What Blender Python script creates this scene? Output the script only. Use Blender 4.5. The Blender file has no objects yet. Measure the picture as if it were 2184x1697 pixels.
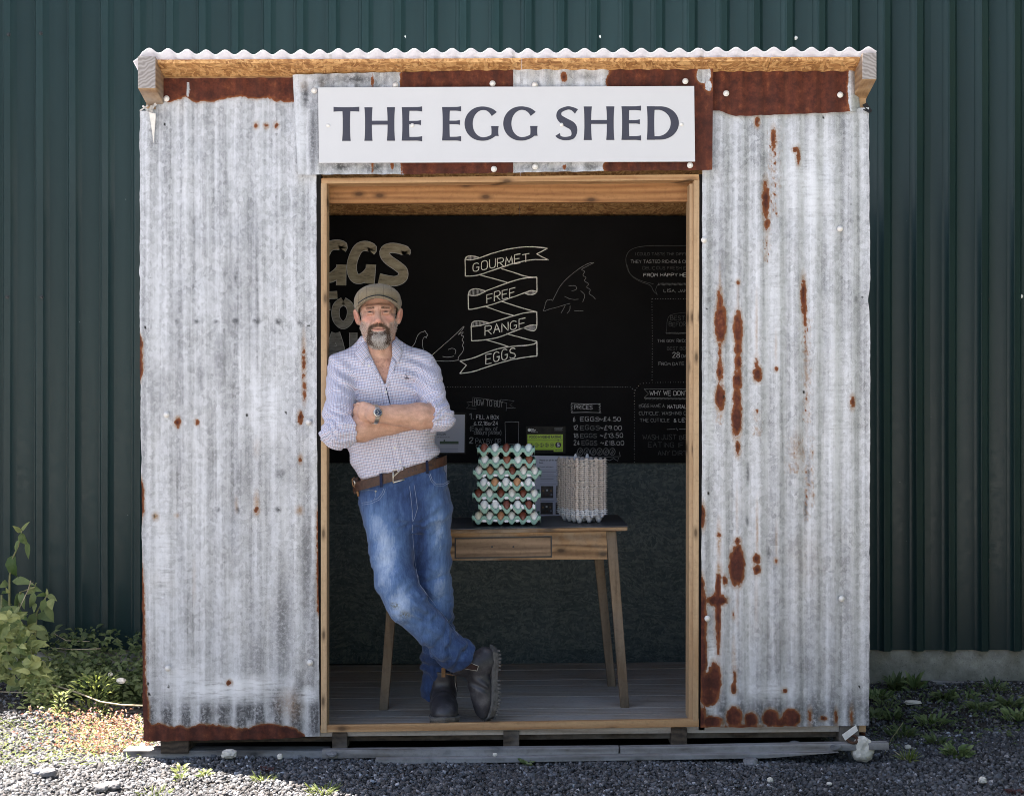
import bpy, bmesh, math, random
import numpy as np
from mathutils import Vector, Matrix, Euler

random.seed(7)
RNG = np.random.default_rng(11)
R = math.radians
SC = bpy.context.scene
COL = SC.collection

# ------------------------------------------------------------------ camera, sky, sun, exposure
CAM_D, CAM_H, FPX, CX, CY = 5.9, 1.366, 3032.0, 1091.5, 848.5
cam_data = bpy.data.cameras.new("camera")
cam_data.sensor_width = 36.0
cam_data.lens = 50.0
cam_data.clip_end = 400.0
cam = bpy.data.objects.new("camera", cam_data)
cam.location = (0, -CAM_D, CAM_H)
cam.rotation_euler = (R(90), 0, 0)
COL.objects.link(cam)
SC.camera = cam

SUN_EL, SUN_AZ = R(63), R(29)            # sun stands behind and to the left of the shed
to_sun = Vector((-math.cos(SUN_EL) * math.cos(SUN_AZ), math.cos(SUN_EL) * math.sin(SUN_AZ), math.sin(SUN_EL)))
world = bpy.data.worlds.new("World")
SC.world = world
world.use_nodes = True
wn = world.node_tree
sky = wn.nodes.new("ShaderNodeTexSky")
sky.sky_type = 'NISHITA'
sky.sun_disc = False
sky.sun_elevation = SUN_EL
sky.sun_rotation = math.atan2(to_sun.x, to_sun.y)
sky.air_density = 1.0
sky.dust_density = 2.0
sky.ozone_density = 0.6
bg = wn.nodes["Background"]
bg.inputs[1].default_value = 0.05
wn.links.new(sky.outputs[0], bg.inputs[0])
sun_data = bpy.data.lights.new("sun", 'SUN')
sun_data.energy = 5.0
sun_data.angle = R(0.5)
sun_data.color = (1.0, 0.95, 0.88)
sun = bpy.data.objects.new("sun", sun_data)
sun.rotation_euler = to_sun.to_track_quat('Z', 'Y').to_euler()
sun.location = (-3, 3, 8)
COL.objects.link(sun)

SC.view_settings.view_transform = 'Standard'
SC.view_settings.look = 'None'
SC.view_settings.exposure = 2.62
SC.view_settings.gamma = 1.0
SC.view_settings.use_curve_mapping = False
SC.view_settings.use_white_balance = True
SC.view_settings.white_balance_temperature = 6900
SC.view_settings.white_balance_tint = 12
SC.render.engine = 'CYCLES'
SC.cycles.use_denoising = True
SC.cycles.filter_width = 0.95
SC.cycles.max_bounces = 6
SC.cycles.diffuse_bounces = 4
SC.cycles.glossy_bounces = 3
SC.cycles.transparent_max_bounces = 6

# ------------------------------------------------------------------ helpers
def P(px, py, y=0.0):
    """point of the place seen at (px, py) of the photograph when it stands at depth y behind the shed front"""
    d = CAM_D + y
    return Vector(((px - CX) / FPX * d, y, CAM_H - (py - CY) / FPX * d))

def X(px, y=0.0): return (px - CX) / FPX * (CAM_D + y)
def Z(py, y=0.0): return CAM_H - (py - CY) / FPX * (CAM_D + y)

def tag(o, label=None, cat=None, group=None, kind=None):
    if label: o['label'] = label
    if cat: o['category'] = cat
    if group: o['group'] = group
    if kind: o['kind'] = kind
    return o

def empty(name, loc, label=None, cat=None, group=None, rz=0.0, kind=None):
    o = bpy.data.objects.new(name, None)
    o.location = loc
    o.rotation_euler = (0, 0, rz)
    o.empty_display_size = 0.1
    COL.objects.link(o)
    return tag(o, label, cat, group, kind)

def wmat(o):
    m = o.matrix_parent_inverse @ Matrix.LocRotScale(o.location, o.rotation_euler, o.scale)
    return (wmat(o.parent) @ m) if o.parent is not None else m

def link(name, me, parent=None, mat=None, keep=True):
    """link a mesh given in world space; with a parent it is kept where it stands"""
    o = bpy.data.objects.new(name, me)
    COL.objects.link(o)
    if mat is not None:
        me.materials.clear()
        me.materials.append(mat)
    if parent is not None:
        o.parent = parent
        if keep:
            M = wmat(parent)
            o.matrix_parent_inverse = M.inverted()
    return o

def np_mesh(name, V, F, smooth=False, attrs=None, cols=None):
    """mesh from numpy vertices and an (n,3) or (n,4) face array (or a list of such arrays)"""
    me = bpy.data.meshes.new(name)
    V = np.asarray(V, dtype=np.float32)
    Fs = F if isinstance(F, list) else [F]
    Fs = [np.asarray(f, dtype=np.int32) for f in Fs if len(f)]
    nl = sum(f.size for f in Fs)
    nf = sum(len(f) for f in Fs)
    me.vertices.add(len(V)); me.loops.add(nl); me.polygons.add(nf)
    me.vertices.foreach_set("co", V.ravel())
    me.loops.foreach_set("vertex_index", np.concatenate([f.ravel() for f in Fs]))
    starts, tot = [], 0
    for f in Fs:
        starts.append(tot + np.arange(len(f)) * f.shape[1]); tot += f.size
    me.polygons.foreach_set("loop_start", np.concatenate(starts).astype(np.int32))
    me.update(calc_edges=True)
    me.validate()
    if smooth:
        me.polygons.foreach_set("use_smooth", np.ones(len(me.polygons), dtype=bool))
    for k, a in (attrs or {}).items():
        at = me.attributes.new(k, 'FLOAT', 'POINT')
        at.data.foreach_set("value", np.asarray(a, dtype=np.float32).ravel())
    for k, a in (cols or {}).items():
        at = me.attributes.new(k, 'FLOAT_COLOR', 'POINT')
        a = np.asarray(a, dtype=np.float32)
        if a.shape[1] == 3: a = np.concatenate([a, np.ones((len(a), 1), np.float32)], 1)
        at.data.foreach_set("color", a.ravel())
    return me

class MB:
    """collects simple shapes into one mesh"""
    def __init__(s): s.v, s.f = [], []
    def add(s, vs, fs):
        n = len(s.v)
        s.v += [tuple(v) for v in vs]
        s.f += [tuple(i + n for i in f) for f in fs]
        return s
    def hexa(s, p):
        """8 corners: bottom ring 0-3, top ring 4-7"""
        return s.add(p, [(3, 2, 1, 0), (4, 5, 6, 7), (0, 1, 5, 4), (1, 2, 6, 5), (2, 3, 7, 6), (3, 0, 4, 7)])
    def box(s, a, b):
        x0, y0, z0 = a; x1, y1, z1 = b
        return s.hexa([(x0, y0, z0), (x1, y0, z0), (x1, y1, z0), (x0, y1, z0), (x0, y0, z1), (x1, y0, z1), (x1, y1, z1), (x0, y1, z1)])
    def bar(s, a, b, w, h, up=(0, 0, 1)):
        """bar of width w and height h from a to b"""
        a, b = Vector(a), Vector(b)
        d = (b - a).normalized(); u = Vector(up)
        r = d.cross(u)
        if r.length < 1e-4: r = d.cross(Vector((1, 0, 0)))
        r.normalize(); u = r.cross(d)
        c = []
        for q in (a, b):
            c.append([q - r * w / 2 - u * h / 2, q + r * w / 2 - u * h / 2, q + r * w / 2 + u * h / 2, q - r * w / 2 + u * h / 2])
        return s.hexa(c[0] + c[1])
    def quad3(s, px4, y0, y1):
        """prism over a four-cornered outline given in photo coordinates (clockwise from top left), between depths y0 and y1"""
        q = [P(a, b, y0) for a, b in px4]
        f = [(v.x, y0, v.z) for v in q]; k = [(v.x, y1, v.z) for v in q]
        return s.hexa([f[3], f[2], k[2], k[3], f[0], f[1], k[1], k[0]])
    def tube(s, pts, r, n=6, cap=True):
        pts = [Vector(p) for p in pts]
        rs = r if isinstance(r, (list, tuple)) else [r] * len(pts)
        rings = []
        up = Vector((0.31, 0.2, 0.93))
        for i, p in enumerate(pts):
            d = (pts[min(i + 1, len(pts) - 1)] - pts[max(i - 1, 0)])
            if d.length < 1e-9: d = Vector((0, 0, 1))
            d.normalize()
            a = d.cross(up)
            if a.length < 1e-3: a = d.cross(Vector((1, 0, 0)))
            a.normalize(); b = d.cross(a)
            up = a.cross(d) if False else up
            rings.append([p + (a * math.cos(2 * math.pi * k / n) + b * math.sin(2 * math.pi * k / n)) * rs[i] for k in range(n)])
        base = len(s.v)
        for rg in rings: s.v += [tuple(v) for v in rg]
        for i in range(len(rings) - 1):
            for k in range(n):
                a0 = base + i * n + k; a1 = base + i * n + (k + 1) % n
                s.f.append((a0, a1, a1 + n, a0 + n))
        if cap:
            s.f.append(tuple(base + k for k in reversed(range(n))))
            s.f.append(tuple(base + (len(rings) - 1) * n + k for k in range(n)))
        return s
    def lathe(s, c, axis, prof, n=12):
        """surface of revolution: prof = [(offset along axis, radius)]"""
        c = Vector(c); ax = Vector(axis).normalized()
        a = ax.cross(Vector((0, 0, 1)))
        if a.length < 1e-3: a = ax.cross(Vector((1, 0, 0)))
        a.normalize(); b = ax.cross(a)
        base = len(s.v)
        for t, r in prof:
            for k in range(n):
                an = 2 * math.pi * k / n
                s.v.append(tuple(c + ax * t + (a * math.cos(an) + b * math.sin(an)) * r))
        for i in range(len(prof) - 1):
            for k in range(n):
                a0 = base + i * n + k; a1 = base + i * n + (k + 1) % n
                s.f.append((a0, a1, a1 + n, a0 + n))
        s.f.append(tuple(base + k for k in reversed(range(n))))
        s.f.append(tuple(base + (len(prof) - 1) * n + k for k in range(n)))
        return s
    def mesh(s, name, smooth=False):
        me = bpy.data.meshes.new(name)
        me.from_pydata(s.v, [], s.f)
        bm = bmesh.new(); bm.from_mesh(me)
        bmesh.ops.recalc_face_normals(bm, faces=bm.faces)
        bm.to_mesh(me); bm.free()
        if smooth:
            for p in me.polygons: p.use_smooth = True
        me.update()
        return me
    def build(s, name, mat, parent=None, smooth=False, bevel=0.0):
        me = s.mesh(name, smooth)
        if bevel:
            bm = bmesh.new(); bm.from_mesh(me)
            bmesh.ops.bevel(bm, geom=list(bm.edges), offset=bevel, segments=2, affect='EDGES', profile=0.6)
            bm.to_mesh(me); bm.free()
        return link(name, me, parent, mat)

# ---- value noise for numpy work
_LAT = RNG.random((33, 33, 33)).astype(np.float32)
def vnoise(x, y, z):
    """smooth value noise in -1..1, period 32"""
    x, y, z = np.broadcast_arrays(x, y, z)
    xi, yi, zi = np.floor(x), np.floor(y), np.floor(z)
    fx, fy, fz = (x - xi).astype(np.float32), (y - yi).astype(np.float32), (z - zi).astype(np.float32)
    xi, yi, zi = xi.astype(np.int32) & 31, yi.astype(np.int32) & 31, zi.astype(np.int32) & 31
    fx, fy, fz = [t * t * (3 - 2 * t) for t in (fx, fy, fz)]
    L = _LAT
    x1, y1, z1 = (xi + 1) & 31, (yi + 1) & 31, (zi + 1) & 31
    a = L[xi, yi, zi] * (1 - fx) + L[x1, yi, zi] * fx
    b = L[xi, y1, zi] * (1 - fx) + L[x1, y1, zi] * fx
    c = L[xi, yi, z1] * (1 - fx) + L[x1, yi, z1] * fx
    d = L[xi, y1, z1] * (1 - fx) + L[x1, y1, z1] * fx
    return ((a * (1 - fy) + b * fy) * (1 - fz) + (c * (1 - fy) + d * fy) * fz) * 2 - 1

def fbm(x, y, z, o=3):
    s, a, t = 0, 1.0, 0
    for i in range(o):
        s = s + a * vnoise(x * 2 ** i + 5.2 * i, y * 2 ** i + 1.7 * i, z * 2 ** i + 9.1 * i); t += a; a *= 0.5
    return s / t

# ------------------------------------------------------------------ material helpers
class NT:
    def __init__(s, name):
        s.m = bpy.data.materials.new(name)
        s.m.use_nodes = True
        s.t = s.m.node_tree
        s.b = s.t.nodes["Principled BSDF"]
        s._o = None
    def n(s, typ, ins=None, **props):
        nd = s.t.nodes.new("ShaderNode" + typ)
        for k, v in props.items(): setattr(nd, k, v)
        for k, v in (ins or {}).items(): s.set(nd.inputs[k], v)
        return nd
    def set(s, sock, v):
        if isinstance(v, bpy.types.NodeSocket): s.t.links.new(v, sock)
        elif isinstance(v, bpy.types.Node): s.t.links.new(v.outputs[0], sock)
        else:
            if sock.type == 'RGBA' and len(v) == 3: v = (*v, 1)
            sock.default_value = v
    def obj(s):
        if s._o is None: s._o = s.n("TexCoord").outputs["Object"]
        return s._o
    def uv(s): return s.n("TexCoord").outputs["UV"]
    def map(s, vec=None, scale=(1, 1, 1), rot=(0, 0, 0), loc=(0, 0, 0)):
        return s.n("Mapping", {"Vector": vec if vec is not None else s.obj(), "Scale": scale, "Rotation": rot, "Location": loc}).outputs[0]
    def noise(s, scale, detail=3, rough=0.55, vec=None, dist=0.0):
        return s.n("TexNoise", {"Vector": vec if vec is not None else s.obj(), "Scale": scale, "Detail": detail, "Roughness": rough, "Distortion": dist}).outputs[0]
    def voro(s, scale, vec=None, feature='F1', out="Distance"):
        return s.n("TexVoronoi", {"Vector": vec if vec is not None else s.obj(), "Scale": scale}, feature=feature).outputs[out]
    def attr(s, name, out="Fac"):
        return s.n("Attribute", attribute_name=name).outputs[out]
    def ramp(s, fac, stops, interp='LINEAR'):
        nd = s.n("ValToRGB", {"Fac": fac})
        cr = nd.color_ramp; cr.interpolation = interp
        while len(cr.elements) < len(stops): cr.elements.new(0.5)
        for e, (p, c) in zip(cr.elements, stops):
            e.position = p
            e.color = (c, c, c, 1) if isinstance(c, (int, float)) else (*c[:3], 1)
        return nd.outputs[0]
    def mix(s, fac, a, b, blend='MIX'):
        nd = s.n("Mix", data_type='RGBA', blend_type=blend)
        s.set(nd.inputs[0], fac); s.set(nd.inputs[6], a); s.set(nd.inputs[7], b)
        return nd.outputs[2]
    def math(s, op, a, b=0.0, c=0.0, clamp=False):
        nd = s.n("Math", operation=op, use_clamp=clamp)
        s.set(nd.inputs[0], a); s.set(nd.inputs[1], b); s.set(nd.inputs[2], c)
        return nd.outputs[0]
    def bump(s, h, strength=0.3, dist=0.01):
        return s.n("Bump", {"Height": h, "Strength": strength, "Distance": dist}).outputs[0]
    def out(s, color=None, rough=None, metal=None, normal=None, spec=None, **kw):
        for k, v in (("Base Color", color), ("Roughness", rough), ("Metallic", metal), ("Normal", normal), ("Specular IOR Level", spec)):
            if v is not None: s.set(s.b.inputs[k], v)
        for k, v in kw.items(): s.set(s.b.inputs[k.replace("_", " ")], v)
        return s.m

def plain(name, col, rough=0.6, metal=0.0, var=0.12, scale=30, bump=0.0, **kw):
    t = NT(name)
    n = t.noise(scale, 4, 0.6)
    c = t.mix(t.ramp(n, [(0.3, 0.0), (0.7, 1.0)]), tuple(x * (1 - var) for x in col), tuple(min(1, x * (1 + var)) for x in col))
    return t.out(c, rough, metal, t.bump(n, bump, 0.003) if bump else None, **kw)

def wood(name, light, dark, axis='X', scale=1.0, knots=True, rough=0.65, grey=None, greyamt=0.0):
    t = NT(name)
    st = {'X': (1.2, 14, 14), 'Y': (14, 1.2, 14), 'Z': (14, 14, 1.2)}[axis]
    rnd = t.n("ObjectInfo").outputs["Random"]
    off = t.n("CombineXYZ", {0: t.math('MULTIPLY', rnd, 13.0), 1: t.math('MULTIPLY', rnd, 7.0), 2: t.math('MULTIPLY', rnd, 5.0)})
    v0 = t.n("VectorMath", {0: t.obj(), 1: off.outputs[0]}, operation='ADD').outputs[0]
    v = t.map(v0, tuple(q * scale for q in st))
    warp = t.noise(1.3, 2, 0.5, v0)
    n1 = t.noise(2.2, 5, 0.6, v, 1.6)
    rings = t.n("TexWave", {"Vector": t.map(v0, tuple(q * scale * 0.32 for q in st)), "Scale": 3.0, "Distortion": 5.0, "Detail": 2.0, "Detail Scale": 1.2}, wave_type='RINGS').outputs[1]
    fine = t.noise(9.0, 3, 0.7, v)
    f = t.math('ADD', t.math('MULTIPLY', n1, 0.55), t.math('MULTIPLY', rings, 0.3))
    f = t.math('ADD', f, t.math('MULTIPLY', fine, 0.2))
    c = t.mix(t.ramp(f, [(0.28, 0.0), (0.8, 1.0)]), dark, light)
    if knots:
        sp = t.n("SeparateXYZ", {0: v0}).outputs
        kx = t.math('ADD', t.math('MULTIPLY', sp[0], 0.5 if axis == 'X' else 1.4), t.math('MULTIPLY', sp[1], 0.3))
        kv = t.n("CombineXYZ", {0: kx, 1: t.math('MULTIPLY', sp[2], 0.5 if axis == 'Z' else 1.0)})
        kn = t.n("TexVoronoi", {"Vector": kv, "Scale": 8.5}, feature='F1', voronoi_dimensions='2D').outputs["Distance"]
        c = t.mix(t.ramp(kn, [(0.045, 0.85), (0.09, 0.40), (0.17, 0.0)]), c, tuple(x * 0.22 for x in dark))
    if grey:
        c = t.mix(t.ramp(t.noise(3.5, 4, 0.65, v0), [(0.5 - greyamt / 2, 0.0), (0.75, 1.0)]), c, grey)
    c = t.mix(t.ramp(t.noise(60, 2, 0.7, v0), [(0.25, 0.25), (0.5, 0.0)]), c, tuple(x * 0.4 for x in dark))
    return t.out(c, rough, 0, t.bump(f, 0.35, 0.004), 0.3)
# ------------------------------------------------------------------ materials of the place
def galv(name, base=(0.50, 0.513, 0.543), rusty=False):
    t = NT(name)
    o = t.obj()
    sp = t.voro(t.math('ADD', 75.0, 0.0), t.map(o, (1, 1, .8)), out="Color")
    spv = t.n("SeparateColor", {0: sp}).outputs[0]
    mott = t.noise(9, 5, 0.62)
    streak = t.noise(1.0, 4, 0.6, t.map(o, (42, 42, 1.0)))
    wide = t.noise(1.0, 3, 0.55, t.map(o, (9, 9, 0.7), loc=(3, 0, 1)))
    speck = t.noise(210, 3, 0.8)
    f = t.math('ADD', t.math('MULTIPLY', mott, 0.52), t.math('MULTIPLY', streak, 1.05))
    f = t.math('ADD', f, t.math('MULTIPLY', wide, 0.30))
    f = t.math('ADD', f, t.math('MULTIPLY', spv, 0.22))
    f = t.math('ADD', f, t.math('MULTIPLY', speck, 0.70))
    c = t.ramp(f, [(0.70, tuple(x * 0.42 for x in base)), (1.12, tuple(x * 0.80 for x in base)), (1.40, tuple(x * 1.05 for x in base)), (1.75, tuple(min(1, x * 1.32) for x in base))])
    # ramp only takes 0..1: rescale
    f2 = t.math('MULTIPLY_ADD', f, 0.98, -0.87)
    c = t.ramp(f2, [(0.12, tuple(x * 0.36 for x in base)), (0.40, tuple(x * 0.76 for x in base)), (0.62, tuple(x * 1.05 for x in base)), (0.95, tuple(min(1, x * 1.30) for x in base))])
    c = t.mix(t.math('MULTIPLY', t.math('MULTIPLY', t.attr("dark"), 1.25, 0, True), t.ramp(t.noise(75, 4, 0.7), [(0.30, 0.2), (0.55, 1.0)])), c, (0.085, 0.088, 0.098))
    c = t.mix(t.math('MULTIPLY', t.attr("white"), t.ramp(t.noise(1.0, 4, 0.7, t.map(o, (12, 12, 90))), [(0.30, 0.0), (0.52, 1.0)])), c, (0.74, 0.76, 0.80))
    c = t.mix(t.math('MULTIPLY', t.attr("stain"), t.ramp(t.noise(90, 3, 0.7), [(0.3, 0.35), (0.6, 1.0)])), c, (0.27, 0.145, 0.05))
    rn = t.noise(95, 4, 0.75)
    rf = t.math('ADD', t.attr("rust"), t.math('MULTIPLY_ADD', rn, 7.0, -3.5))
    rmask = t.ramp(t.math('MULTIPLY_ADD', rf, 0.25, 0.5, True), [(0.35, 0.0), (0.62, 1.0)])
    rim = t.ramp(t.math('MULTIPLY_ADD', rf, 0.09, 0.4, True), [(0.4, 0.0), (0.85, 1.0)])
    rcol = t.ramp(t.noise(26, 6, 0.72), [(0.28, (0.030, 0.010, 0.008)), (0.42, (0.066, 0.016, 0.010)), (0.58, (0.125, 0.032, 0.016)), (0.78, (0.27, 0.090, 0.036))])
    vst = t.noise(1.0, 4, 0.65, t.map(o, (30, 30, 2.0), loc=(1, 5, 0)))
    rcol = t.mix(t.ramp(vst, [(0.40, 0.0), (0.66, 0.65)]), rcol, (0.045, 0.014, 0.010))
    rcol = t.mix(rim, t.mix(0.62, rcol, (0.30, 0.105, 0.032)), rcol)
    c = t.mix(rmask, c, rcol)
    c = t.mix(t.math('MULTIPLY', t.attr("hole"), 1.0), c, (0.006, 0.006, 0.006))
    rough = t.mix(rmask, t.ramp(mott, [(0.3, 0.42), (0.7, 0.58)]), (0.9, 0.9, 0.9))
    metal = t.mix(rmask, (0.30, 0.30, 0.30), (0, 0, 0))
    h = t.math('ADD', t.math('MULTIPLY', t.noise(220, 3, 0.7), 0.25), t.math('MULTIPLY', rmask, t.math('MULTIPLY_ADD', t.noise(70, 4, 0.7), 0.9, 0.35)))
    return t.out(c, rough, metal, t.bump(h, 0.5, 0.0022), 0.4)

M_GALV = galv("galvanised_steel")
M_DARKGAP = plain("near_black", (0.012, 0.011, 0.011), 0.8)
M_PINE = wood("pine", (0.54, 0.38, 0.235), (0.36, 0.225, 0.12), 'Z', knots=True)
M_PINEX = wood("pine_beam", (0.52, 0.33, 0.175), (0.33, 0.17, 0.075), 'X', knots=True)
M_PINEEND = wood("weathered_beam", (0.46, 0.30, 0.17), (0.22, 0.12, 0.06), 'Y', knots=False, grey=(0.34, 0.30, 0.27), greyamt=0.05)
M_HEADER = wood("shaded_header_wood", (0.40, 0.205, 0.085), (0.22, 0.095, 0.035), 'X', knots=True)  # darker than the other pine: shade of the recess put into the colour
M_FLOOR = wood("floor_planks", (0.52, 0.455, 0.39), (0.27, 0.225, 0.18), 'X', knots=False, rough=0.8, grey=(0.40, 0.385, 0.37), greyamt=0.15)
M_SKID = wood("weathered_skid", (0.29, 0.275, 0.265), (0.10, 0.088, 0.08), 'X', knots=True, rough=0.85, grey=(0.33, 0.335, 0.35), greyamt=0.3)
def barge():
    m = M_PINEEND.copy(); m.name = "barge_wood"
    nt = m.node_tree; bs = nt.nodes["Principled BSDF"]
    src = bs.inputs["Base Color"].links[0].from_socket
    g = nt.nodes.new("ShaderNodeNewGeometry"); sx = nt.nodes.new("ShaderNodeSeparateXYZ"); nt.links.new(g.outputs["Normal"], sx.inputs[0])
    lt = nt.nodes.new("ShaderNodeMath"); lt.operation = 'LESS_THAN'; lt.inputs[1].default_value = -0.85; nt.links.new(sx.outputs[1], lt.inputs[0])
    tc = nt.nodes.new("ShaderNodeTexCoord"); nz = nt.nodes.new("ShaderNodeTexWave"); nz.wave_type = 'RINGS'; nz.rings_direction = 'Y'; nz.inputs["Scale"].default_value = 22; nz.inputs["Distortion"].default_value = 9
    nt.links.new(tc.outputs["Object"], nz.inputs[0])
    cr = nt.nodes.new("ShaderNodeValToRGB"); cr.color_ramp.elements[0].color = (.23, .205, .195, 1); cr.color_ramp.elements[1].color = (.36, .335, .325, 1); nt.links.new(nz.outputs[1], cr.inputs[0])
    mx = nt.nodes.new("ShaderNodeMix"); mx.data_type = 'RGBA'
    nt.links.new(lt.outputs[0], mx.inputs[0]); nt.links.new(src, mx.inputs[6]); nt.links.new(cr.outputs[0], mx.inputs[7]); nt.links.new(mx.outputs[2], bs.inputs["Base Color"])
    return m
M_BARGE = barge()
M_BLOCK = wood("end_grain", (0.10, 0.075, 0.055), (0.03, 0.024, 0.02), 'Y', knots=False, rough=0.9, grey=(0.18, 0.165, 0.15), greyamt=0.1)

def osb(name, cols, rough=0.75, bump=0.5):
    t = NT(name)
    o = t.obj()
    c = None
    for i, (rot, sc) in enumerate((((0, 0, 0.3), (26, 26, 110)), ((0.5, 0.6, 1.3), (22, 105, 90)), ((1.0, 0.25, 2.2), (108, 24, 96)))):
        v = t.n("TexVoronoi", {"Vector": t.map(t.n("VectorMath", {0: o, 1: t.n("VectorMath", {0: t.n("TexNoise", {"Vector": o, "Scale": 5.0, "Detail": 2.0}).outputs[1], "Scale": 0.14}, operation='SCALE').outputs[0]}, operation='ADD').outputs[0], sc, rot), "Scale": 1.0}, feature='F1')
        vc = t.n("SeparateColor", {0: v.outputs[1]}).outputs
        col = t.ramp(vc[0], [(0.1, cols[0]), (0.5, cols[1]), (0.9, cols[2])])
        c = col if c is None else t.mix(t.ramp(vc[1], [(0.55, 0.0), (0.6, 0.85)], 'LINEAR'), c, col)
        hh = vc[2] if i == 0 else t.math('ADD', hh, vc[2])
    c = t.mix(t.ramp(t.noise(45, 4, 0.7), [(0.3, 0.55), (0.48, 0.0)]), c, tuple(x * 0.35 for x in cols[0]))
    return t.out(c, rough, 0, t.bump(hh, bump, 0.0025), 0.3)

M_OSB = osb("osb_board", ((0.30, 0.135, 0.05), (0.52, 0.27, 0.105), (0.70, 0.42, 0.19)))
M_OSBDARK = osb("osb_green_paint", ((0.052, 0.072, 0.073), (0.075, 0.096, 0.096), (0.125, 0.148, 0.138)), 0.6, 0.55)
M_CHALKBOARD = plain("chalkboard_paint", (0.0045, 0.0045, 0.0052), 0.7, var=0.25, scale=6, Specular_IOR_Level=0.12)
M_SIDE = plain("interior_board", (0.02, 0.02, 0.02), 0.8)

def roof_plastic():
    t = NT("white_roof_sheet")
    c = t.mix(t.ramp(t.noise(40, 4, 0.65), [(0.35, 0.0), (0.7, 1.0)]), (0.55, 0.555, 0.60), (0.70, 0.705, 0.74))
    t.out(c, 0.4, 0, None, 0.4)
    tr = t.n("BsdfTranslucent", {"Color": (0.72, 0.74, 0.82)})
    mx = t.n("MixShader", {0: 0.25, 1: t.b.outputs[0], 2: tr.outputs[0]})
    t.t.links.new(mx.outputs[0], t.t.nodes["Material Output"].inputs[0])
    return t.m
M_ROOF = roof_plastic()
M_CAP = plain("screw_cap", (0.72, 0.70, 0.67), 0.45, var=0.1, scale=60)

def clad():
    t = NT("green_cladding")
    o = t.obj()
    n = t.noise(1.0, 4, 0.6, t.map(o, (5, 5, 0.6)))
    sp = t.noise(420, 2, 0.8)
    base = t.mix(t.ramp(n, [(0.3, 0.0), (0.7, 1.0)]), (0.0085, 0.0250, 0.0255), (0.0128, 0.0335, 0.0345))
    base = t.mix(t.ramp(t.voro(7.0, t.map(o, (1, 1, 1.2))), [(0.012, 0.85), (0.02, 0.0)]), base, (0.30, 0.32, 0.31))
    rough = t.ramp(t.noise(30, 4, 0.6), [(0.3, 0.30), (0.7, 0.44)])
    return t.out(base, rough, 0, t.bump(sp, 0.05, 0.001), 0.30)
M_CLAD = clad()
def concrete():
    t = NT("concrete")
    n = t.noise(16, 6, 0.7)
    c = t.ramp(n, [(0.25, (0.20, 0.19, 0.17)), (0.5, (0.36, 0.345, 0.31)), (0.75, (0.52, 0.50, 0.45))])
    c = t.mix(t.ramp(t.voro(60), [(0.1, 0.5), (0.2, 0.0)]), c, (0.06, 0.058, 0.05))
    c = t.mix(t.ramp(t.noise(3, 4, 0.6), [(0.4, 0.0), (0.7, 0.6)]), c, (0.12, 0.12, 0.09))
    return t.out(c, 0.9, 0, t.bump(t.noise(55, 5, 0.7), 0.6, 0.006), 0.2)
M_CONC = concrete()
def soil():
    t = NT("dark_soil")
    n = t.noise(30, 6, 0.7)
    c = t.ramp(n, [(0.3, (0.012, 0.010, 0.009)), (0.55, (0.038, 0.034, 0.032)), (0.75, (0.075, 0.068, 0.066))])
    far = t.noise(0.5, 4, 0.6)
    c = t.mix(t.ramp(far, [(0.4, 0.0), (0.7, 0.35)]), c, (0.075, 0.07, 0.06))
    y = t.n("SeparateXYZ", {0: t.obj()}).outputs[1]
    yard = t.ramp(t.math('ADD', t.math('MULTIPLY', y, -0.5), t.math('MULTIPLY_ADD', n, 0.5, -1.25), True), [(0.25, 0.0), (0.6, 1.0)])  # unseen ground behind the camera, made pale to bounce light into the shed
    c = t.mix(yard, c, t.mix(t.noise(3, 5, 0.7), (0.30, 0.295, 0.29), (0.44, 0.435, 0.425)))
    return t.out(c, 0.95, 0, t.bump(t.noise(70, 5, 0.7), 0.8, 0.012), 0.2)
M_SOIL = soil()
def gravel_mat():
    t = NT("crushed_stone")
    c = t.attr("tint", "Color")
    n = t.noise(160, 4, 0.7)
    c = t.mix(1.0, c, t.ramp(n, [(0.3, 0.62), (0.7, 1.25)]), 'MULTIPLY')
    return t.out(c, 0.85, 0, t.bump(n, 0.35, 0.003), 0.3)
M_GRAVEL = gravel_mat()

# ------------------------------------------------------------------ ground
def gz(x, y):
    """height of the ground"""
    x = np.asarray(x, dtype=np.float32); y = np.asarray(y, dtype=np.float32)
    base = -0.133 - 0.022 * np.clip(y, 0, 1.6)
    base = base + 0.05 * np.clip((x - 1.62) / 0.5, 0, 1) * np.clip((y + 0.3) / 0.9, 0, 1) - 0.02 * np.clip((x - 1.3), 0, 1)
    base = base + 0.06 * np.clip((-1.6 - x) / 0.6, 0, 1) * np.clip((y - 0.1) / 0.8, 0, 1)
    inside = np.clip((np.abs(x) < 1.5) * 1.0, 0, 1) * np.clip((y - 0.02) / 0.1, 0, 1)
    return base + (0.016 * vnoise(x * 2.1, y * 2.1, 0.3) + 0.008 * vnoise(x * 7, y * 7, 3.3)) * (1 - 0.6 * inside) - 0.02 * inside

xs = np.concatenate([[-60, -20, -8, -4.5], np.arange(-3.4, 3.41, 0.03), [4.5, 8, 20, 60]])
ys = np.concatenate([[-70, -25, -9, -3.5], np.arange(-2.0, 1.75, 0.03), [2.2, 12, 60]])
gx, gy = np.meshgrid(xs, ys, indexing='ij')
V = np.stack([gx, gy, gz(gx, gy)], -1).reshape(-1, 3)
ny = len(ys)
ii, jj = np.meshgrid(np.arange(len(xs) - 1), np.arange(ny - 1), indexing='ij')
a = (ii * ny + jj).ravel()
ground = link("ground", np_mesh("ground", V, np.stack([a, a + ny, a + ny + 1, a + 1], 1), True), None, M_SOIL)
tag(ground, "dark gravelly ground in front of and around the shed", kind="structure")

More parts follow.
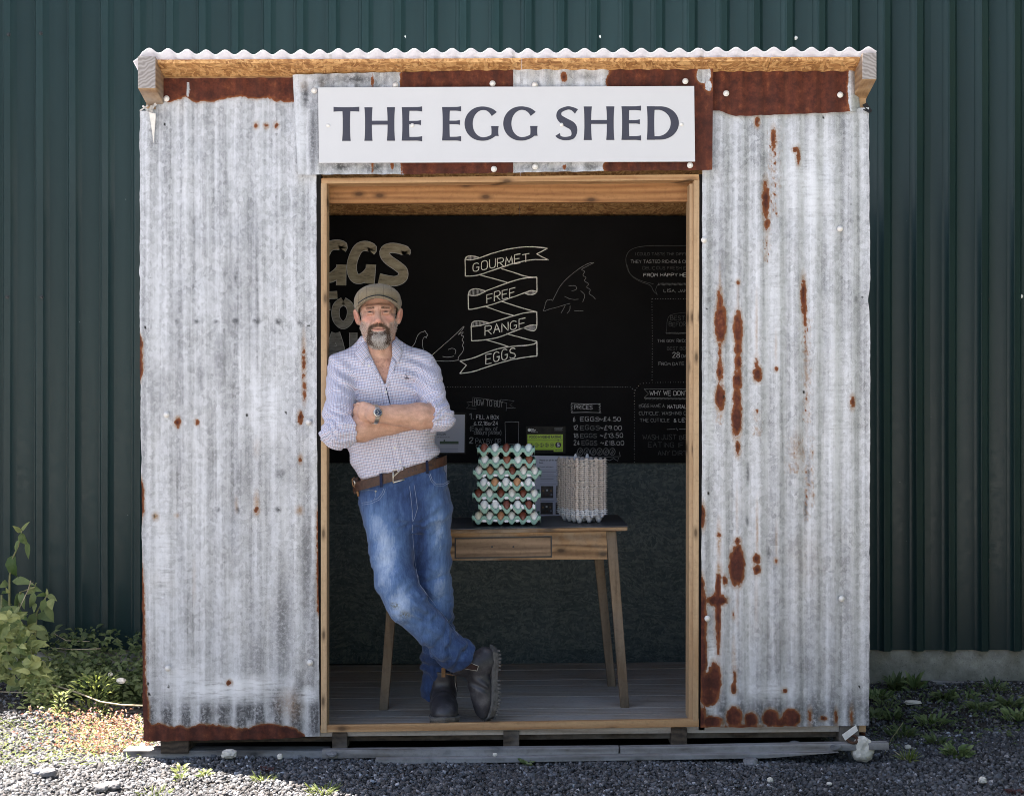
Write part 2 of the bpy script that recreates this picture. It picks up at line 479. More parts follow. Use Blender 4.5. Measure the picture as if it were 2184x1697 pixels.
# ---- gravel: countless crushed stones as one mass
def stones(n, xr, yr, rmin, rmax, tint, keep=None, sink=0.35):
    x = RNG.uniform(*xr, n); y = RNG.uniform(*yr, n)
    if keep is not None:
        k = keep(x, y); x, y = x[k], y[k]
    n = len(x)
    r = rmin + (rmax - rmin) * RNG.random(n) ** 2.6
    base = np.array([(-1, -1, -1), (1, -1, -1), (1, 1, -1), (-1, 1, -1), (-1, -1, 1), (1, -1, 1), (1, 1, 1), (-1, 1, 1)], np.float32) * 0.68
    T = base[None] * (1 + RNG.normal(0, 0.26, (n, 8, 3)))
    T *= (RNG.uniform(0.65, 1.25, (n, 1, 3)) * r[:, None, None])
    q = RNG.normal(size=(n, 4)); q /= np.linalg.norm(q, axis=1)[:, None]
    w, a, b, c = q.T
    Rm = np.stack([1 - 2 * (b * b + c * c), 2 * (a * b - c * w), 2 * (a * c + b * w), 2 * (a * b + c * w), 1 - 2 * (a * a + c * c), 2 * (b * c - a * w),
                   2 * (a * c - b * w), 2 * (b * c + a * w), 1 - 2 * (a * a + b * b)], 1).reshape(n, 3, 3)
    T = np.einsum('nij,nkj->nki', Rm, T)
    z = gz(x, y) + r * sink + RNG.uniform(0, 0.004, n)
    T += np.stack([x, y, z], 1)[:, None, :]
    F = np.array([(3, 2, 1, 0), (4, 5, 6, 7), (0, 1, 5, 4), (1, 2, 6, 5), (2, 3, 7, 6), (3, 0, 4, 7)])
    F = (F[None] + (np.arange(n) * 8)[:, None, None]).reshape(-1, 4)
    C = np.repeat(tint(x, y, n), 8, axis=0)
    return T.reshape(-1, 3), F, C

def gravel_tint(x, y, n):
    v = np.exp(RNG.normal(0, 0.45, n)) * 0.094
    lite = RNG.random(n)
    v = np.where(lite > 0.972, RNG.uniform(0.2, 0.5, n), v)
    patch = 0.75 + 0.45 * (vnoise(x * 1.6, y * 1.6, 7.7) * 0.5 + 0.5)
    v = v * patch
    warm = RNG.uniform(-0.08, 0.07, n)
    return np.stack([v * (1.0 + warm), v, v * (1.06 - warm)], 1)

def outside_shed(x, y):
    return ~((np.abs(x + 0.03) < 1.42) & (y > 0.16)) & ~((x > 1.55) & (y > 0.55) & (RNG.random(len(x)) < 0.45)) & ~((x < -1.6) & (y > 0.75) & (RNG.random(len(x)) < 0.6))
s1 = stones(105000, (-2.75, 2.75), (-0.95, 0.45), 0.0032, 0.0105, gravel_tint, outside_shed)
s2 = stones(42000, (-2.9, 2.9), (0.2, 1.62), 0.0032, 0.0105, gravel_tint, outside_shed)
s3 = stones(700, (-2.75, 2.75), (-0.95, 1.3), 0.010, 0.021, gravel_tint, outside_shed, 0.25)
off = 0; VV, FF, CC = [], [], []
for v, f, c in (s1, s2, s3):
    VV.append(v); FF.append(f + off); CC.append(c); off += len(v)
gr = link("gravel", np_mesh("gravel", np.concatenate(VV), np.concatenate(FF), False, cols={"tint": np.concatenate(CC)}), None, M_GRAVEL)
tag(gr, "loose dark grey crushed stone gravel covering the yard", "gravel", kind="stuff")

# ------------------------------------------------------------------ warehouse behind
WY = 1.66
warehouse = empty("warehouse", (0, WY, -0.15), "tall dark green ribbed metal warehouse wall standing behind the shed", "warehouse")
PITCH, RIB = 0.1722, 0.045
def clad_sheet(x0, n, z0, z1, lap):
    prof = []
    for i in range(n):
        b = x0 + i * PITCH
        prof += [(b, 0), (b + 0.086, 0), (b + 0.0885, -0.003), (b + 0.0905, -0.003), (b + 0.092, -.001), (b + 0.113, -RIB), (b + 0.115, -RIB - .0022), (b + 0.118, -RIB - .0022), (b + 0.120, -RIB), (b + 0.147, -RIB), (b + 0.1495, -RIB + .002), (b + 0.169, 0)]
    b = x0 + n * PITCH
    prof += [(b, 0), (b + 0.03, -0.0)]
    prof[0] = (x0 - 0.012, -0.0012)
    zs = np.linspace(z0, z1, 9)
    V = []
    for i, (x, y) in enumerate(prof):
        for z in zs:
            V.append((x + 0.0015 * math.sin(z * 2 + x0), WY + y - lap, z))
    m = len(zs)
    F = [(i * m + j, (i + 1) * m + j, (i + 1) * m + j + 1, i * m + j + 1) for i in range(len(prof) - 1) for j in range(m - 1)]
    return np_mesh("cladding_sheet", V, np.array(F))
XS0 = X(2003, WY) - 0.077 - 6 * PITCH * 11 - 0.002   # so that a lap falls where the photo shows one
WTOP = 3.62
for k in range(18):
    x0 = XS0 + k * 6 * PITCH
    zb = Z(1385, WY)
    link("cladding_sheet", clad_sheet(x0, 6, zb, WTOP, 0.0 if k % 2 else 0.002), warehouse, M_CLAD)
MB().box((XS0, WY + 0.012, -0.4), (XS0 + 108 * PITCH, WY + 0.25, Z(1385, WY) + 0.02)).build("plinth", M_CONC, warehouse)
MB().box((XS0, WY + 0.05, Z(1385, WY)), (XS0 + 108 * PITCH, WY + 0.2, WTOP - 0.03)).build("backing_wall", M_DARKGAP, warehouse)
mb = MB()
mb.hexa([(XS0, WY - 0.03, WTOP), (XS0 + 108 * PITCH, WY - 0.03, WTOP), (XS0 + 108 * PITCH, WY + 9, WTOP + 1.6), (XS0, WY + 9, WTOP + 1.6),
         (XS0, WY - 0.03, WTOP + 0.03), (XS0 + 108 * PITCH, WY - 0.03, WTOP + 0.03), (XS0 + 108 * PITCH, WY + 9, WTOP + 1.63), (XS0, WY + 9, WTOP + 1.63)])
mb.build("roof", M_CLAD, warehouse)
M_SCREWD = plain("dark_screw", (0.012, 0.016, 0.018), 0.4)
M_SCREWW = plain("bare_screw", (0.75, 0.76, 0.74), 0.35)
scr = MB().lathe((0, 0, 0), (0, -1, 0), [(0, .011), (.003, .011), (.0032, .007), (.009, .0065), (.0095, .004)], 10).mesh("screw", False)
scr_w = scr.copy()
scr.materials.append(M_SCREWD); scr_w.materials.append(M_SCREWW)
def pan_snap(px):
    """nearest pan or rib face of the cladding"""
    x = X(px, WY)
    k = ((x - XS0) % PITCH)
    return WY - (RIB + 0.003 if 0.112 < k < 0.145 else 0.003)
for px, py, w in [(29, 91, 0), (107, 88, 0), (26, 727, 0), (109, 727, 0), (110, 1383, 0), (2413, 97, 0), (2488, 97, 0), (2412, 730, 0), (2492, 724, 1), (2414, 1368, 0), (2490, 1366, 0), (986, 91, 1), (1462, 91, 1), (1942, 94, 1)]:
    px /= 1.1452; py /= 1.1452
    o = bpy.data.objects.new("screw", scr_w if w else scr)
    COL.objects.link(o); o.parent = warehouse
    p = P(px, py, WY)
    o.location = (p.x, pan_snap(px) - WY, p.z + 0.15)

# ------------------------------------------------------------------ the shed
shed = empty("egg_shed", (0, 0, -0.05), "small timber shed clad in rusty corrugated metal with a white wavy roof and open doorway", "shed")
def field(px, py, blobs):
    """signed field in photo pixels: positive inside the union of ellipses"""
    f = np.full(px.shape, -50.0, np.float32)
    for b in blobs:
        x, y, rx, ry = b[:4]
        an = R(b[4]) if len(b) > 4 else 0
        dx, dy = px - x, py - y
        if an: dx, dy = dx * math.cos(an) + dy * math.sin(an), -dx * math.sin(an) + dy * math.cos(an)
        q = (1 - np.sqrt((dx / rx) ** 2 + (dy / ry) ** 2)) * min(rx, ry)
        f = np.maximum(f, q)
    return f
def soft(px, py, blobs):
    f = np.zeros(px.shape, np.float32)
    for b in blobs:
        x, y, rx, ry = b[:4]
        s = b[4] if len(b) > 4 else 1.0
        f = np.maximum(f, s * np.clip(1.25 * (1 - np.sqrt(((px - x) / rx) ** 2 + ((py - y) / ry) ** 2)), 0, 1))
    return f

def sheet(name, left, right, top, bot, y, amp, pitch, phase, paint, keep=None, label=None, step=(0.0042, 0.006), bend=None, par=None, mat=None):
    """corrugated sheet; its four edges are functions (or numbers) in photo pixels on the shed front"""
    fn = lambda e: (e if callable(e) else (lambda t: np.full_like(np.asarray(t, float), e)))
    left, right, top, bot = map(fn, (left, right, top, bot))
    pm = FPX / CAM_D
    l0, r0 = float(left(np.array([800.]))[0]), float(right(np.array([800.]))[0])
    t0, b0 = float(np.mean(top(np.linspace(l0, r0, 9)))), float(np.mean(bot(np.linspace(l0, r0, 9))))
    nu = max(3, int((r0 - l0) / pm / step[0])); nv = max(3, int((b0 - t0) / pm / step[1]))
    u, v = np.meshgrid(np.linspace(0, 1, nu), np.linspace(0, 1, nv), indexing='ij')
    pyn = t0 + (b0 - t0) * v
    px = left(pyn) * (1 - u) + right(pyn) * u
    py = top(px) * (1 - v) + bot(px) * v
    x = X(px); z = Z(py)
    yy = y + amp * np.cos(2 * math.pi * x / pitch + phase) * (0.85 + 0.25 * vnoise(x * 1.5, 0.5, z * 1.2)) + 0.005 * vnoise(x * 3, 2.5, z * 2.0) + 0.0012 * vnoise(x * 14, 1.5, z * 9)
    if bend is not None: yy = yy + bend(px, py)
    rust, stain, dark, white, hole = paint(px, py)
    V = np.stack([x, yy, z], -1).reshape(-1, 3)
    i, j = np.meshgrid(np.arange(nu - 1), np.arange(nv - 1), indexing='ij')
    if keep is not None:
        k = keep((px[1:, 1:] + px[:-1, :-1]) / 2, (py[1:, 1:] + py[:-1, :-1]) / 2)
        i, j = i[k], j[k]
    a = (i * nv + j).ravel()
    me = np_mesh(name, V, np.stack([a, a + 1, a + nv + 1, a + nv], 1), True,
                 attrs={"rust": rust.ravel(), "stain": stain.ravel(), "dark": dark.ravel(), "white": white.ravel(), "hole": hole.ravel()})
    o = link(name, me, shed if par is None else par, mat or M_GALV)
    if label: o['label'] = label
    return o

def interp(pts):
    xs_, ys_ = zip(*pts)
    return lambda t: np.interp(t, xs_, ys_)
def wob(base, amp, seed):
    return lambda t: base(t) + amp * vnoise(np.asarray(t) * 0.045, seed, 0.5) + 0.4 * amp * vnoise(np.asarray(t) * 0.15, seed, 2.5)

def paint_left(px, py):
    n = vnoise(px * 0.16, py * 0.16, 1.1) * 2.2
    edge = interp([(290, 199), (335, 201), (350, 212), (362, 222), (380, 216), (399, 209.5), (419, 221), (458, 219.5), (486, 212.5), (514, 208), (550, 215.5), (572, 211), (592, 219.6), (626, 219.6), (690, 215)])(px)
    rust = np.where(py < 300, edge - py, -50.)
    be = interp([(300, 1500), (308, 1507), (326, 1543), (343, 1538), (374, 1548), (386, 1543), (405, 1549), (430, 1539), (486, 1545), (514, 1550), (531, 1549), (559, 1539), (598, 1542), (631, 1549), (652, 1564), (656, 1590), (700, 1590)])(px)
    rust = np.maximum(rust, np.where(py > 1400, py - be, -50.))
    le = 300 + 7 * np.interp(py, [240, 1200], [0, 1])
    strip = np.interp(py, [700, 725, 790, 830, 1000, 1040, 1090, 1130, 1250, 1330, 1440, 1500], [-8, 3, 4, -8, -8, 3, 3, -8, 2, 5, 6, 14])
    rust = np.maximum(rust, le + strip - px)
    rust = np.maximum(rust, np.interp(py, [1050, 1090, 1150, 1300, 1330], [-8, 3, 4, 3, -8]) - (681 - px) + 0.0)
    rust = np.maximum(rust, field(px, py, [(381, 900, 6.5, 10), (422, 900, 4, 5), (649, 778, 3, 34), (650, 830, 3, 18), (642, 890, 5, 11), (549, 1087, 5, 7), (548, 271, 4.5, 5), (569, 271, 4.5, 5), (591, 271, 4.5, 5), (491, 1453, 5.5, 5.5), (642, 978, 3, 6)]))
    rust = np.where((np.abs(px - 404) < 3.5 + n) & (py > 178) & (py < 208), -6, rust)
    stain = soft(px, py, [(334, 1100, 11, 14), (379, 1098, 9, 8, .7), (549, 1070, 9, 34, .8), (640, 1087, 13, 15, .8), (506, 1075, 6, 24, .5), (549, 955, 12, 30, .25), (620, 1500, 40, 45, .45), (548, 268, 10, 10, .6), (591, 268, 10, 10, .6), (416, 1240, 6, 60, .25)])
    stain = np.maximum(stain, 0.8 * np.clip(1 - np.abs(rust) / 5, 0, 1) * (rust > -6))
    dark = soft(px, py, [(379, 687, 8, 10, .8), (421, 686, 10, 7, .8), (463, 686, 9, 6, .7), (504, 685, 13, 9), (549, 685, 14, 10), (595, 686, 9, 9), (643, 690, 11, 9, .7), (467, 1086, 7, 8, .8), (509, 1087, 7, 11), (595, 1085, 9, 9, .9),
                         (505, 590, 8, 26, .7), (512, 1030, 10, 70, .5), (430, 800, 10, 60, .5), (470, 770, 18, 70, .45), (600, 1010, 22, 18, .6), (604, 1330, 30, 200, .6), (655, 1200, 16, 160, .6), (640, 1480, 14, 60, .9), (550, 1400, 18, 90, .5),
                         (355, 1515, 16, 34, .9), (400, 1520, 14, 34, .9), (445, 1515, 18, 40, .9), (490, 1505, 12, 44, .8), (535, 1515, 22, 40, .95), (590, 1490, 22, 60, .9), (632, 1495, 16, 50, .9), (670, 1330, 10, 240, .5), (310, 900, 9, 500, .35), (665, 300, 10, 120, .3)])
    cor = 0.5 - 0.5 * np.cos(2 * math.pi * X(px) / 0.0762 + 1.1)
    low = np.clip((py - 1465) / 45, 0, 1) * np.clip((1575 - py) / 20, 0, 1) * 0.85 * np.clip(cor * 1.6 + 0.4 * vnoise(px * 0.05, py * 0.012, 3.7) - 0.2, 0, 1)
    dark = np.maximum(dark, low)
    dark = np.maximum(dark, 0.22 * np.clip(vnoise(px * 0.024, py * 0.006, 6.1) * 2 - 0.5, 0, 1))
    white = soft(px, py, [(480, 1470, 190, 36, .8), (400, 1450, 90, 70, .6), (350, 1200, 40, 260, .5), (570, 870, 60, 120, .4), (530, 1455, 120, 26, .8), (655, 1480, 30, 24, .8)])
    hole = (field(px, py, [(355, 268, 2.6, 2.6), (528, 885.5, 2.8, 2.8), (611, 879, 2.8, 2.8), (313.5, 699, 2.6, 2.6), (659, 695, 2.6, 2.6), (363, 1461, 2.4, 2.4), (319, 1454, 2.6, 2.6), (321, 1477, 3, 3), (331, 1099, 2.2, 2.2)]) > 0).astype(np.float32)
    return rust + n, stain, dark, white, hole

sheet("wall_sheet", wob(interp([(160, 300), (240, 300), (700, 301), (1200, 305), (1580, 308)]), 2.2, 1.5), wob(interp([(160, 676), (900, 677), (1200, 680), (1580, 683)]), 1.0, 2.5),
      wob(interp([(300, 171), (690, 168)]), 1.2, 3.5), wob(interp([(300, 1577), (560, 1573), (690, 1565)]), 2.0, 4.5), -0.022, 0.0044, 0.0762, 1.1, paint_left,
      keep=lambda px, py: ~((px < 335) & (py < 240 - (px - 300) * 0.12)), label="grey galvanised corrugated sheet with rusty top and bottom edges left of the doorway")

def paint_right(px, py):
    n = vnoise(px * 0.2, py * 0.14, 4.1) * 2.0
    B = [(1534.4, 690, 13, 44), (1533, 650, 6, 30), (1533.7, 792, 6.5, 22), (1533.5, 755, 2.6, 30), (1533.7, 848, 10.5, 28), (1571.6, 702, 10, 36), (1571.6, 740, 8, 20), (1572, 774, 7, 20), (1570.5, 812, 9, 24), (1569.4, 852, 9, 24), (1569, 890, 11, 44), (1571, 955, 5, 15),
         (1613, 797, 9.5, 17), (1611, 783, 4, 16), (1630.6, 430, 8, 41), (1633, 480, 6, 14), (1711, 632, 6.5, 36), (1713, 660, 5, 20), (1714, 684, 4, 11), (1815, 858, 5, 12), (1653, 787, 2.6, 4), (1571.6, 603, 3, 4), (1695, 322, 7, 6), (1699, 336, 4, 14), (1612, 262, 5, 10), (1647, 300, 5, 20),
         (1569.5, 1205, 17, 44), (1571, 1153, 6.5, 8), (1572, 1170, 7, 14), (1611, 1190, 8, 11), (1612, 1212, 8, 11), (1543.4, 1235, 5.5, 10), (1528, 1278, 22, 13), (1528, 1278, 10, 20), (1531, 1139, 4.5, 4.5), (1652.8, 1194, 2.6, 4), (1496, 1099, 6, 24), (1494, 1250, 6, 24),
         (1494, 1320, 11, 80), (1496, 1400, 10, 60), (1505, 1455, 15, 26), (1522, 1448, 14, 40), (1510, 1485, 20, 18), (1494, 1530, 10, 30), (1515, 1536, 24, 13), (1563, 1526, 17, 23), (1599, 1532, 15, 17), (1641, 1528, 18, 20), (1684, 1528, 20, 20), (1662, 1537, 16, 10), (1724.6, 1527, 3, 13), (1753.5, 1529, 7, 5), (1780, 1527, 3, 12), (1813, 1524, 2.6, 12), (1563, 1466, 6, 10), (1565, 1440, 3, 14), (1671, 1469.5, 5, 5),
         (1563, 1310, 2, 5), (1580, 1545, 40, 5)]
    rust = field(px, py, B)
    for cx, y0, y1, w, seed in [(1648, 270, 470, 7, 1.1), (1716, 680, 900, 6, 2.2), (1698, 930, 1010, 14, 3.3), (1729, 930, 1080, 4, 4.4), (1534, 880, 905, 8, 5.5), (1613, 870, 930, 6, 6.6), (1632, 500, 560, 5, 7.7), (1718, 990, 1110, 4, 8.8)]:
        sp = vnoise(px * 0.35, py * 0.16, seed) * 5 + vnoise(px * 0.8, py * 0.5, seed) * 2.5 - 2.4 - np.abs(px - cx) / w * 2.2
        rust = np.maximum(rust, np.where((py > y0) & (py < y1), sp, -50))
    rust = np.maximum(rust, np.where((np.abs(px - 1530 - 1.5 * vnoise(py * .05, 1.5, 1.5)) < 6.5) & (py > 1222) & (py < 1395), 6.5 - np.abs(px - 1530) - 4.5 * np.clip((py - 1330) / 60, 0, 1) - 3.0 * np.clip((1240 - py) / 20, 0, 1), -50))
    stain = soft(px, py, [(1531, 1150, 7, 60, .9), (1531, 1215, 9, 30), (1529, 1320, 12, 110, .9), (1612, 1130, 4, 90, .8), (1611, 700, 4, 110, .6), (1533, 610, 4, 60, .6), (1571.5, 640, 4, 60, .4), (1652, 740, 3.5, 50, .5), (1653, 1150, 4, 50, .45), (1569.5, 1090, 4, 90, .4), (1633, 520, 6, 50, .6),
                          (1718, 800, 7, 160, .35), (1700, 960, 18, 60, .4), (1563, 1400, 6, 70, .55), (1570, 1290, 5, 60, .4), (1610, 1280, 6, 80, .3), (1720, 1190, 50, 90, .16)])
    stain = np.maximum(stain, 0.75 * np.clip(1 - np.abs(rust) / 5, 0, 1) * (rust > -6))
    dark = soft(px, py, [(1722, 1010, 6, 70, .7), (1716, 1085, 6, 40, .8), (1716, 760, 5, 90, .55), (1593, 1010, 5, 34, .7), (1592, 1110, 6, 16, .7), (1637, 1180, 6, 20, .7), (1822, 640, 7, 18, .5), (1755, 880, 8, 60, .5), (1755, 800, 6, 50, .4), (1700, 1420, 120, 60, .25), (1620, 1510, 100, 40, .55), (1740, 1520, 60, 40, .6), (1830, 1500, 16, 50, .5)])
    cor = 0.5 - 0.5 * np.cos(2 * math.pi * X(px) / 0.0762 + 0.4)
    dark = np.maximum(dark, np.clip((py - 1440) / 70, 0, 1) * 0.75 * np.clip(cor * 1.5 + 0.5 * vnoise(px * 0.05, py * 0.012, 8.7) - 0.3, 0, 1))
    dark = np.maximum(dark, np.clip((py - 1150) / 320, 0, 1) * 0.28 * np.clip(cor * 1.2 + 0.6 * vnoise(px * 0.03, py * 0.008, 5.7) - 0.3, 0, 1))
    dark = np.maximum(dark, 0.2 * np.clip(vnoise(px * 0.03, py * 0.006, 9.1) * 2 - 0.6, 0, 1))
    white = soft(px, py, [(1730, 400, 80, 160, .5), (1780, 900, 60, 300, .35), (1512, 1420, 16, 90, .9), (1510, 1500, 14, 22, .8), (1512, 900, 14, 120, .6), (1650, 1470, 90, 30, .5), (1650, 640, 40, 200, .4)])
    hole = (field(px, py, [(1836, 634, 2.4, 2.4), (1506, 660, 2, 2), (1712, 836, 2.2, 2.2), (1541, 846, 2.2, 2.2), (1496 + 13, 1051, 2.2, 2.2), (1830, 1462, 2.2, 2.2), (1753, 253, 2.4, 2.4)]) > 0).astype(np.float32)
    return rust + n, stain, dark, white, hole

sheet("wall_sheet", wob(interp([(200, 1496), (1000, 1495), (1560, 1492)]), 1.0, 5.5), wob(interp([(232, 1849), (600, 1852), (640, 1848), (700, 1852), (1260, 1851), (1560, 1850)]), 1.4, 6.5),
      wob(interp([(1490, 236), (1850, 232)]), 1.0, 7.5), wob(interp([(1490, 1548), (1850, 1544)]), 1.5, 8.5), -0.020, 0.0044, 0.0762, 0.4, paint_right,
      label="grey galvanised corrugated sheet with dripping rust stains right of the doorway")

def paint_rust(amount=12, gaps=()):
    def f(px, py):
        n = vnoise(px * 0.06, py * 0.03, 2.2) * 6 + vnoise(px * 0.2, py * 0.2, 5.2) * 2.5
        rust = np.full(px.shape, float(amount)) + n
        for g in gaps:
            rust = np.minimum(rust, -field(px, py, [g]) + n * 0.5)
        z = np.zeros_like(px, dtype=np.float32)
        return rust, z, 0.4 * np.clip(n / 6, 0, 1), z, z
    return f
sheet("cladding_strip", wob(interp([(140, 1516), (260, 1516)]), .6, 9.5), interp([(140, 1822), (260, 1836)]), wob(interp([(1510, 151), (1840, 149)]), 1.0, 10.5),
      wob(interp([(1510, 240), (1530, 240), (1545, 246), (1565, 252), (1700, 247), (1840, 241)]), 1.6, 11.5), -0.036, 0.006, 0.0762, 0.9,
      paint_rust(12, [(1822, 190, 20, 80), (1836, 240, 20, 20)]), label="dark rusty corrugated strip above the right wall sheet", bend=lambda px, py: 0.035 * np.clip((px - 1805) / 30, 0, 1) ** 2)

def paint_fascia1(px, py):
    n = vnoise(px * 0.1, py * 0.05, 3.2) * 2
    rust = field(px, py, [(797, 180, 3, 14), (797, 350, 2.5, 20), (838, 355, 4, 10), (858, 200, 4, 60), (858, 350, 3, 30)])
    dark = soft(px, py, [(655, 210, 14, 40, .8), (670, 300, 12, 120, .7), (760, 175, 60, 16, .8), (730, 360, 40, 16, .8), (800, 362, 40, 20, .8), (690, 180, 20, 16, .7)])
    dark = np.maximum(dark, 0.5 * np.clip(vnoise(px * 0.08, py * 0.02, 1.9) + 0.3, 0, 1) * (px > 672))
    return rust + n, soft(px, py, [(650, 190, 14, 16, .3), (797, 350, 6, 26, .7), (690, 200, 10, 30, .3)]), dark, soft(px, py, [(648, 300, 12, 90, .6)]), np.zeros_like(px, dtype=np.float32)
def paint_fascia3(px, py):
    n = vnoise(px * 0.08, py * 0.05, 6.2) * 7
    rust = (px - 1290) * 0.5 + n
    rust = np.minimum(rust, -field(px, py, [(1497, 165, 16, 20), (1505, 190, 8, 12)]) + n * .3)
    rust = np.maximum(rust, field(px, py, [(1201, 172, 7, 11), (1202, 362, 4, 6)]))
    return rust, soft(px, py, [(1201, 172, 12, 16)]), soft(px, py, [(1120, 362, 30, 14, .6), (1200, 366, 60, 10, .6), (1260, 360, 30, 14, .7), (1250, 170, 30, 14, .5)]), np.zeros_like(px, dtype=np.float32), np.zeros_like(px, dtype=np.float32)
ftop = interp([(620, 166), (860, 160), (1100, 155), (1300, 152), (1520, 151)])
fbot = interp([(620, 377), (860, 376), (1100, 373), (1300, 370), (1520, 367)])
sheet("fascia_sheet", interp([(150, 627), (380, 640)]), 862.5, wob(ftop, 1.2, 12.5), wob(fbot, 1.5, 13.5), -0.050, 0.005, 0.0762, 0.2, paint_fascia1, label="pale grey weathered metal sheet behind the left end of the sign")
sheet("fascia_sheet", 860, 1096, wob(ftop, 1.2, 14.5), wob(fbot, 1.5, 15.5), -0.054, 0.005, 0.0762, 2.2, paint_rust(12), label="evenly rusted metal sheet behind the middle of the sign")
sheet("fascia_sheet", 1094, interp([(150, 1516), (380, 1514)]), wob(ftop, 1.2, 16.5), wob(fbot, 1.5, 17.5), -0.058, 0.005, 0.0762, 4.2, paint_fascia3, label="metal sheet half grey half rusty behind the right end of the sign")

# ---- white screw caps, each a part of the shed
cap_me = MB().lathe((0, 0, 0), (0, -1, 0), [(0, .0125), (.003, .0125), (.0032, .0095), (.007, .008), (.009, .005)], 12).mesh("screw_cap", True)
cap_me.materials.append(M_CAP)
for px, py, y in [(355, 211, -.03), (355, 884, -.03), (658, 900, -.03), (358, 1424, -.03), (661, 1412, -.03), (670, 194, -.058), (843, 183, -.058), (1050, 179, -.062), (1140, 182, -.066), (1461, 174, -.066), (1548, 200, -.044), (1791, 203, -.044),
                  (1053, 361, -.062), (1141, 356, -.066), (1471, 353, -.066), (1791, 488, -.028), (1501, 512, -.028), (1794, 1276, -.028), (1508, 1318, -.028)]:
    o = bpy.data.objects.new("screw_cap", cap_me)
    COL.objects.link(o); o.parent = shed
    p = P(px, py, y); o.location = (p.x, p.y, p.z + 0.05)

# ---- door frame
mb = MB(); mb.quad3([(684, 391), (696.5, 391), (696.5, 1562), (684, 1562)], -0.03, 0.055); mb.build("door_jamb", M_PINE, shed, bevel=0.0015)
mb = MB(); mb.quad3([(1479, 385), (1491, 384), (1489, 1537), (1477.5, 1537)], -0.028, 0.075); mb.build("door_jamb", M_PINE, shed, bevel=0.0015)
mb = MB(); mb.quad3([(1470, 392), (1478.7, 392), (1477.2, 1535), (1468.5, 1535)], -0.012, 0.10); mb.build("door_stop", M_PINE, shed, bevel=0.0015)
mb = MB(); mb.quad3([(685, 380), (1490, 372), (1491, 384), (685, 392)], -0.03, 0.06); mb.build("head_trim", M_PINEX, shed, bevel=0.0015)
mb = MB(); mb.quad3([(660, 384), (1500, 376), (1500, 430), (660, 434)], 0.065, 0.115); mb.build("header_beam", M_HEADER, shed, bevel=0.002)
mb = MB(); mb.quad3([(325, 161), (640, 158), (640, 176), (325, 178)], -0.010, 0.04); mb.build("wall_plate", M_PINEX, shed)
for a, b in ((660, 684), (1489.5, 1502)):
    mb = MB(); mb.quad3([(a, 372), (b, 372), (b, 1556), (a, 1556)], 0.0, 0.06); mb.build("corner_post", M_DARKGAP, shed)  # near-black posts, shade of the gaps beside the jambs put into the colour
for a, b in ((312, 350), (1812, 1846)):
    mb = MB(); mb.quad3([(a, 180), (b, 180), (b, 1560), (a, 1560)], 0.0, 0.07); mb.build("corner_post", M_PINE, shed)
# ---- floor: one plank after the other, sill board, joists and skids
FT = lambda x: 0.0095 * x
fy = 0.0
k = 0
while fy < 1.40:
    w = 0.128 if fy > 0 else 0.10
    y1 = min(fy + w - 0.004, 1.42)
    xl, xr = -1.46, 1.40
    dz = RNG.uniform(-0.0015, 0.0015)
    mb = MB()
    mb.hexa([(xl, fy, FT(xl) - 0.03), (xr, fy, FT(xr) - 0.03), (xr, y1, FT(xr) - 0.03), (xl, y1, FT(xl) - 0.03), (xl, fy, FT(xl) + dz), (xr, fy, FT(xr) + dz), (xr, y1, FT(xr) + dz), (xl, y1, FT(xl) + dz)])
    mb.build("floor_plank", M_FLOOR, shed, bevel=0.002)
    fy += w; k += 1
mb = MB(); mb.quad3([(683, 1546), (1490, 1532), (1490, 1549), (683, 1561)], -0.0245, -0.003); mb.build("sill_board", M_PINEX, shed, bevel=0.002)
for a, b, y0, y1 in ((708, 740, 1562, 1597), (1073, 1107, 1558, 1596), (1431, 1465, 1551, 1591), (342, 402, 1577, 1606), (1790, 1832, 1547, 1588)):
    mb = MB(); mb.quad3([(a, y0), (b, y0), (b, y1), (a, y1)], -0.012, 1.4); mb.build("floor_joist", M_BLOCK, shed, bevel=0.003)
mb = MB(); mb.hexa([(-1.46, 0.05, -0.075), (1.40, 0.05, -0.05), (1.40, 0.09, -0.05), (-1.46, 0.09, -0.075), (-1.46, 0.05, -0.032), (1.40, 0.05, -0.02), (1.40, 0.09, -0.02), (-1.46, 0.09, -0.032)])
mb.build("rim_board", M_BLOCK, shed)
mb = MB(); mb.quad3([(690, 1601), (1380, 1594), (1895, 1583), (1895, 1600)], -0.055, 0.06)
mb = MB()
mb.quad3([(686, 1599), (1320, 1593), (1318, 1610), (686, 1617)], -0.052, -0.008); mb.build("skid_plank", M_SKID, shed, bevel=0.003)
mb = MB(); mb.quad3([(1322, 1593.5), (1895, 1583), (1896, 1598), (1322, 1610)], -0.050, -0.006); mb.build("skid_plank", M_SKID, shed, bevel=0.003)
mb = MB(); mb.quad3([(800, 1618), (1790, 1604), (1640, 1616), (800, 1630)], -0.085, -0.04); mb.build("skid_plank", M_SKID, shed, bevel=0.003)
mb = MB(); mb.quad3([(262, 1600), (700, 1601), (700, 1620), (262, 1618)], 0.0, 0.09); mb.build("skid_plank", M_SKID, shed, bevel=0.003)
mb = MB(); mb.box((-1.5, 1.25, -0.2), (1.45, 1.37, -0.085)).build("skid_plank", M_SKID, shed)

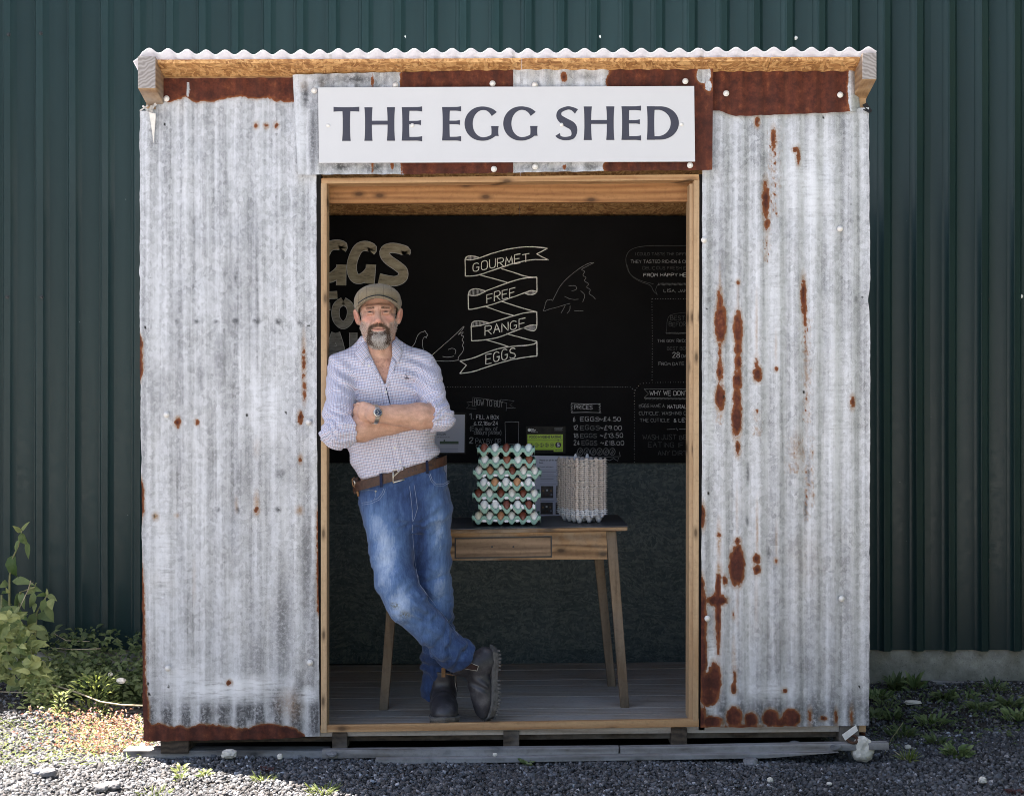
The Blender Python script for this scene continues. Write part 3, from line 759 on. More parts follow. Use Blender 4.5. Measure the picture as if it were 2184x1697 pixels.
# ---- walls, ceiling and roof
def soffit(x, y): return 2.697 - 0.27 * (y + 0.0) + 0.004 * x
MB().box((-1.47, 1.415, 0.0), (1.42, 1.433, Z(987, 1.41))).build("back_panel", M_OSBDARK, shed)
MB().box((-1.49, 1.435, -0.04), (1.44, 1.47, 2.28)).build("back_wall", M_SIDE, shed)
for xa, xb in ((-1.49, -1.47), (1.42, 1.44)):
    mb = MB()
    mb.hexa([(xa, 0.075, -0.04), (xb, 0.075, -0.04), (xb, 1.41, -0.04), (xa, 1.41, -0.04), (xa, 0.075, 2.66), (xb, 0.075, 2.66), (xb, 1.41, 2.29), (xa, 1.41, 2.29)])
    mb.build("side_wall", M_SIDE, shed)
def side_sheet(x, s):
    n, m = 240, 24
    u, v = np.meshgrid(np.linspace(0, 1, n), np.linspace(0, 1, m), indexing='ij')
    y = 0.005 + u * 1.47
    z = -0.06 + v * (soffit(x, y) - 0.02 + 0.06)
    z = np.where(y < 0.08, np.minimum(z, 2.55), z)
    xx = x + s * 0.0055 * np.cos(2 * math.pi * y / 0.0762) + 0.002 * vnoise(y * 3, z * 3, 1.5)
    i, j = np.meshgrid(np.arange(n - 1), np.arange(m - 1), indexing='ij')
    a = (i * m + j).ravel()
    zz = np.zeros(n * m)
    rust = (12 - (z + 0.06) * 300 + 12 * vnoise(y * 9, z * 9, 2.5)).ravel()
    return np_mesh("side_sheet", np.stack([xx, y, z], -1).reshape(-1, 3), np.stack([a, a + 1, a + m + 1, a + m], 1), True, attrs={"rust": rust, "stain": zz, "dark": zz, "white": zz, "hole": zz})
link("side_sheet", side_sheet(-1.515, -1), shed, M_GALV)
link("side_sheet", side_sheet(1.462, 1), shed, M_GALV)
YF = -0.122
cuts = [X(325), X(1112), X(1631), X(1838)]
for a, b in zip(cuts[:-1], cuts[1:]):
    a += 0.001; b -= 0.001
    mb = MB()
    mb.hexa([(a, YF, soffit(a, YF)), (b, YF, soffit(b, YF)), (b, 1.5, soffit(b, 1.5)), (a, 1.5, soffit(a, 1.5)),
             (a, YF, soffit(a, YF) + .015), (b, YF, soffit(b, YF) + .015), (b, 1.5, soffit(b, 1.5) + .015), (a, 1.5, soffit(a, 1.5) + .015)])
    mb.build("roof_board", M_OSB, shed)
for xa, xb, yf, hh in ((X(293, -.16), X(331, -.16), -0.155, 0.130), (X(1838, -.16), X(1869, -.16), -0.16, 0.108)):
    mb = MB()
    top = 0.013
    xa2, xb2 = (xa, xb)
    mb.hexa([(xa, yf, soffit(xa, yf) + top - hh), (xb, yf, soffit(xb, yf) + top - hh), (xb2, 1.5, soffit(xb, 1.5) + top - hh), (xa2, 1.5, soffit(xa, 1.5) + top - hh),
             (xa, yf, soffit(xa, yf) + top), (xb, yf, soffit(xb, yf) + top), (xb2, 1.5, soffit(xb, 1.5) + top), (xa2, 1.5, soffit(xa, 1.5) + top)])
    mb.build("barge_rafter", M_BARGE, shed, bevel=0.004)
rcuts = [284, 700, 1092, 1495, 1869]
for k in range(4):
    a, b = X(rcuts[k], -.15), X(rcuts[k + 1] + (6 if k < 3 else 0), -.15)
    n, m = int((b - a) / 0.006), 14
    u, v = np.meshgrid(np.linspace(0, 1, n), np.linspace(0, 1, m), indexing='ij')
    x = a + (b - a) * u
    y0 = -0.150 + 0.006 * vnoise(x * 3, 0.5, k * 1.3)
    y = y0 + (1.56 - y0) * v
    droop = 0.012 * np.clip((-1.43 - x) / 0.1, 0, 1)
    edge = 0.010 * np.clip((-1.25 - x) / 0.25, 0, 1)
    z = soffit(x, y) + 0.018 + 0.0095 * (1 + np.cos(2 * math.pi * x / 0.0765 + 1.0)) + (0.003 if k % 2 else 0.0) + edge - 2 * droop * 0
    if k == 0:   # the free left edge has bent down over the rafter
        z = z - 0.05 * np.clip((a + 0.035 - x) / 0.035, 0, 1)
    i, j = np.meshgrid(np.arange(n - 1), np.arange(m - 1), indexing='ij')
    q = (i * m + j).ravel()
    V = np.stack([x, y, z], -1).reshape(-1, 3)
    V2 = V + np.array([0, 0, 0.0022])
    N = n * m
    F = np.concatenate([np.stack([q, q + 1, q + m + 1, q + m], 1), np.stack([q + m, q + m + 1, q + 1, q], 1) + N,
                        np.stack([np.arange(n - 1) * m, np.arange(1, n) * m, np.arange(1, n) * m + N, np.arange(n - 1) * m + N], 1)])
    link("roof_sheet", np_mesh("roof_sheet", np.concatenate([V, V2]), F, True), shed, M_ROOF)
# small white triangle at the left eave corner, dark flap at the right one
mb = MB()
q = [P(318, 240, -0.05), P(332, 243, -0.045), P(327.5, 306, -0.036)]
mb.add([q[0], q[1], q[2], (q[0].x, -0.04, q[0].z), (q[1].x, -0.037, q[1].z), (q[2].x, -0.033, q[2].z)], [(0, 1, 2), (5, 4, 3), (0, 3, 4, 1), (1, 4, 5, 2), (2, 5, 3, 0)])
mb.build("white_triangle", M_CAP, shed)
mb = MB()
for (x0, y0), (x1, y1), w in (((298, 237), (316, 225), .006), ((304, 226), (317, 238), .008), ((317, 236), (333, 222), .012), ((321, 240), (325, 226), .016)):
    mb.bar(P(x0, y0, -.04), P(x1, y1, -.05), w, .002, (0, -1, 0))
mb.build("torn_membrane", plain("membrane", (0.35, 0.34, 0.33), 0.7, var=.5, scale=60), shed)
mb = MB(); mb.bar(P(1842, 234, -.02), P(1856, 240, -.03), .03, .003, (0, -.3, 1)); mb.bar(P(1843, 222, -.015), P(1855, 239, -.025), .02, .003, (0, -1, .2)); mb.build("torn_membrane", M_DARKGAP, shed)
# ------------------------------------------------------------------ sculpting kit: signed distance fields and surface nets
class SDF:
    def __init__(s, lo, hi, h):
        s.o = np.array(lo, np.float32); s.h = h
        s.n = np.ceil((np.array(hi) - np.array(lo)) / h).astype(int) + 1
        s.ax = [s.o[i] + h * np.arange(s.n[i], dtype=np.float32) for i in range(3)]
        s.f = np.full(tuple(s.n), 0.3, np.float32)
        s.T = None                       # world -> local frame used by the next shapes (3x3, origin)
    def win(s, lo, hi):
        a = [max(0, int((lo[i] - s.o[i]) / s.h) - 1) for i in range(3)]
        b = [min(int(s.n[i]), int((hi[i] - s.o[i]) / s.h) + 3) for i in range(3)]
        return tuple(slice(x, max(x, y)) for x, y in zip(a, b))
    def coords(s, w):
        return s.ax[0][w[0]][:, None, None], s.ax[1][w[1]][None, :, None], s.ax[2][w[2]][None, None, :]
    def local(s, w):
        x, y, z = s.coords(w)
        if s.T is None: return x, y, z
        M, o = s.T
        x, y, z = x - o[0], y - o[1], z - o[2]
        return [M[i, 0] * x + M[i, 1] * y + M[i, 2] * z for i in range(3)]
    def tow(s, p):
        p = np.array(p, np.float32)
        if s.T is None: return p
        return s.T[0].T @ p + s.T[1]
    def put(s, w, d, k, op):
        f = s.f[w]
        if op == 's': d = -d
        if op == 'u':
            if k:
                h = np.clip(0.5 + 0.5 * (f - d) / k, 0, 1); r = f + (d - f) * h - k * h * (1 - h)
            else: r = np.minimum(f, d)
        else:   # subtract or intersect = smooth max
            if k:
                h = np.clip(0.5 - 0.5 * (f - d) / k, 0, 1); r = f + (d - f) * h + k * h * (1 - h)
            else: r = np.maximum(f, d)
        s.f[w] = r
    def ell(s, c, Rr, k=0.0, op='u', rot=None):
        c = np.array(c, np.float32); Rr = np.array(Rr, np.float32)
        m = Rr.max() + k + 3 * s.h
        cw = s.tow(c)
        w = s.win(cw - m, cw + m)
        x, y, z = s.local(w)
        x, y, z = x - c[0], y - c[1], z - c[2]
        if rot is not None:
            M = np.array(Euler(tuple(R(a) for a in rot)).to_matrix()).T
            x, y, z = [M[i, 0] * x + M[i, 1] * y + M[i, 2] * z for i in range(3)]
        k0 = np.sqrt((x / Rr[0]) ** 2 + (y / Rr[1]) ** 2 + (z / Rr[2]) ** 2)
        k1 = np.sqrt((x / Rr[0] ** 2) ** 2 + (y / Rr[1] ** 2) ** 2 + (z / Rr[2] ** 2) ** 2)
        s.put(w, (k0 * (k0 - 1) / np.maximum(k1, 1e-6)).astype(np.float32), k, op)
    def cone(s, a, b, r1, r2, k=0.0, op='u', flat=False, squash=None):
        """tapered limb from a to b; flat cuts the end at b square; squash = (axis vector, factor) thins it along an axis"""
        a = np.array(a, np.float32); b = np.array(b, np.float32)
        m = max(r1, r2) + k + 3 * s.h
        aw, bw = s.tow(a), s.tow(b)
        w = s.win(np.minimum(aw, bw) - m, np.maximum(aw, bw) + m)
        x, y, z = s.local(w)
        d = b - a; L2 = float(d @ d)
        px, py, pz = x - a[0], y - a[1], z - a[2]
        dot = px * d[0] + py * d[1] + pz * d[2]
        t = np.clip(dot / L2, 0, 1)
        qx, qy, qz = px - t * d[0], py - t * d[1], pz - t * d[2]
        D2 = qx * qx + qy * qy + qz * qz
        if squash is not None:
            v = np.array(squash[0], np.float32); v /= np.linalg.norm(v)
            c = qx * v[0] + qy * v[1] + qz * v[2]
            D2 = D2 + c * c * (1 / squash[1] ** 2 - 1)
        dist = np.sqrt(D2) - (r1 + (r2 - r1) * t)
        if flat: dist = np.maximum(dist, (dot - L2) / math.sqrt(L2))
        s.put(w, dist.astype(np.float32), k, op)
    def loft(s, secs, k=0.0, p=2.3):
        """upright body: secs = [(z, cx, half width, half depth, cy)] """
        secs = sorted(secs)
        zz = np.array([q[0] for q in secs])
        w = s.win((-9, -9, zz[0]), (9, 9, zz[-1]))
        x, y, z = s.coords(w)
        g = lambda i: np.interp(s.ax[2][w[2]], zz, [q[i] for q in secs]).astype(np.float32)[None, None, :]
        cx, a, b, cy = g(1), g(2), g(3), g(4)
        q = (np.abs((x - cx) / a) ** p + np.abs((y - cy) / b) ** p) ** (1 / p)
        s.put(w, ((q - 1) * np.minimum(a, b)).astype(np.float32), k, 'u')
    def plane(s, n, p, k=0.0, w=None):
        """keep only the side of the plane that n points away from"""
        n = np.array(n, np.float32); n /= np.linalg.norm(n)
        w = w or tuple(slice(0, int(i)) for i in s.n)
        x, y, z = s.coords(w)
        s.put(w, ((x - p[0]) * n[0] + (y - p[1]) * n[1] + (z - p[2]) * n[2] + 0 * s.f[w]).astype(np.float32), k, 'i')
    def disp(s, fn, band=0.03):
        i = np.nonzero(np.abs(s.f) < band)
        s.f[i] += fn(s.ax[0][i[0]], s.ax[1][i[1]], s.ax[2][i[2]]).astype(np.float32)
    def front(s, x, z, lo=None):
        """depth y of the first surface met from the front at (x, z)"""
        fx = (x - s.o[0]) / s.h; fz = (z - s.o[2]) / s.h
        i = int(np.clip(fx, 0, s.n[0] - 2)); k = int(np.clip(fz, 0, s.n[2] - 2))
        a, c = fx - i, fz - k
        col = (s.f[i, :, k] * (1 - a) * (1 - c) + s.f[i + 1, :, k] * a * (1 - c) + s.f[i, :, k + 1] * (1 - a) * c + s.f[i + 1, :, k + 1] * a * c)
        j = np.nonzero(col < 0)[0]
        if len(j) == 0: return None
        j = j[0]
        if j == 0: return float(s.ax[1][0])
        t = col[j - 1] / (col[j - 1] - col[j])
        return float(s.ax[1][j - 1] + s.h * t)
    def mesh(s):
        f = s.f
        sg = f < 0
        cnt = np.zeros(tuple(s.n - 1), np.uint8)
        for dx in (0, 1):
            for dy in (0, 1):
                for dz in (0, 1):
                    cnt += sg[dx:s.n[0] - 1 + dx, dy:s.n[1] - 1 + dy, dz:s.n[2] - 1 + dz]
        act = (cnt > 0) & (cnt < 8)
        idx = np.argwhere(act)
        ids = np.full(act.shape, -1, np.int32)
        ids[act] = np.arange(len(idx))
        pos = np.zeros((len(idx), 3), np.float32); num = np.zeros(len(idx), np.float32)
        for ax in range(3):
            for u in (0, 1):
                for v in (0, 1):
                    o = [0, 0, 0]; o[(ax + 1) % 3] = u; o[(ax + 2) % 3] = v
                    e = list(o); e[ax] = 1
                    va = f[idx[:, 0] + o[0], idx[:, 1] + o[1], idx[:, 2] + o[2]]
                    vb = f[idx[:, 0] + e[0], idx[:, 1] + e[1], idx[:, 2] + e[2]]
                    cr = (va < 0) != (vb < 0)
                    t = np.where(cr, va / np.where(cr, va - vb, 1), 0)
                    q = np.array(o, np.float32)[None].repeat(len(idx), 0); q[:, ax] = t
                    pos += q * cr[:, None]; num += cr
        V = s.o + s.h * (idx + pos / num[:, None])
        F = []
        for ax in range(3):
            a1, a2 = (ax + 1) % 3, (ax + 2) % 3
            sl0 = [slice(1, None)] * 3; sl1 = [slice(1, None)] * 3
            sl0[ax] = slice(0, -1); sl1[ax] = slice(1, None)
            A, B = sg[tuple(sl0)], sg[tuple(sl1)]
            df = np.argwhere(A != B)
            flip = A[tuple(df.T)]
            base = df.copy(); base[:, a1] += 1; base[:, a2] += 1
            ok = (base[:, a1] < s.n[a1] - 1) & (base[:, a2] < s.n[a2] - 1)
            base, flip = base[ok], flip[ok]
            def cid(u, v):
                q = base.copy(); q[:, a1] -= u; q[:, a2] -= v
                return ids[tuple(q.T)]
            Q = np.stack([cid(1, 1), cid(0, 1), cid(0, 0), cid(1, 0)], 1)
            Q[~flip] = Q[~flip][:, ::-1]
            F.append(Q[(Q >= 0).all(1)])
        return V.astype(np.float32), np.concatenate(F)

def crease(a, b, c, w=.22):
    """narrow valleys: 1 on the line where the noise crosses zero"""
    return np.exp(-(vnoise(a, b, c) / w) ** 2)

def W(px, py, y): return np.array(P(px, py, y), np.float32)

# ------------------------------------------------------------------ the man leaning in the doorway
man = empty("person", tuple(P(940, 1551, 0.1)), "bearded man in flat cap, checked shirt and jeans leaning in the doorway with folded arms", "person")

def skin_mat():
    t = NT("skin")
    c = t.attr("tint", "Color")
    n = t.noise(320, 3, 0.6)
    n2 = t.noise(38, 4, 0.6)
    c = t.mix(1.0, c, t.ramp(n2, [(0.3, (0.84, 0.80, 0.78)), (0.7, (1.10, 1.10, 1.10))]), 'MULTIPLY')
    c = t.mix(1.0, c, t.ramp(n, [(0.35, 0.90), (0.65, 1.06)]), 'MULTIPLY')
    m = t.out(c, 0.52, 0, t.bump(n, 0.12, 0.001), 0.35)
    t.b.inputs["Subsurface Weight"].default_value = 0.12
    t.b.inputs["Subsurface Radius"].default_value = (0.012, 0.005, 0.003)
    t.b.inputs["Subsurface Scale"].default_value = 0.5
    return m
M_SKIN = skin_mat()

S_R, E_R = W(731, 784, 0.0), W(720, 921, -0.19)
W_R = W(889, 897, -0.095)
S_L, E_L = W(902, 784, 0.03), W(934, 889, -0.115)
W_L = W(797, 883, -0.235)
TORSO = [(720, 806, 34, .055, .03), (742, 806, 50, .070, .03), (757, 808, 74, .088, .028), (775, 812, 88, .103, .025), (800, 815, 93, .116, .022), (850, 820, 94, .122, .020), (900, 832, 95, .122, .022),
         (950, 838, 98, .122, .025), (985, 844, 99, .124, .03), (1005, 849, 97, .122, .033), (1035, 853, 94, .116, .038), (1070, 862, 92, .11, .045)]
def secs(tab, shrink=0.0):
    return [(Z(py, cy), X(cx, cy), hw / FPX * (CAM_D + cy) - shrink, hd - shrink, cy) for py, cx, hw, hd, cy in tab]

HEADO = W(806, 669, -0.02)
HM = np.array((Euler((R(-2.0), R(-2.0), 0)).to_matrix() @ Euler((0, 0, R(5.0))).to_matrix()), np.float32)   # local -> world
HT = (HM.T.copy(), HEADO)

def build_body():
    s = SDF((X(676), -0.33, 0.93), (X(985), 0.19, 1.86), 0.0026)
    s.loft(secs(TORSO, 0.026))
    # shoulders and arms under the shirt, bare forearms
    s.cone(W(780, 760, .03), S_R, .050, .052, .03); s.cone(W(840, 757, .03), S_L, .050, .052, .03)
    s.cone(S_R, E_R, .052, .046, .02); s.cone(S_L, E_L, .052, .046, .02)
    for E, Wr, cyb in ((E_R, W_R, 1), (E_L, W_L, -1)):
        mid = E + (Wr - E) * 0.30
        s.cone(E, mid, .047, .0535, .015)
        s.cone(mid, E + (Wr - E) * 0.68, .0525, .041, .015)
        s.cone(E + (Wr - E) * 0.68, Wr, .041, .0335, .012, squash=((0, 1, 0.2), 0.86))
        el = E - (Wr - E) / np.linalg.norm(Wr - E) * 0.008 + np.array([0, .01, -.012])
        s.ell(el, (.038, .038, .038), .02)
    # left hand, tucked between the other arm and the chest
    K = W(769, 878, -0.175)
    s.cone(W_L, K, .033, .034, .012, squash=((0.35, 0.8, 0.15), 0.62))
    s.ell((W_L + K) / 2 + np.array([-.004, -.002, .002]), (.036, .026, .036), .012)
    for i, dz in enumerate((.026, .009, -.008, -.024)):
        a = K + np.array([.002, .006, dz]); b = a + np.array([-.028, .032, -.002 - .003 * i]); c = b + np.array([-.012, .034, -.004])
        r = (.0098, .0102, .0098, .0088)[i]
        s.cone(a, b, r + .001, r, .005); s.cone(b, c, r, r - .0012, .003)
    t0 = W_L + (K - W_L) * 0.25 + np.array([0, 0, .024]); t1 = t0 + np.array([-.032, .016, .012]); t2 = t1 + np.array([-.022, .022, .001])
    s.cone(t0, t1, .0145, .0118, .012); s.cone(t1, t2, .0115, .0095, .003)
    # right hand, under the left arm
    K2 = W(915, 892, -0.055)
    s.cone(W_R, K2, .032, .032, .012, squash=((0.4, 0.8, 0.1), 0.62))
    for i, dz in enumerate((.024, .008, -.008, -.022)):
        a = K2 + np.array([.0, .004, dz]); b = a + np.array([.020, .032, .0]); c = b + np.array([.006, .032, -.003])
        r = (.0096, .0100, .0096, .0086)[i]
        s.cone(a, b, r + .001, r, .005); s.cone(b, c, r, r - .0012, .003)
    a = W_R + np.array([.01, .01, .024]); s.cone(a, a + np.array([.03, .02, .012]), .013, .0105, .012)
    # head and neck in their own frame
    s.T = HT
    s.cone((0, .022, -.06), (0.006, .045, -.20), .056, .064, .03)
    s.cone((0.005, -.018, -.16), (0.004, -.022, -.135), .014, .012, .02)
    for q in (-1, 1):    # neck sinews down to the collar bones
        s.cone((q * .052, .02, -.09), (q * .014, -.022, -.205), .012, .010, .02)
    s.ell((0, .018, .030), (.0775, .096, .078), .02)
    s.ell((0, -.016, -.040), (.066, .076, .086), .025)
    for q in (-1, 1):
        s.cone((q * .055, .012, -.050), (q * .020, -.060, -.108), .019, .021, .028)
        s.ell((q * .046, -.058, -.028), (.022, .022, .017), .018)
        s.cone((q * .010, -.0905, .0165), (q * .047, -.074, .0155), .0100, .0090, .022)
        s.ell((q * .028, -.077, -.058), (.020, .020, .022), .02)
    s.ell((0, -.070, -.110), (.026, .024, .024), .02)
    s.ell((0, -.083, -.060), (.030, .018, .020), .018)
    for q in (-1, 1):
        s.ell((q * .0325, -.0985, .0005), (.0185, .0135, .0100), .010, 's')
    s.cone((0, -.088, .010), (0.001, -.1115, -.036), .0085, .0120, .010)
    s.ell((0.001, -.1145, -.0405), (.0135, .0125, .0115), .006)
    for q in (-1, 1):
        s.ell((q * .0140, -.1025, -.0450), (.0098, .0105, .0088), .006)
    for q in (-1, 1):
        s.ell((q * .0072, -.1150, -.0545), (.0045, .0060, .0040), .003, 's')
        s.ell((q * .0325, -.0765, .0000), (.0165, .0150, .0135), .004)
        s.cone((q * .0205, -.0915, .0075), (q * .0450, -.0830, .0055), .0050, .0042, .006)      # upper lid fold
        s.cone((q * .0220, -.0910, -.0085), (q * .0430, -.0835, -.0075), .0042, .0036, .006)    # lower lid
        s.ell((q * .0330, -.0935, -.0004), (.0132, .0085, .0020), .0015, 's')
        s.cone((q * .0185, -.098, -.036), (q * .034, -.091, -.064), .0035, .0035, .010, 's')    # smile fold
    s.ell((0, -.0955, -.0670), (.0240, .0105, .0052), .005)
    s.ell((0, -.0935, -.0775), (.0215, .0115, .0065), .005)
    s.ell((0, -.1065, -.0715), (.0255, .0080, .0016), .002, 's')
    for q in (-1, 1):
        s.ell((q * .0265, -.0985, -.0700), (.006, .006, .0022), .003, 's')
    s.ell((0, -.076, -.112), (.043, .030, .034), .018)         # bulk of the beard
    for q in (-1, 1):
        s.ell((q * .0885, .014, -.010), (.0090, .0215, .0335), .006, rot=(0, q * 14, q * -24))
        s.ell((q * .0830, .018, -.026), (.0085, .0125, .0150), .006)
        s.ell((q * .0975, .0060, -.008), (.0050, .0110, .0190), .004, 's', rot=(0, q * 14, q * -24))
        s.ell((q * .0830, -.002, -.014), (.0060, .0055, .0080), .004)
    s.T = None
    s.disp(lambda x, y, z: .0010 * vnoise(x * 34, y * 34, z * 34), 0.01)
    return s
body_sdf = build_body()
bv, bf = body_sdf.mesh()

def headlocal(v): return (v - HEADO) @ HM            # = HM.T @ (v - o)
lp = headlocal(bv)
def gs(x, c, w): return np.exp(-((x - c) / w) ** 2)
SK = np.array((0.56, 0.335, 0.255)); 
colr = np.tile(SK, (len(bv), 1))
def blend(m, c):
    global colr
    m = np.clip(m, 0, 1)[:, None]; colr = colr * (1 - m) + np.array(c) * m
ishead = lp[:, 2] > -0.155
ax_ = np.abs(lp[:, 0])
lx, ly, lz = lp.T
# forearms: slightly paler, knuckle side redder
blend(0.35 * (~ishead), (0.56, 0.335, 0.235))
hn = np.clip(vnoise(bv[:, 0] * 60, bv[:, 1] * 60, bv[:, 2] * 160) * 1.6 + 0.1, 0, 1) * (~ishead)
blend(0.22 * hn, (0.28, 0.17, 0.11))
chest = (bv[:, 2] < Z(765)) & (bv[:, 2] > Z(830)) & (np.abs(bv[:, 0] - X(820)) < .05)
blend(0.55 * chest * np.clip(vnoise(bv[:, 0] * 190, bv[:, 1] * 120, bv[:, 2] * 190) * 2, 0, 1), (0.15, 0.085, 0.06))
blend(0.35 * chest, (0.46, 0.22, 0.15))
# face: ruddy nose, cheeks and ears; shaded lids, lips, beard shadow, brows, hair at the temples
fr = ishead & (ly < 0.03)
blend(0.55 * fr * np.maximum.reduce([gs(ax_, .046, .020) * gs(lz, -.030, .016), gs(lx, 0, .016) * gs(lz, -.042, .014) * (ly < -.09)]), (0.55, 0.20, 0.14))
blend(0.6 * ishead * (ax_ > .080) * gs(lz, -.012, .03), (0.52, 0.20, 0.15))
blend(0.6 * fr * gs(ax_, .0325, .015) * gs(lz, -.012, .006), (0.42, 0.19, 0.13))
blend(0.95 * fr * gs(ax_, .033, .0150) * gs(lz, .0006, .0034), (0.045, 0.020, 0.014))
blend(0.45 * fr * gs(ax_, .030, .018) * gs(lz, .007, .006), (0.26, 0.11, 0.075))
blend(0.3 * fr * gs(lz, .034, .016), (0.48, 0.23, 0.14))
lip = fr * (ax_ < .023) * (0.75 * gs(lz, -.0765, .0032) + 0.35 * gs(lz, -.0680, .0022)) * (ly < -.085)
nz = vnoise(lx * 420, ly * 420, lz * 220) * 0.5 + 0.5
nz2 = vnoise(lx * 160, ly * 160, lz * 160)
dm = np.sqrt((lx / .030) ** 2 + ((lz + .0715) / .0105) ** 2)          # mouth clearing
jawline = np.clip((-.035 - lz - 0.55 * np.clip(.055 - ax_, 0, 1) + nz2 * .004) / .012, 0, 1)
beard = fr * jawline * np.clip((dm - 0.9) * 4, 0, 1) * np.clip((lz + .150) / .01, 0, 1) * np.clip((.03 - ly) / .02, 0, 1)
side = fr * np.clip((ax_ - .060) / .006, 0, 1) * np.clip((.03 - lz) / .01, 0, 1) * np.clip((lz + .075) / .01, 0, 1) * np.clip((.0 - ly + .01) / .02, 0, 1) * (ax_ < .083)
must = fr * np.maximum(gs(lz, -.0580 - 9 * ax_ ** 2, .0072) * np.clip((.037 - ax_) / .005, 0, 1), gs(ax_, .0345, .0055) * np.clip((-.060 - lz) / .006, 0, 1) * np.clip((lz + .098) / .01, 0, 1)) * (ly < -.05)
goat = fr * np.clip(1.35 - np.sqrt((lx / .042) ** 2 + ((lz + .108) / .040) ** 2), 0, 1)
gr_ = np.sqrt((lx / .041) ** 2 + ((lz + .104) / .043) ** 2)
beard = beard * np.where(lz < -.085, np.clip((1.04 - np.sqrt((lx / .060) ** 2 + ((lz + .085) / .064) ** 2)) / .10, 0, 1), 1)
jawside = beard * np.clip((ax_ - .046) / .008, 0, 1)
darkb = np.clip(1.25 * gs(gr_, .90, .20) * (lz < -.062) * np.clip((ax_ - .010) / .014, .25, 1) + must + .5 * gs(lz, -.088, .005) * (ax_ < .03), 0, 1)
blend(0.40 * beard, (0.36, 0.29, 0.25))
blend(0.85 * np.clip(beard * np.maximum(goat, darkb) * 1.3, 0, 1), (0.40, 0.36, 0.33))
blend(0.80 * darkb * np.maximum(beard, must), (0.085, 0.052, 0.038))
blend(0.35 * side, (0.33, 0.25, 0.21))
blend(0.42 * jawside * np.clip(.7 + nz2, .2, 1), (0.42, 0.37, 0.335))
blend(0.9 * lip, (0.47, 0.19, 0.15))
blend(0.95 * fr * (ax_ < .026) * gs(lz, -.0715, .0016) * (ly < -.08), (0.10, 0.035, 0.03))
blend(0.32 * fr * gs(lz, .0140 - 1.6 * (ax_ - .03) ** 2, .0040) * np.clip((ax_ - .012) / .004, 0, 1) * np.clip((.049 - ax_) / .006, 0, 1), (0.20, 0.10, 0.06))
blend(0.6 * fr * gs(lx, 0.003, .002) * gs(lz, .010, .012), (0.40, 0.18, 0.12))
for q in (-1, 1):
    blend(0.95 * fr * gs(lx, q * .0072, .0035) * gs(lz, -.0535, .0028), (0.06, 0.02, 0.015))
body = link("body", np_mesh("body", bv, bf, True, cols={"tint": colr}), man, M_SKIN)

# eyes behind the narrowed lids
def eye_mat():
    t = NT("eye")
    return t.out(t.attr("tint", "Color"), 0.35, 0, None, 0.3)
M_EYE = eye_mat()
for q in (-1, 1):
    mb = MB(); mb.lathe((0, 0, 0), (0, -1, 0), [(.0125 * math.sin(a), max(.0002, .0125 * math.cos(a))) for a in np.linspace(-1.45, 1.57, 18)], 18)
    me = mb.mesh("eye", True)
    co = np.array([v.co for v in me.vertices]); r = np.hypot(co[:, 0] + q * .001, co[:, 2])
    cl = np.where((r < .0028)[:, None], (0.004, 0.004, 0.004), np.where((r < .0068)[:, None], (0.012, 0.009, 0.008), (0.085, 0.062, 0.055)))  # whites kept dark, brow shade put into the eye colour
    cl = np.where((co[:, 1] > -.004)[:, None], (0.085, 0.062, 0.055), cl)
    at = me.attributes.new("tint", 'FLOAT_COLOR', 'POINT'); at.data.foreach_set("color", np.concatenate([cl, np.ones((len(cl), 1))], 1).astype(np.float32).ravel())
    M4 = Matrix.Translation(Vector(HEADO)) @ Matrix([list(map(float, r_)) for r_ in HM]).to_4x4() @ Matrix.Translation((q * .0325, -.0775, 0))
    me.transform(M4)
    link("eye", me, man, M_EYE)

# hair: short strands on beard, moustache, brows and temples
def hair_mat():
    t = NT("hair")
    return t.out(t.attr("tint", "Color"), 0.5, 0, None, 0.4)
M_HAIR = hair_mat()
vn = np.zeros((len(bv), 3), np.float64)
q0, q1, q2, q3 = [bv[bf[:, i]] for i in range(4)]
fnv = np.cross(q2 - q0, q3 - q1)
for i in range(4): np.add.at(vn, bf[:, i], fnv)
vn /= np.maximum(np.linalg.norm(vn, axis=1), 1e-12)[:, None]
def strands(name, dens, length, col, flow, lift, n, radius=.00042):
    """dens: weight per body vertex; flow(local p) -> direction in head frame"""
    pr = dens / dens.sum()
    k = RNG.choice(len(bv), n, p=pr)
    root = bv[k] + RNG.normal(0, .0009, (n, 3))
    nr = vn[k]
    fl = flow(lp[k]) @ HM.T
    d = fl + nr * lift + RNG.normal(0, .28, (n, 3))
    d /= np.linalg.norm(d, axis=1)[:, None]
    L = length(lp[k]) * RNG.uniform(.6, 1.2, n)
    mid = root + d * (L * .55)[:, None] + nr * (L * .10)[:, None]
    d2 = d + fl * .5 - nr * .15; d2 /= np.linalg.norm(d2, axis=1)[:, None]
    tip = mid + d2 * (L * .45)[:, None]
    a = np.cross(d, RNG.normal(size=(n, 3))); a /= np.linalg.norm(a, axis=1)[:, None]
    b = np.cross(d, a)
    Vs = []
    for p_, r in ((root - nr * .001, radius), (mid, radius * .85)):
        for an in (0, 2.094, 4.189):
            Vs.append(p_ + (a * math.cos(an) + b * math.sin(an)) * r)
    Vs.append(tip)
    V = np.stack(Vs, 1).reshape(-1, 3)
    o = (np.arange(n) * 7)[:, None]
    F4 = np.concatenate([o + np.array([[0, 1, 4, 3]]), o + np.array([[1, 2, 5, 4]]), o + np.array([[2, 0, 3, 5]])])
    F3 = np.concatenate([o + np.array([[3, 4, 6]]), o + np.array([[4, 5, 6]]), o + np.array([[5, 3, 6]])])
    C = np.repeat(col(lp[k], n), 7, axis=0)
    o_ = link(name, np_mesh(name, V, [F4, F3], False, cols={"tint": C}), man, M_HAIR)
    o_['kind'] = 'stuff'
    return o_
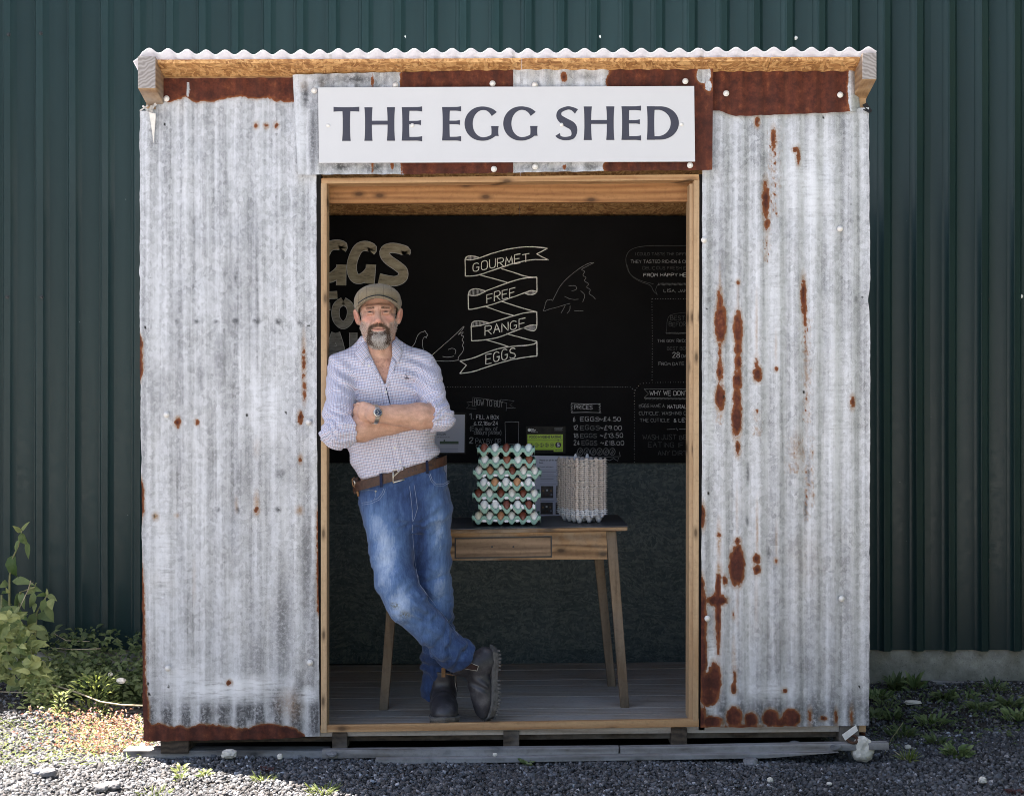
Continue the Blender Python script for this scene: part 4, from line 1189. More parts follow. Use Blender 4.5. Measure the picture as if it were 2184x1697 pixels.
def beardcol(p, n):
    x, z = np.abs(p[:, 0]), p[:, 2]
    r_ = np.sqrt((x / .041) ** 2 + ((z + .104) / .043) ** 2)
    grey = np.where(x > .047, .62, np.clip((.80 - r_) / .22, 0, 1) * np.clip((-.088 - z) / .012, .15, 1) + np.clip((-.128 - z) / .01, 0, .6))
    gr = RNG.random(n) < np.clip(grey, 0.10, 0.92)
    g = RNG.uniform(.52, .90, n)
    dk = RNG.uniform(.5, 1.4, n)
    return np.where(gr[:, None], np.stack([g, g * .95, g * .90], 1), np.stack([.105 * dk, .064 * dk, .043 * dk], 1))
def beardlen(p):
    x, z = np.abs(p[:, 0]), p[:, 2]
    return np.clip(.004 + .011 * np.clip(1.3 - np.sqrt((x / .045) ** 2 + ((z + .115) / .045) ** 2), 0, 1), .0035, .015)
def beardflow(p):
    f = np.stack([p[:, 0] * 6, -0.15 + 0 * p[:, 0], -1 + 0 * p[:, 0]], 1); return f / np.linalg.norm(f, axis=1)[:, None]
strands("beard", np.clip(beard * (0.16 + goat * 1.3 + darkb * .8), 0, 2) * (ly < .02) + 1e-9, beardlen, beardcol, beardflow, 0.35, 5200)
def mustcol(p, n):
    dk = RNG.uniform(.5, 1.5, n); return np.stack([.125 * dk, .072 * dk, .046 * dk], 1)
strands("moustache", must * (ly < -.08) * np.clip((dm - .75) * 3, 0, 1) + 1e-9, lambda p: .0085 + 0 * p[:, 0], mustcol, lambda p: np.stack([np.sign(p[:, 0]) * .9, 0 * p[:, 0] - .2, -.75 + 0 * p[:, 0]], 1), 0.25, 900)
browm = fr * gs(lz, .0140, .0028) * np.clip((ax_ - .011) / .004, 0, 1) * np.clip((.049 - ax_) / .006, 0, 1) * (ly < -.06)
for q in (-1, 1):
    strands("eyebrow", browm * (lx * q > 0) + 1e-12, lambda p: .007 + 0 * p[:, 0], mustcol, lambda p: np.stack([np.sign(p[:, 0]) * .9, 0 * p[:, 0] - .1, .15 + 0 * p[:, 0]], 1), 0.2, 110, .0003)
def haircol(p, n):
    g = RNG.uniform(.22, .5, n); return np.stack([g, g * .93, g * .86], 1)
tem = ishead * np.clip((ax_ - .064) / .005, 0, 1) * (ax_ < .084) * np.clip((.045 - lz) / .01, 0, 1) * np.clip((lz + .055) / .01, 0, 1) * ((ly < .0) & (ly > -.06)) + ishead * (ly > .05) * (lz > -.08) * .5
strands("hair", tem + 1e-9, lambda p: .006 + 0 * p[:, 0], haircol, lambda p: np.stack([0 * p[:, 0], .45 + 0 * p[:, 0], -.9 + 0 * p[:, 0]], 1), 0.2, 1500)

# ---- cap
def tweed():
    t = NT("tweed")
    o = t.obj()
    uvx = t.n("SeparateXYZ", {0: o}).outputs
    def line(c, period, width, off=0.0):
        f = t.math('FRACT', t.math('MULTIPLY_ADD', c, 1 / period, off))
        return t.math('LESS_THAN', f, width)
    lx_ = line(uvx[0], .034, .045, .28); lz_ = line(uvx[2], .036, .04, .6)
    h = t.noise(900, 2, 0.8); h2 = t.noise(120, 3, 0.6)
    c = t.mix(t.ramp(h, [(0.35, 0.0), (0.65, 1.0)]), (0.150, 0.112, 0.066), (0.285, 0.225, 0.148))
    c = t.mix(t.math('MULTIPLY', t.ramp(h2, [(0.4, 0.0), (0.7, 1.0)]), 0.35), c, (0.19, 0.185, 0.12))
    c = t.mix(t.math('MULTIPLY', lx_, 0.6), c, (0.045, 0.025, 0.018))
    c = t.mix(t.math('MULTIPLY', lz_, 0.35), c, (0.055, 0.04, 0.03))
    return t.out(c, 0.9, 0, t.bump(h, 0.5, 0.002), 0.15, Sheen_Weight=0.2)
M_TWEED = tweed()
M_BAND = plain("cap_band", (0.018, 0.016, 0.015), 0.85)
def build_cap():
    s = SDF((-.125, -.185, -.06), (.125, .17, .15), 0.0024)
    s.ell((0, .012, .046), (.0985, .124, .074), 0)
    s.ell((0, -.045, .062), (.083, .078, .050), .03)
    x, y, z = s.coords(tuple(slice(0, int(i)) for i in s.n))
    cut = (-(z - (.018 - .31 * y - 2.2 * x * x * (y < 0))) * .95).astype(np.float32)
    s.f = np.maximum(s.f, cut + 0 * s.f)
    inner = SDF((-.125, -.185, -.06), (.125, .17, .15), 0.0024)
    inner.ell((0, .012, .040), (.0925, .118, .068), 0)
    s.f = np.maximum(s.f, -inner.f)
    zb = .0545 - 4.9 * x * x + .10 * (y + .15)
    pl = np.abs(z - zb) - .0032
    outl = (np.sqrt((x / .087) ** 2 + ((y + .072) / .083) ** 2) - 1) * .08
    br = np.maximum(np.maximum(pl, outl), (y + .070) + 0 * x)
    h = np.clip(.5 + .5 * (s.f - br) / .004, 0, 1)
    s.f = (s.f + (br - s.f) * h - .004 * h * (1 - h)).astype(np.float32)
    s.disp(lambda x, y, z: .0015 * vnoise(x * 28, y * 28, z * 28) * (y > -.1), .008)
    return s
cs = build_cap()
cv, cf = cs.mesh()
CAPM = (Matrix.Translation(Vector(HEADO)) @ Matrix([list(map(float, r_)) for r_ in HM]).to_4x4())
me = np_mesh("cap", cv, cf, True)
capo = bpy.data.objects.new("cap", me); COL.objects.link(capo); me.materials.append(M_TWEED)
capo.parent = man; capo.matrix_parent_inverse = Matrix.Translation(-Vector(man.location)); capo.matrix_basis = CAPM
mb = MB()   # dark piping between crown and peak
pts = []
for xx in np.linspace(-.078, .078, 21):
    yy = -.072 - .083 * math.sqrt(max(0, 1 - (xx / .0885) ** 2)) * .94 + .012
    zz = .0545 - 4.9 * xx * xx + .10 * (yy + .15) + .0048
    pts.append((xx, yy, zz))
mb.tube(pts, .0028, 6)
po = bpy.data.objects.new("piping", mb.mesh("piping", True)); COL.objects.link(po); po.data.materials.append(M_BAND)
po.parent = capo

# ---- shirt
def shirt_mat():
    t = NT("checked_cotton")
    uv = t.n("UVMap", uv_map="weave").outputs[0]
    wv = t.n("VectorMath", {0: uv, 1: t.n("VectorMath", {0: t.n("TexNoise", {"Vector": t.obj(), "Scale": 22.0, "Detail": 2.0}).outputs[1], "Scale": 0.004}, operation='SCALE').outputs[0]}, operation='ADD').outputs[0]
    q = t.n("SeparateXYZ", {0: wv}).outputs
    def stripe(c, period, off, width):
        f = t.math('FRACT', t.math('MULTIPLY_ADD', c, 1 / period, off))
        d = t.math('ABSOLUTE', t.math('SUBTRACT', f, 0.5))
        return t.math('LESS_THAN', d, width)
    pd = 0.0125
    c = (0.68, 0.68, 0.77)
    for cc, off, w, col, a in ((q[0], 0.0, .125, (0.055, 0.065, 0.17), .42), (q[0], 0.5, .115, (0.20, 0.30, 0.56), .38), (q[1], 0.25, .125, (0.30, 0.085, 0.095), .36), (q[1], 0.75, .125, (0.050, 0.060, 0.17), .44)):
        c = t.mix(t.math('MULTIPLY', stripe(cc, pd, off, w), a), c, t.mix(0.0, col, col), 'MIX')
    fine = t.noise(1500, 2, 0.6)
    c = t.mix(1.0, c, t.ramp(fine, [(0.3, 0.88), (0.7, 1.05)]), 'MULTIPLY')
    return t.out(c, 0.85, 0, t.bump(t.noise(60, 4, 0.6), 0.25, 0.003), 0.2, Sheen_Weight=0.1)
M_SHIRT = shirt_mat()
BELT_L, BELT_R = P(762, 1037, -0.04), P(938, 986, -0.04)
bsl = (BELT_R.z - BELT_L.z) / (BELT_R.x - BELT_L.x)
def beltz(x): return BELT_L.z + bsl * (x - BELT_L.x)
def vneck(x, z):
    """signed: positive inside the open V of the shirt front"""
    zt, zb = Z(748, -.08), Z(822, -.1)
    t = np.clip((z - zb) / (zt - zb), -1, 1.5)
    xc = X(820.5, -.1) + (X(811, -.08) - X(820.5, -.1)) * t
    return (0.050 * np.clip(t, -1, 1.15) - np.abs(x - xc)) * .9
def build_shirt():
    s = SDF((X(676), -0.30, 0.955), (X(980), 0.185, 1.63), 0.0040)
    s.loft(secs(TORSO))
    s.cone(W(782, 757, .03), S_R, .056, .067, .04); s.cone(W(838, 754, .03), S_L, .056, .067, .04)
    s.cone(S_R, S_R + (E_R - S_R) * .45, .064, .061, .016); s.cone(S_R + (E_R - S_R) * .45, E_R, .061, .063, .005)
    s.cone(S_L, S_L + (E_L - S_L) * .45, .063, .060, .016); s.cone(S_L + (E_L - S_L) * .45, E_L, .060, .060, .005)
    # drooping cloth below the bent elbows and rolled cuffs
    uR = (W_R - E_R) / np.linalg.norm(W_R - E_R); uL = (W_L - E_L) / np.linalg.norm(W_L - E_L)
    s.ell(E_R + np.array([.005, .01, -.016]), (.056, .056, .052), .02)
    s.cone(E_R - uR * .005, E_R + uR * .060, .064, .0655, .012, flat=True)
    s.cone(E_R + uR * .026, E_R + uR * .066, .0675, .0675, .003, flat=True)
    s.cone(E_L - uL * .005, E_L + uL * .034, .062, .064, .012, flat=True)
    s.cone(E_L + uL * .002, E_L + uL * .038, .0655, .066, .003, flat=True)
    s.plane((bsl, 0, -1), (BELT_L.x, 0, beltz(BELT_L.x) + .018), .022)
    def folds(x, y, z):
        tors = np.clip(1 - np.abs(x - X(835)) / .16, 0, 1)
        n = .0062 * vnoise((x + .7 * z) * 8, y * 5, (z - .55 * x) * 22)
        n = n + .0048 * vnoise((x - .5 * z) * 14 + 3, y * 8, (z + .4 * x) * 30)
        n = n + .0048 * crease((x + .55 * z) * 5.5, y * 4, (z - .5 * x) * 13 + 4, .16) * np.clip(vnoise(x * 6, y * 4, z * 6) + .55, 0, 1)
        n = n + .0040 * crease((x - .6 * z) * 6 + 7, y * 4, (z + .45 * x) * 15, .15) * np.clip(vnoise(x * 7 + 3, y * 4, z * 7) + .4, 0, 1)
        low = np.clip((1.14 - z) / .1, 0, 1)
        n = n + low * .0065 * vnoise(x * 26 + 1.5 * vnoise(x * 9, y * 3, z * 9), y * 12, z * 7)
        # crumpled elbows
        for E, S in ((E_R, S_R), (E_L, S_L)):
            d = np.sqrt((x - E[0]) ** 2 + (y - E[1]) ** 2 + (z - E[2]) ** 2)
            g = np.exp(-(d / .085) ** 2)
            a = (x - E[0]) * .55 * np.sign(X(825) - E[0]) + (z - E[2]) * .85
            n = n + g * (.0075 * np.sin(a * 190 + 5 * vnoise(x * 16, y * 16, z * 16)) + .003 * vnoise(x * 40, y * 40, z * 40))
        # placket ridge and drag lines from the armpits
        xp = X(822, -.1) + (z - Z(822, -.1)) * -0.17
        n = n - .0022 * (np.abs(x - xp - .0) < .0145) * (y < 0)
        n = n + .0038 * (np.abs(np.abs(x - xp) - .0165) < .0026) * (y < -.05)
        for ax_, az, dx, dz in ((X(748), Z(805), .9, -.45), (X(890), Z(805), -.9, -.45)):
            u = (x - ax_) * -dz + (z - az) * dx * np.sign(dx)
            r = np.sqrt((x - ax_) ** 2 + (z - az) ** 2)
            n = n + .0050 * np.sin(u * 130 + 2 * vnoise(x * 12, y * 5, z * 12)) * np.exp(-(r / .09) ** 2) * (y < 0)
        return n
    s.disp(folds, .025)
    w = s.win((X(770), -.3, Z(826, -.1)), (X(860), .03, 1.63))
    x, y, z = s.coords(w)
    s.put(w, np.maximum(-vneck(x, z), y - .0).astype(np.float32) + 0 * s.f[w], .003, 's')
    # neck hole
    s.T = HT
    s.cone((0, .024, -.06), (0.006, .045, -.16), .061, .066, .004, 's')
    s.T = None
    return s
sh = build_shirt()
sv, sf = sh.mesh()
def frame_uv(v, a, b):
    d = (b - a) / np.linalg.norm(b - a)
    e = np.cross(d, (0, 1, 0)); e /= np.linalg.norm(e); g = np.cross(d, e)
    q = v - a
    return np.stack([np.arctan2(q @ e, q @ g * -1) * .064, q @ d], 1), q @ d, np.linalg.norm(q - np.outer(q @ d, d), axis=1)
uv_t = np.stack([.20 * np.arcsin(np.clip((sv[:, 0] - X(824) - .17 * (1.3 - sv[:, 2])) / .215, -1, 1)), sv[:, 2] + .10 * sv[:, 0]], 1)
cand, uvs = [], [uv_t]
cand.append(np.abs((np.abs((sv[:, 0] - np.interp(-sv[:, 2], [-Z(p_[0]) for p_ in TORSO], [X(p_[1]) for p_ in TORSO])) / .185) ** 2.2 + np.abs((sv[:, 1] - .025) / .12) ** 2.2) ** (1 / 2.2) - 1) * .12)
for a, b, r in ((S_R, E_R, .066), (S_L, E_L, .065)):
    uvb, t_, rd = frame_uv(sv, a, b); uvs.append(uvb + np.array([.003, .002]))
    L = np.linalg.norm(b - a)
    cand.append(np.abs(rd - r) + np.clip(t_ - L - .0, 0, 1) * .8 + np.clip(.03 - t_, 0, 1) * .9 - .004)
for a, b, r in ((E_R, W_R, .066), (E_L, W_L, .064)):
    uvb, t_, rd = frame_uv(sv, a, b); uvs.append(uvb + np.array([.001, .004]))
    cand.append(np.abs(rd - r) + np.clip(.012 - t_, 0, 1) * 1.5 + np.clip(t_ - .09, 0, 1) * 2)
bone = np.argmin(np.stack(cand), 0)
fb = np.sort(bone[sf], 1)[:, 1]
me = np_mesh("shirt", sv, sf, True)
uvl = me.uv_layers.new(name="weave")
UV = np.stack(uvs)[fb[:, None].repeat(4, 1), sf]
# unwrap the seam of the angles inside a face
for k, per in ((0, None),):
    u = UV[..., 0]; 
    big = (u.max(1) - u.min(1)) > .15
    UV[big, :, 0] = UV[big, 0:1, 0]
uvl.data.foreach_set("uv", UV.reshape(-1).astype(np.float32))
shirt = link("shirt", me, man, M_SHIRT)

def on_shirt(px, py, lift=.002):
    x0, z0 = X(px, -.1), Z(py, -.1)
    for _ in range(3):
        y = sh.front(x0, z0)
        if y is None: y = -.1
        x0, z0 = X(px, y), Z(py, y)
    return Vector((x0, y - lift, z0))
# collar: band and two leaves lying on the shirt
def strip(name, A, B, mat, parent, thick=.0022, n=None, uvname="weave"):
    """a cloth strip between two lines of points"""
    V = [tuple(p) for p in A] + [tuple(p) for p in B]
    m = len(A)
    F = [(i, i + 1, m + i + 1, m + i) for i in range(m - 1)]
    me = bpy.data.meshes.new(name); me.from_pydata(V, [], F)
    bm = bmesh.new(); bm.from_mesh(me)
    bmesh.ops.subdivide_edges(bm, edges=list(bm.edges), cuts=2, use_grid_fill=True)
    bmesh.ops.solidify(bm, geom=list(bm.faces), thickness=thick)
    bmesh.ops.recalc_face_normals(bm, faces=bm.faces)
    ul = bm.loops.layers.uv.new(uvname)
    for f in bm.faces:
        f.smooth = True
        for l in f.loops: l[ul].uv = (l.vert.co.x * .8 + l.vert.co.z * .6 + .004, l.vert.co.z * .8 - l.vert.co.x * .6)
    bm.to_mesh(me); bm.free()
    return link(name, me, parent, mat)
NB = HEADO + HM @ np.array((.003, .033, -.125), np.float32)
def neckring(an, r, dz):
    return Vector((float(NB[0]) + r * math.sin(an), float(NB[1]) - r * 1.02 * math.cos(an), float(NB[2]) + dz))
for sd, tip, outer in ((-1, (774, 780), (752, 758)), (1, (849, 775), (862, 757))):
    A, B = [], []
    for i, tt in enumerate(np.linspace(0, 1, 7)):
        an = sd * (0.42 + 2.6 * tt)
        A.append(neckring(an, .0690, .006 + .030 * min(1, tt * 1.6)))
        B.append(neckring(an, .0985, -.030 + .03 * min(1, tt * 1.2)))
    B[0] = on_shirt(*tip, .005); B[1] = B[1].lerp(on_shirt(*outer, .006), .75)
    A[0] = Vector(P(789 if sd < 0 else 836, 757, -.062)); A[1] = A[1].lerp(A[0], .15)
    strip("collar", A, B, M_SHIRT, shirt, .003)
    # folded back edges of the V
    C = [on_shirt(789 if sd < 0 else 836, 762, .003), on_shirt(805 if sd < 0 else 829, 792, .003), on_shirt(819 if sd < 0 else 822.5, 818, .003)]
    D = [on_shirt(777 if sd < 0 else 846, 768, .002), on_shirt(795 if sd < 0 else 838, 795, .002), on_shirt(812 if sd < 0 else 829, 822, .002)]
    strip("placket_edge", C, D, M_SHIRT, shirt, .002)
M_BUTTON = plain("button", (0.62, 0.60, 0.58), 0.35)
btn = MB().lathe((0, 0, 0), (0, -1, 0), [(0, .0055), (.0015, .0055), (.002, .0045), (.0012, .003)], 10).mesh("button", True); btn.materials.append(M_BUTTON)
for px, py in ((787, 780), (823, 836), (842, 955), (853, 985)):
    o = bpy.data.objects.new("button", btn); COL.objects.link(o); o.parent = shirt
    o.location = on_shirt(px, py, .001)
M_NAVY = plain("navy_thread", (0.012, 0.014, 0.035), 0.8)
mb = MB()
for a, b in (((863, 798), (872, 809)), ((872, 798), (863, 809)), ((865, 797), (867.5, 803)), ((870, 797), (867.5, 803)), ((862, 806), (873, 806)), ((867.5, 803), (867.5, 811))):
    mb.bar(on_shirt(*a, .0015), on_shirt(*b, .0015), .0016, .001, (0, -1, 0))
mb.build("embroidered_emblem", M_NAVY, shirt)
mb = MB()   # dark gap beside the button placket
mb.tube([on_shirt(821 + .24 * i * 5, 818 + i * 5, -.0010) for i in range(10)], .0024, 6)
mb.build("placket_shadow_gap", M_NAVY, shirt)

# ---- jeans
def denim():
    t = NT("denim")
    o = t.obj()
    fade = t.attr("fade"); dirt = t.attr("dirt")
    tw = t.noise(1.0, 3, 0.7, t.map(o, (340, 340, 60)))
    sl = t.noise(1.0, 4, 0.7, t.map(o, (90, 90, 11), (0, 0.12, 0)))
    bl = t.noise(24, 5, 0.65)
    f = t.math('ADD', fade, t.math('MULTIPLY_ADD', sl, 0.46, -0.23))
    f = t.math('ADD', f, t.math('MULTIPLY_ADD', bl, 0.26, -0.12))
    f = t.math('ADD', f, t.math('MULTIPLY_ADD', tw, 0.24, -0.12))
    c = t.ramp(f, [(0.05, (0.008, 0.015, 0.045)), (0.33, (0.030, 0.062, 0.160)), (0.60, (0.095, 0.170, 0.330)), (0.92, (0.36, 0.45, 0.60))])
    c = t.mix(t.math('MULTIPLY', dirt, t.ramp(t.noise(140, 3, 0.7), [(0.4, 0.0), (0.6, 1.0)])), c, (0.10, 0.105, 0.07))
    return t.out(c, 0.85, 0, t.bump(t.math('ADD', tw, bl), 0.25, 0.002), 0.2, Sheen_Weight=0.15)
M_DENIM = denim()
M_THREAD = plain("seam_thread", (0.20, 0.25, 0.36), 0.8)
RL = [(826, 1080, .035, .104), (833, 1180, .000, .0905), (846, 1236, -.03, .0890), (867, 1287, -.045, .0840), (918, 1340, -.015, .0700), (948, 1372, .02, .0690), (985, 1403, .070, .0735)]
LL = [(908, 1080, .075, .104), (913, 1150, .085, .0960), (920, 1240, .10, .0860), (925, 1290, .11, .0800), (932, 1350, .175, .0705), (934, 1410, .232, .0700), (935, 1484, .262, .0760)]
def build_jeans():
    s = SDF((X(744), -0.17, 0.06), (X(1040, .1), 0.29, 1.12), 0.0045)
    s.loft([(Z(py, .05), X(cx, .05), hw / FPX * 5.95, hd, cy) for py, cx, hw, hd, cy in
            [(975, 850, 92, .116, .04), (1010, 854, 94, .120, .042), (1040, 861, 96, .122, .05), (1075, 866, 97, .122, .058), (1105, 867, 92, .112, .06), (1130, 868, 70, .08, .06)]])
    for tab in (LL, RL):
        for i in range(len(tab) - 1):
            a, b = tab[i], tab[i + 1]
            s.cone(W(*a[:3]), W(*b[:3]), a[3], b[3], .03 if i == 0 else .014, flat=(i == len(tab) - 2))
    s.plane((-bsl, 0, 1), (BELT_L.x, 0, beltz(BELT_L.x) + .012))
    def folds(x, y, z):
        n = .0048 * vnoise(x * 17, y * 9, z * 17 + x * 9)
        n = n + .0042 * vnoise((x + z) * 22, y * 10, (z - x) * 40)
        n = n + .0052 * crease((x + .35 * z) * 5, y * 4, (z - .45 * x) * 14 + 2, .15) * np.clip(vnoise(x * 6, y * 4, z * 5) + .35, 0, 1)
        n = n + .0045 * crease((x - .5 * z) * 6 + 9, y * 4, (z + .5 * x) * 17, .14) * np.clip(vnoise(x * 6 + 5, y * 4, z * 5) + .3, 0, 1)
        # lap creases from the crotch
        cx, cz = X(878, .0), Z(1112, 0)
        r = np.hypot(x - cx, z - cz)
        an = np.arctan2(z - cz, x - cx)
        n = n + .0050 * np.sin(an * 9 + 3.5 * vnoise(x * 13, y * 6, z * 13)) * np.exp(-(r / .12) ** 2) * np.clip(r / .05, 0, 1) * (y < .05) * np.clip(np.abs(np.sin(an + .25)) * -2.2 + 1.7, 0.1, 1)
        # knee and stacked hem folds
        for tab, lo in ((RL, 4), (LL, 4)):
            a, b = W(*tab[lo][:3]), W(*tab[-1][:3])
            d = (b - a) / np.linalg.norm(b - a)
            t_ = (x - a[0]) * d[0] + (y - a[1]) * d[1] + (z - a[2]) * d[2]
            q = np.sqrt(np.maximum((x - a[0]) ** 2 + (y - a[1]) ** 2 + (z - a[2]) ** 2 - t_ ** 2, 0))
            L_ = np.linalg.norm(b - a); g = np.clip(t_ / .08, 0, 1) * (q < .12) * np.clip((L_ + .005 - t_) / .05, .12, 1)
            n = n + g * .0062 * np.sin(t_ * 78 + 1.1 * np.arctan2(y - a[1], x - a[0]) + 4.5 * vnoise(x * 11, y * 11, z * 11))
        kx, ky, kz = W(*RL[3][:3])
        d = np.sqrt((x - kx - .05) ** 2 + (z - kz) ** 2)
        n = n + .0068 * np.sin((x * .6 + z) * 120 + 2 * vnoise(x * 14, y * 9, z * 14)) * np.exp(-(d / .07) ** 2)
        n = n + .0045 * np.sin(((x - X(915)) * .5 + z) * 85 + 3 * vnoise(x * 8, y * 8, z * 8)) * np.exp(-((z - Z(1330, .1)) / .12) ** 2) * (x > X(905))
        return n
    s.disp(folds, .025)
    # turn-ups are hollow
    for tab in (LL, RL):
        a, b = W(*tab[-2][:3]), W(*tab[-1][:3])
        u = (b - a) / np.linalg.norm(b - a)
        s.cone(b - u * .05, b + u * .03, tab[-1][3] - .017, tab[-1][3] - .009, .003, 's')
    return s
je = build_jeans()
jv, jf = je.mesh()
def near(v, tab):
    best = np.full(len(v), 9.0); tt = np.zeros(len(v))
    for i in range(len(tab) - 1):
        a, b = W(*tab[i][:3]), W(*tab[i + 1][:3])
        d = b - a; t_ = np.clip((v - a) @ d / (d @ d), 0, 1)
        q = np.linalg.norm(v - a - t_[:, None] * d, axis=1)
        k = q < best; best[k] = q[k]; tt[k] = i + t_[k]
    return best, tt
dR, tR = near(jv, RL); dL, tL = near(jv, LL)
jx, jy, jz = jv.T
isR = dR < dL
def gpx(px, py, rx, ry, y=0.0):
    return np.exp(-((jx - X(px, y)) / (rx * 5.95 / FPX)) ** 2 - ((jz - Z(py, y)) / (ry * 5.95 / FPX)) ** 2)
fade = 0.34 + 0.50 * isR * np.maximum(gpx(826, 1190, 30, 85), gpx(858, 1280, 34, 46)) + 0.34 * (~isR) * np.maximum(gpx(936, 1130, 22, 60, .05), gpx(938, 1250, 24, 70, .05))
fade = fade + 0.25 * gpx(800, 1110, 22, 40) + 0.16 * isR * gpx(915, 1335, 40, 40) - 0.20 * gpx(896, 1150, 14, 90) - 0.12 * (jz < Z(1400, .1)) - 0.10 * gpx(870, 1060, 30, 30) + .1 * gpx(925, 1060, 18, 22)
dirt = np.maximum(gpx(842, 1289, 9, 7, -.1), gpx(864, 1309, 10, 7, -.1)) * 1.3
jeans = link("jeans", np_mesh("jeans", jv, jf, True, attrs={"fade": fade, "dirt": np.clip(dirt, 0, 1)}), man, M_DENIM)
def on_jeans(px, py, lift=.001):
    x0, z0 = X(px, 0.0), Z(py, 0.0); y = 0
    for _ in range(3):
        q = je.front(x0, z0)
        if q is not None: y = q
        x0, z0 = X(px, y), Z(py, y)
    return Vector((x0, y - lift, z0))
def seam(pts, r=.0010, name="seam", step=4.0):
    out = []
    for (a, b), (c, d) in zip(pts[:-1], pts[1:]):
        n = max(2, int(math.hypot(c - a, d - b) / step))
        out += [on_jeans(a + (c - a) * i / n, b + (d - b) * i / n) for i in range(n)]
    out.append(on_jeans(*pts[-1]))
    MB().tube(out, r, 5).build(name, M_THREAD, jeans)
seam([(771, 1072), (790, 1069), (806, 1062), (815, 1050), (818, 1042)]); seam([(772, 1076), (792, 1073), (809, 1065), (818.5, 1052), (821.5, 1042)], .0009)
seam([(771, 1046), (786, 1045), (801, 1046)], .0009); seam([(800, 1047), (801, 1057), (797, 1066)], .0009)
seam([(917, 1010), (922, 1024), (930, 1032), (945, 1032), (958, 1024)]); seam([(914, 1011), (919.5, 1026), (928, 1035), (946, 1035.5), (959, 1028)], .0009)
seam([(873, 1036), (876, 1060), (879, 1090), (880, 1112)], .0010); seam([(883, 1034), (887, 1060), (890, 1084), (884, 1104), (880, 1112)], .0009)
seam([(879, 1118), (881, 1160), (885, 1200), (893, 1243), (915, 1273), (945, 1310), (978, 1354)], .0010)
MB().lathe(on_jeans(801, 1047), (0, -1, 0), [(0, .0045), (.002, .0045), (.003, .002)], 10).build("rivet", plain("steel", (0.45, 0.44, 0.42), 0.3, 0.9), jeans, True)

# ---- belt with loops, buckle and a key pouch
def leather(name, a, b, rough=.55):
    t = NT(name)
    n = t.noise(70, 5, 0.7)
    return t.out(t.ramp(n, [(0.3, a), (0.7, b)]), rough, 0, t.bump(n, 0.4, 0.003), 0.4)
M_BELT = leather("brown_belt_leather", (0.020, 0.009, 0.006), (0.080, 0.034, 0.020))
M_TAN = leather("tan_leather", (0.12, 0.06, 0.025), (0.30, 0.16, 0.07))
M_STEEL = plain("brushed_steel", (0.62, 0.58, 0.52), 0.28, 0.95, scale=80)
bcx, bcy = X(853, .045), .042
ba, bb = 97 / FPX * 5.945, .1255
def beltpt(an, dz=0.0, out=0.0):
    x = bcx + (ba + out) * math.sin(an); y = bcy - (bb + out) * math.cos(an)
    return Vector((x, y, beltz(x) + dz))
mb = MB(); N = 72; base = len(mb.v)
for i in range(N):
    an = 2 * math.pi * i / N
    for dz, out in ((-.0195, .002), (.0195, .002), (.0195, .0062), (-.0195, .0062)):
        mb.v.append(tuple(beltpt(an, dz, out)))
for i in range(N):
    for k in range(4):
        a0, a1 = i * 4 + k, i * 4 + (k + 1) % 4; b0, b1 = ((i + 1) % N) * 4 + k, ((i + 1) % N) * 4 + (k + 1) % 4
        mb.f.append((a0, a1, b1, b0))
belt = mb.build("belt", M_BELT, man, smooth=False)
def an_of(px): return math.asin(max(-1, min(1, (X(px, -.05) - bcx) / ba)))
mb = MB()
a0, a1 = an_of(840.5), an_of(863)
c = [beltpt(a0, .024, .009), beltpt(a1 + .02, .024, .009), beltpt(a1, -.025, .009), beltpt(a0, -.025, .009)]
for i, j in ((1, 0), (0, 3), (3, 2)): mb.tube([c[i], c[j]], .0032, 8)
mb.tube([beltpt((a0 + a1) / 2 + .07, .022, .010), beltpt(a0 + .02, .0, .012)], .0024, 6)
mb.build("buckle", M_STEEL, belt, True)
for an in (an_of(815), an_of(908), 2.2, -2.2, 3.14):
    mb = MB(); mb.bar(beltpt(an, .026, .0085), beltpt(an + .012, -.030, .0085), .0125, .003, tuple(Vector((math.sin(an), -math.cos(an), 0)))); mb.build("belt_loop", M_DENIM, belt, bevel=.0008)
for an in [an_of(p_) for p_ in (872, 880, 888, 897, 918, 926)]:
    MB().lathe(beltpt(an, 0, .0063), (math.sin(an), -math.cos(an), 0), [(0, .0025), (.0003, .0025)], 8).build("belt_hole", M_NAVY, belt)
pouch = MB()
pouch.bar(P(757, 1018, .03), P(762, 1052, .03), .030, .022, (0, -1, 0)); pp = pouch.build("key_pouch", M_BELT, man, bevel=.005)
mb = MB(); mb.tube([P(756, 1016, .005), P(751, 1022, .0), P(752, 1034, .0), P(759, 1040, .0), P(763, 1052, .002), P(764, 1058, .005)], [.003, .003, .003, .0035, .005, .004], 7); mb.build("leather_strap", M_TAN, pp, True)
mb = MB(); mb.tube([P(754, 1024, -.008), P(757, 1029, -.01), P(756, 1035, -.008)], .0032, 7); mb.build("snap_hook", M_STEEL, pp, True)

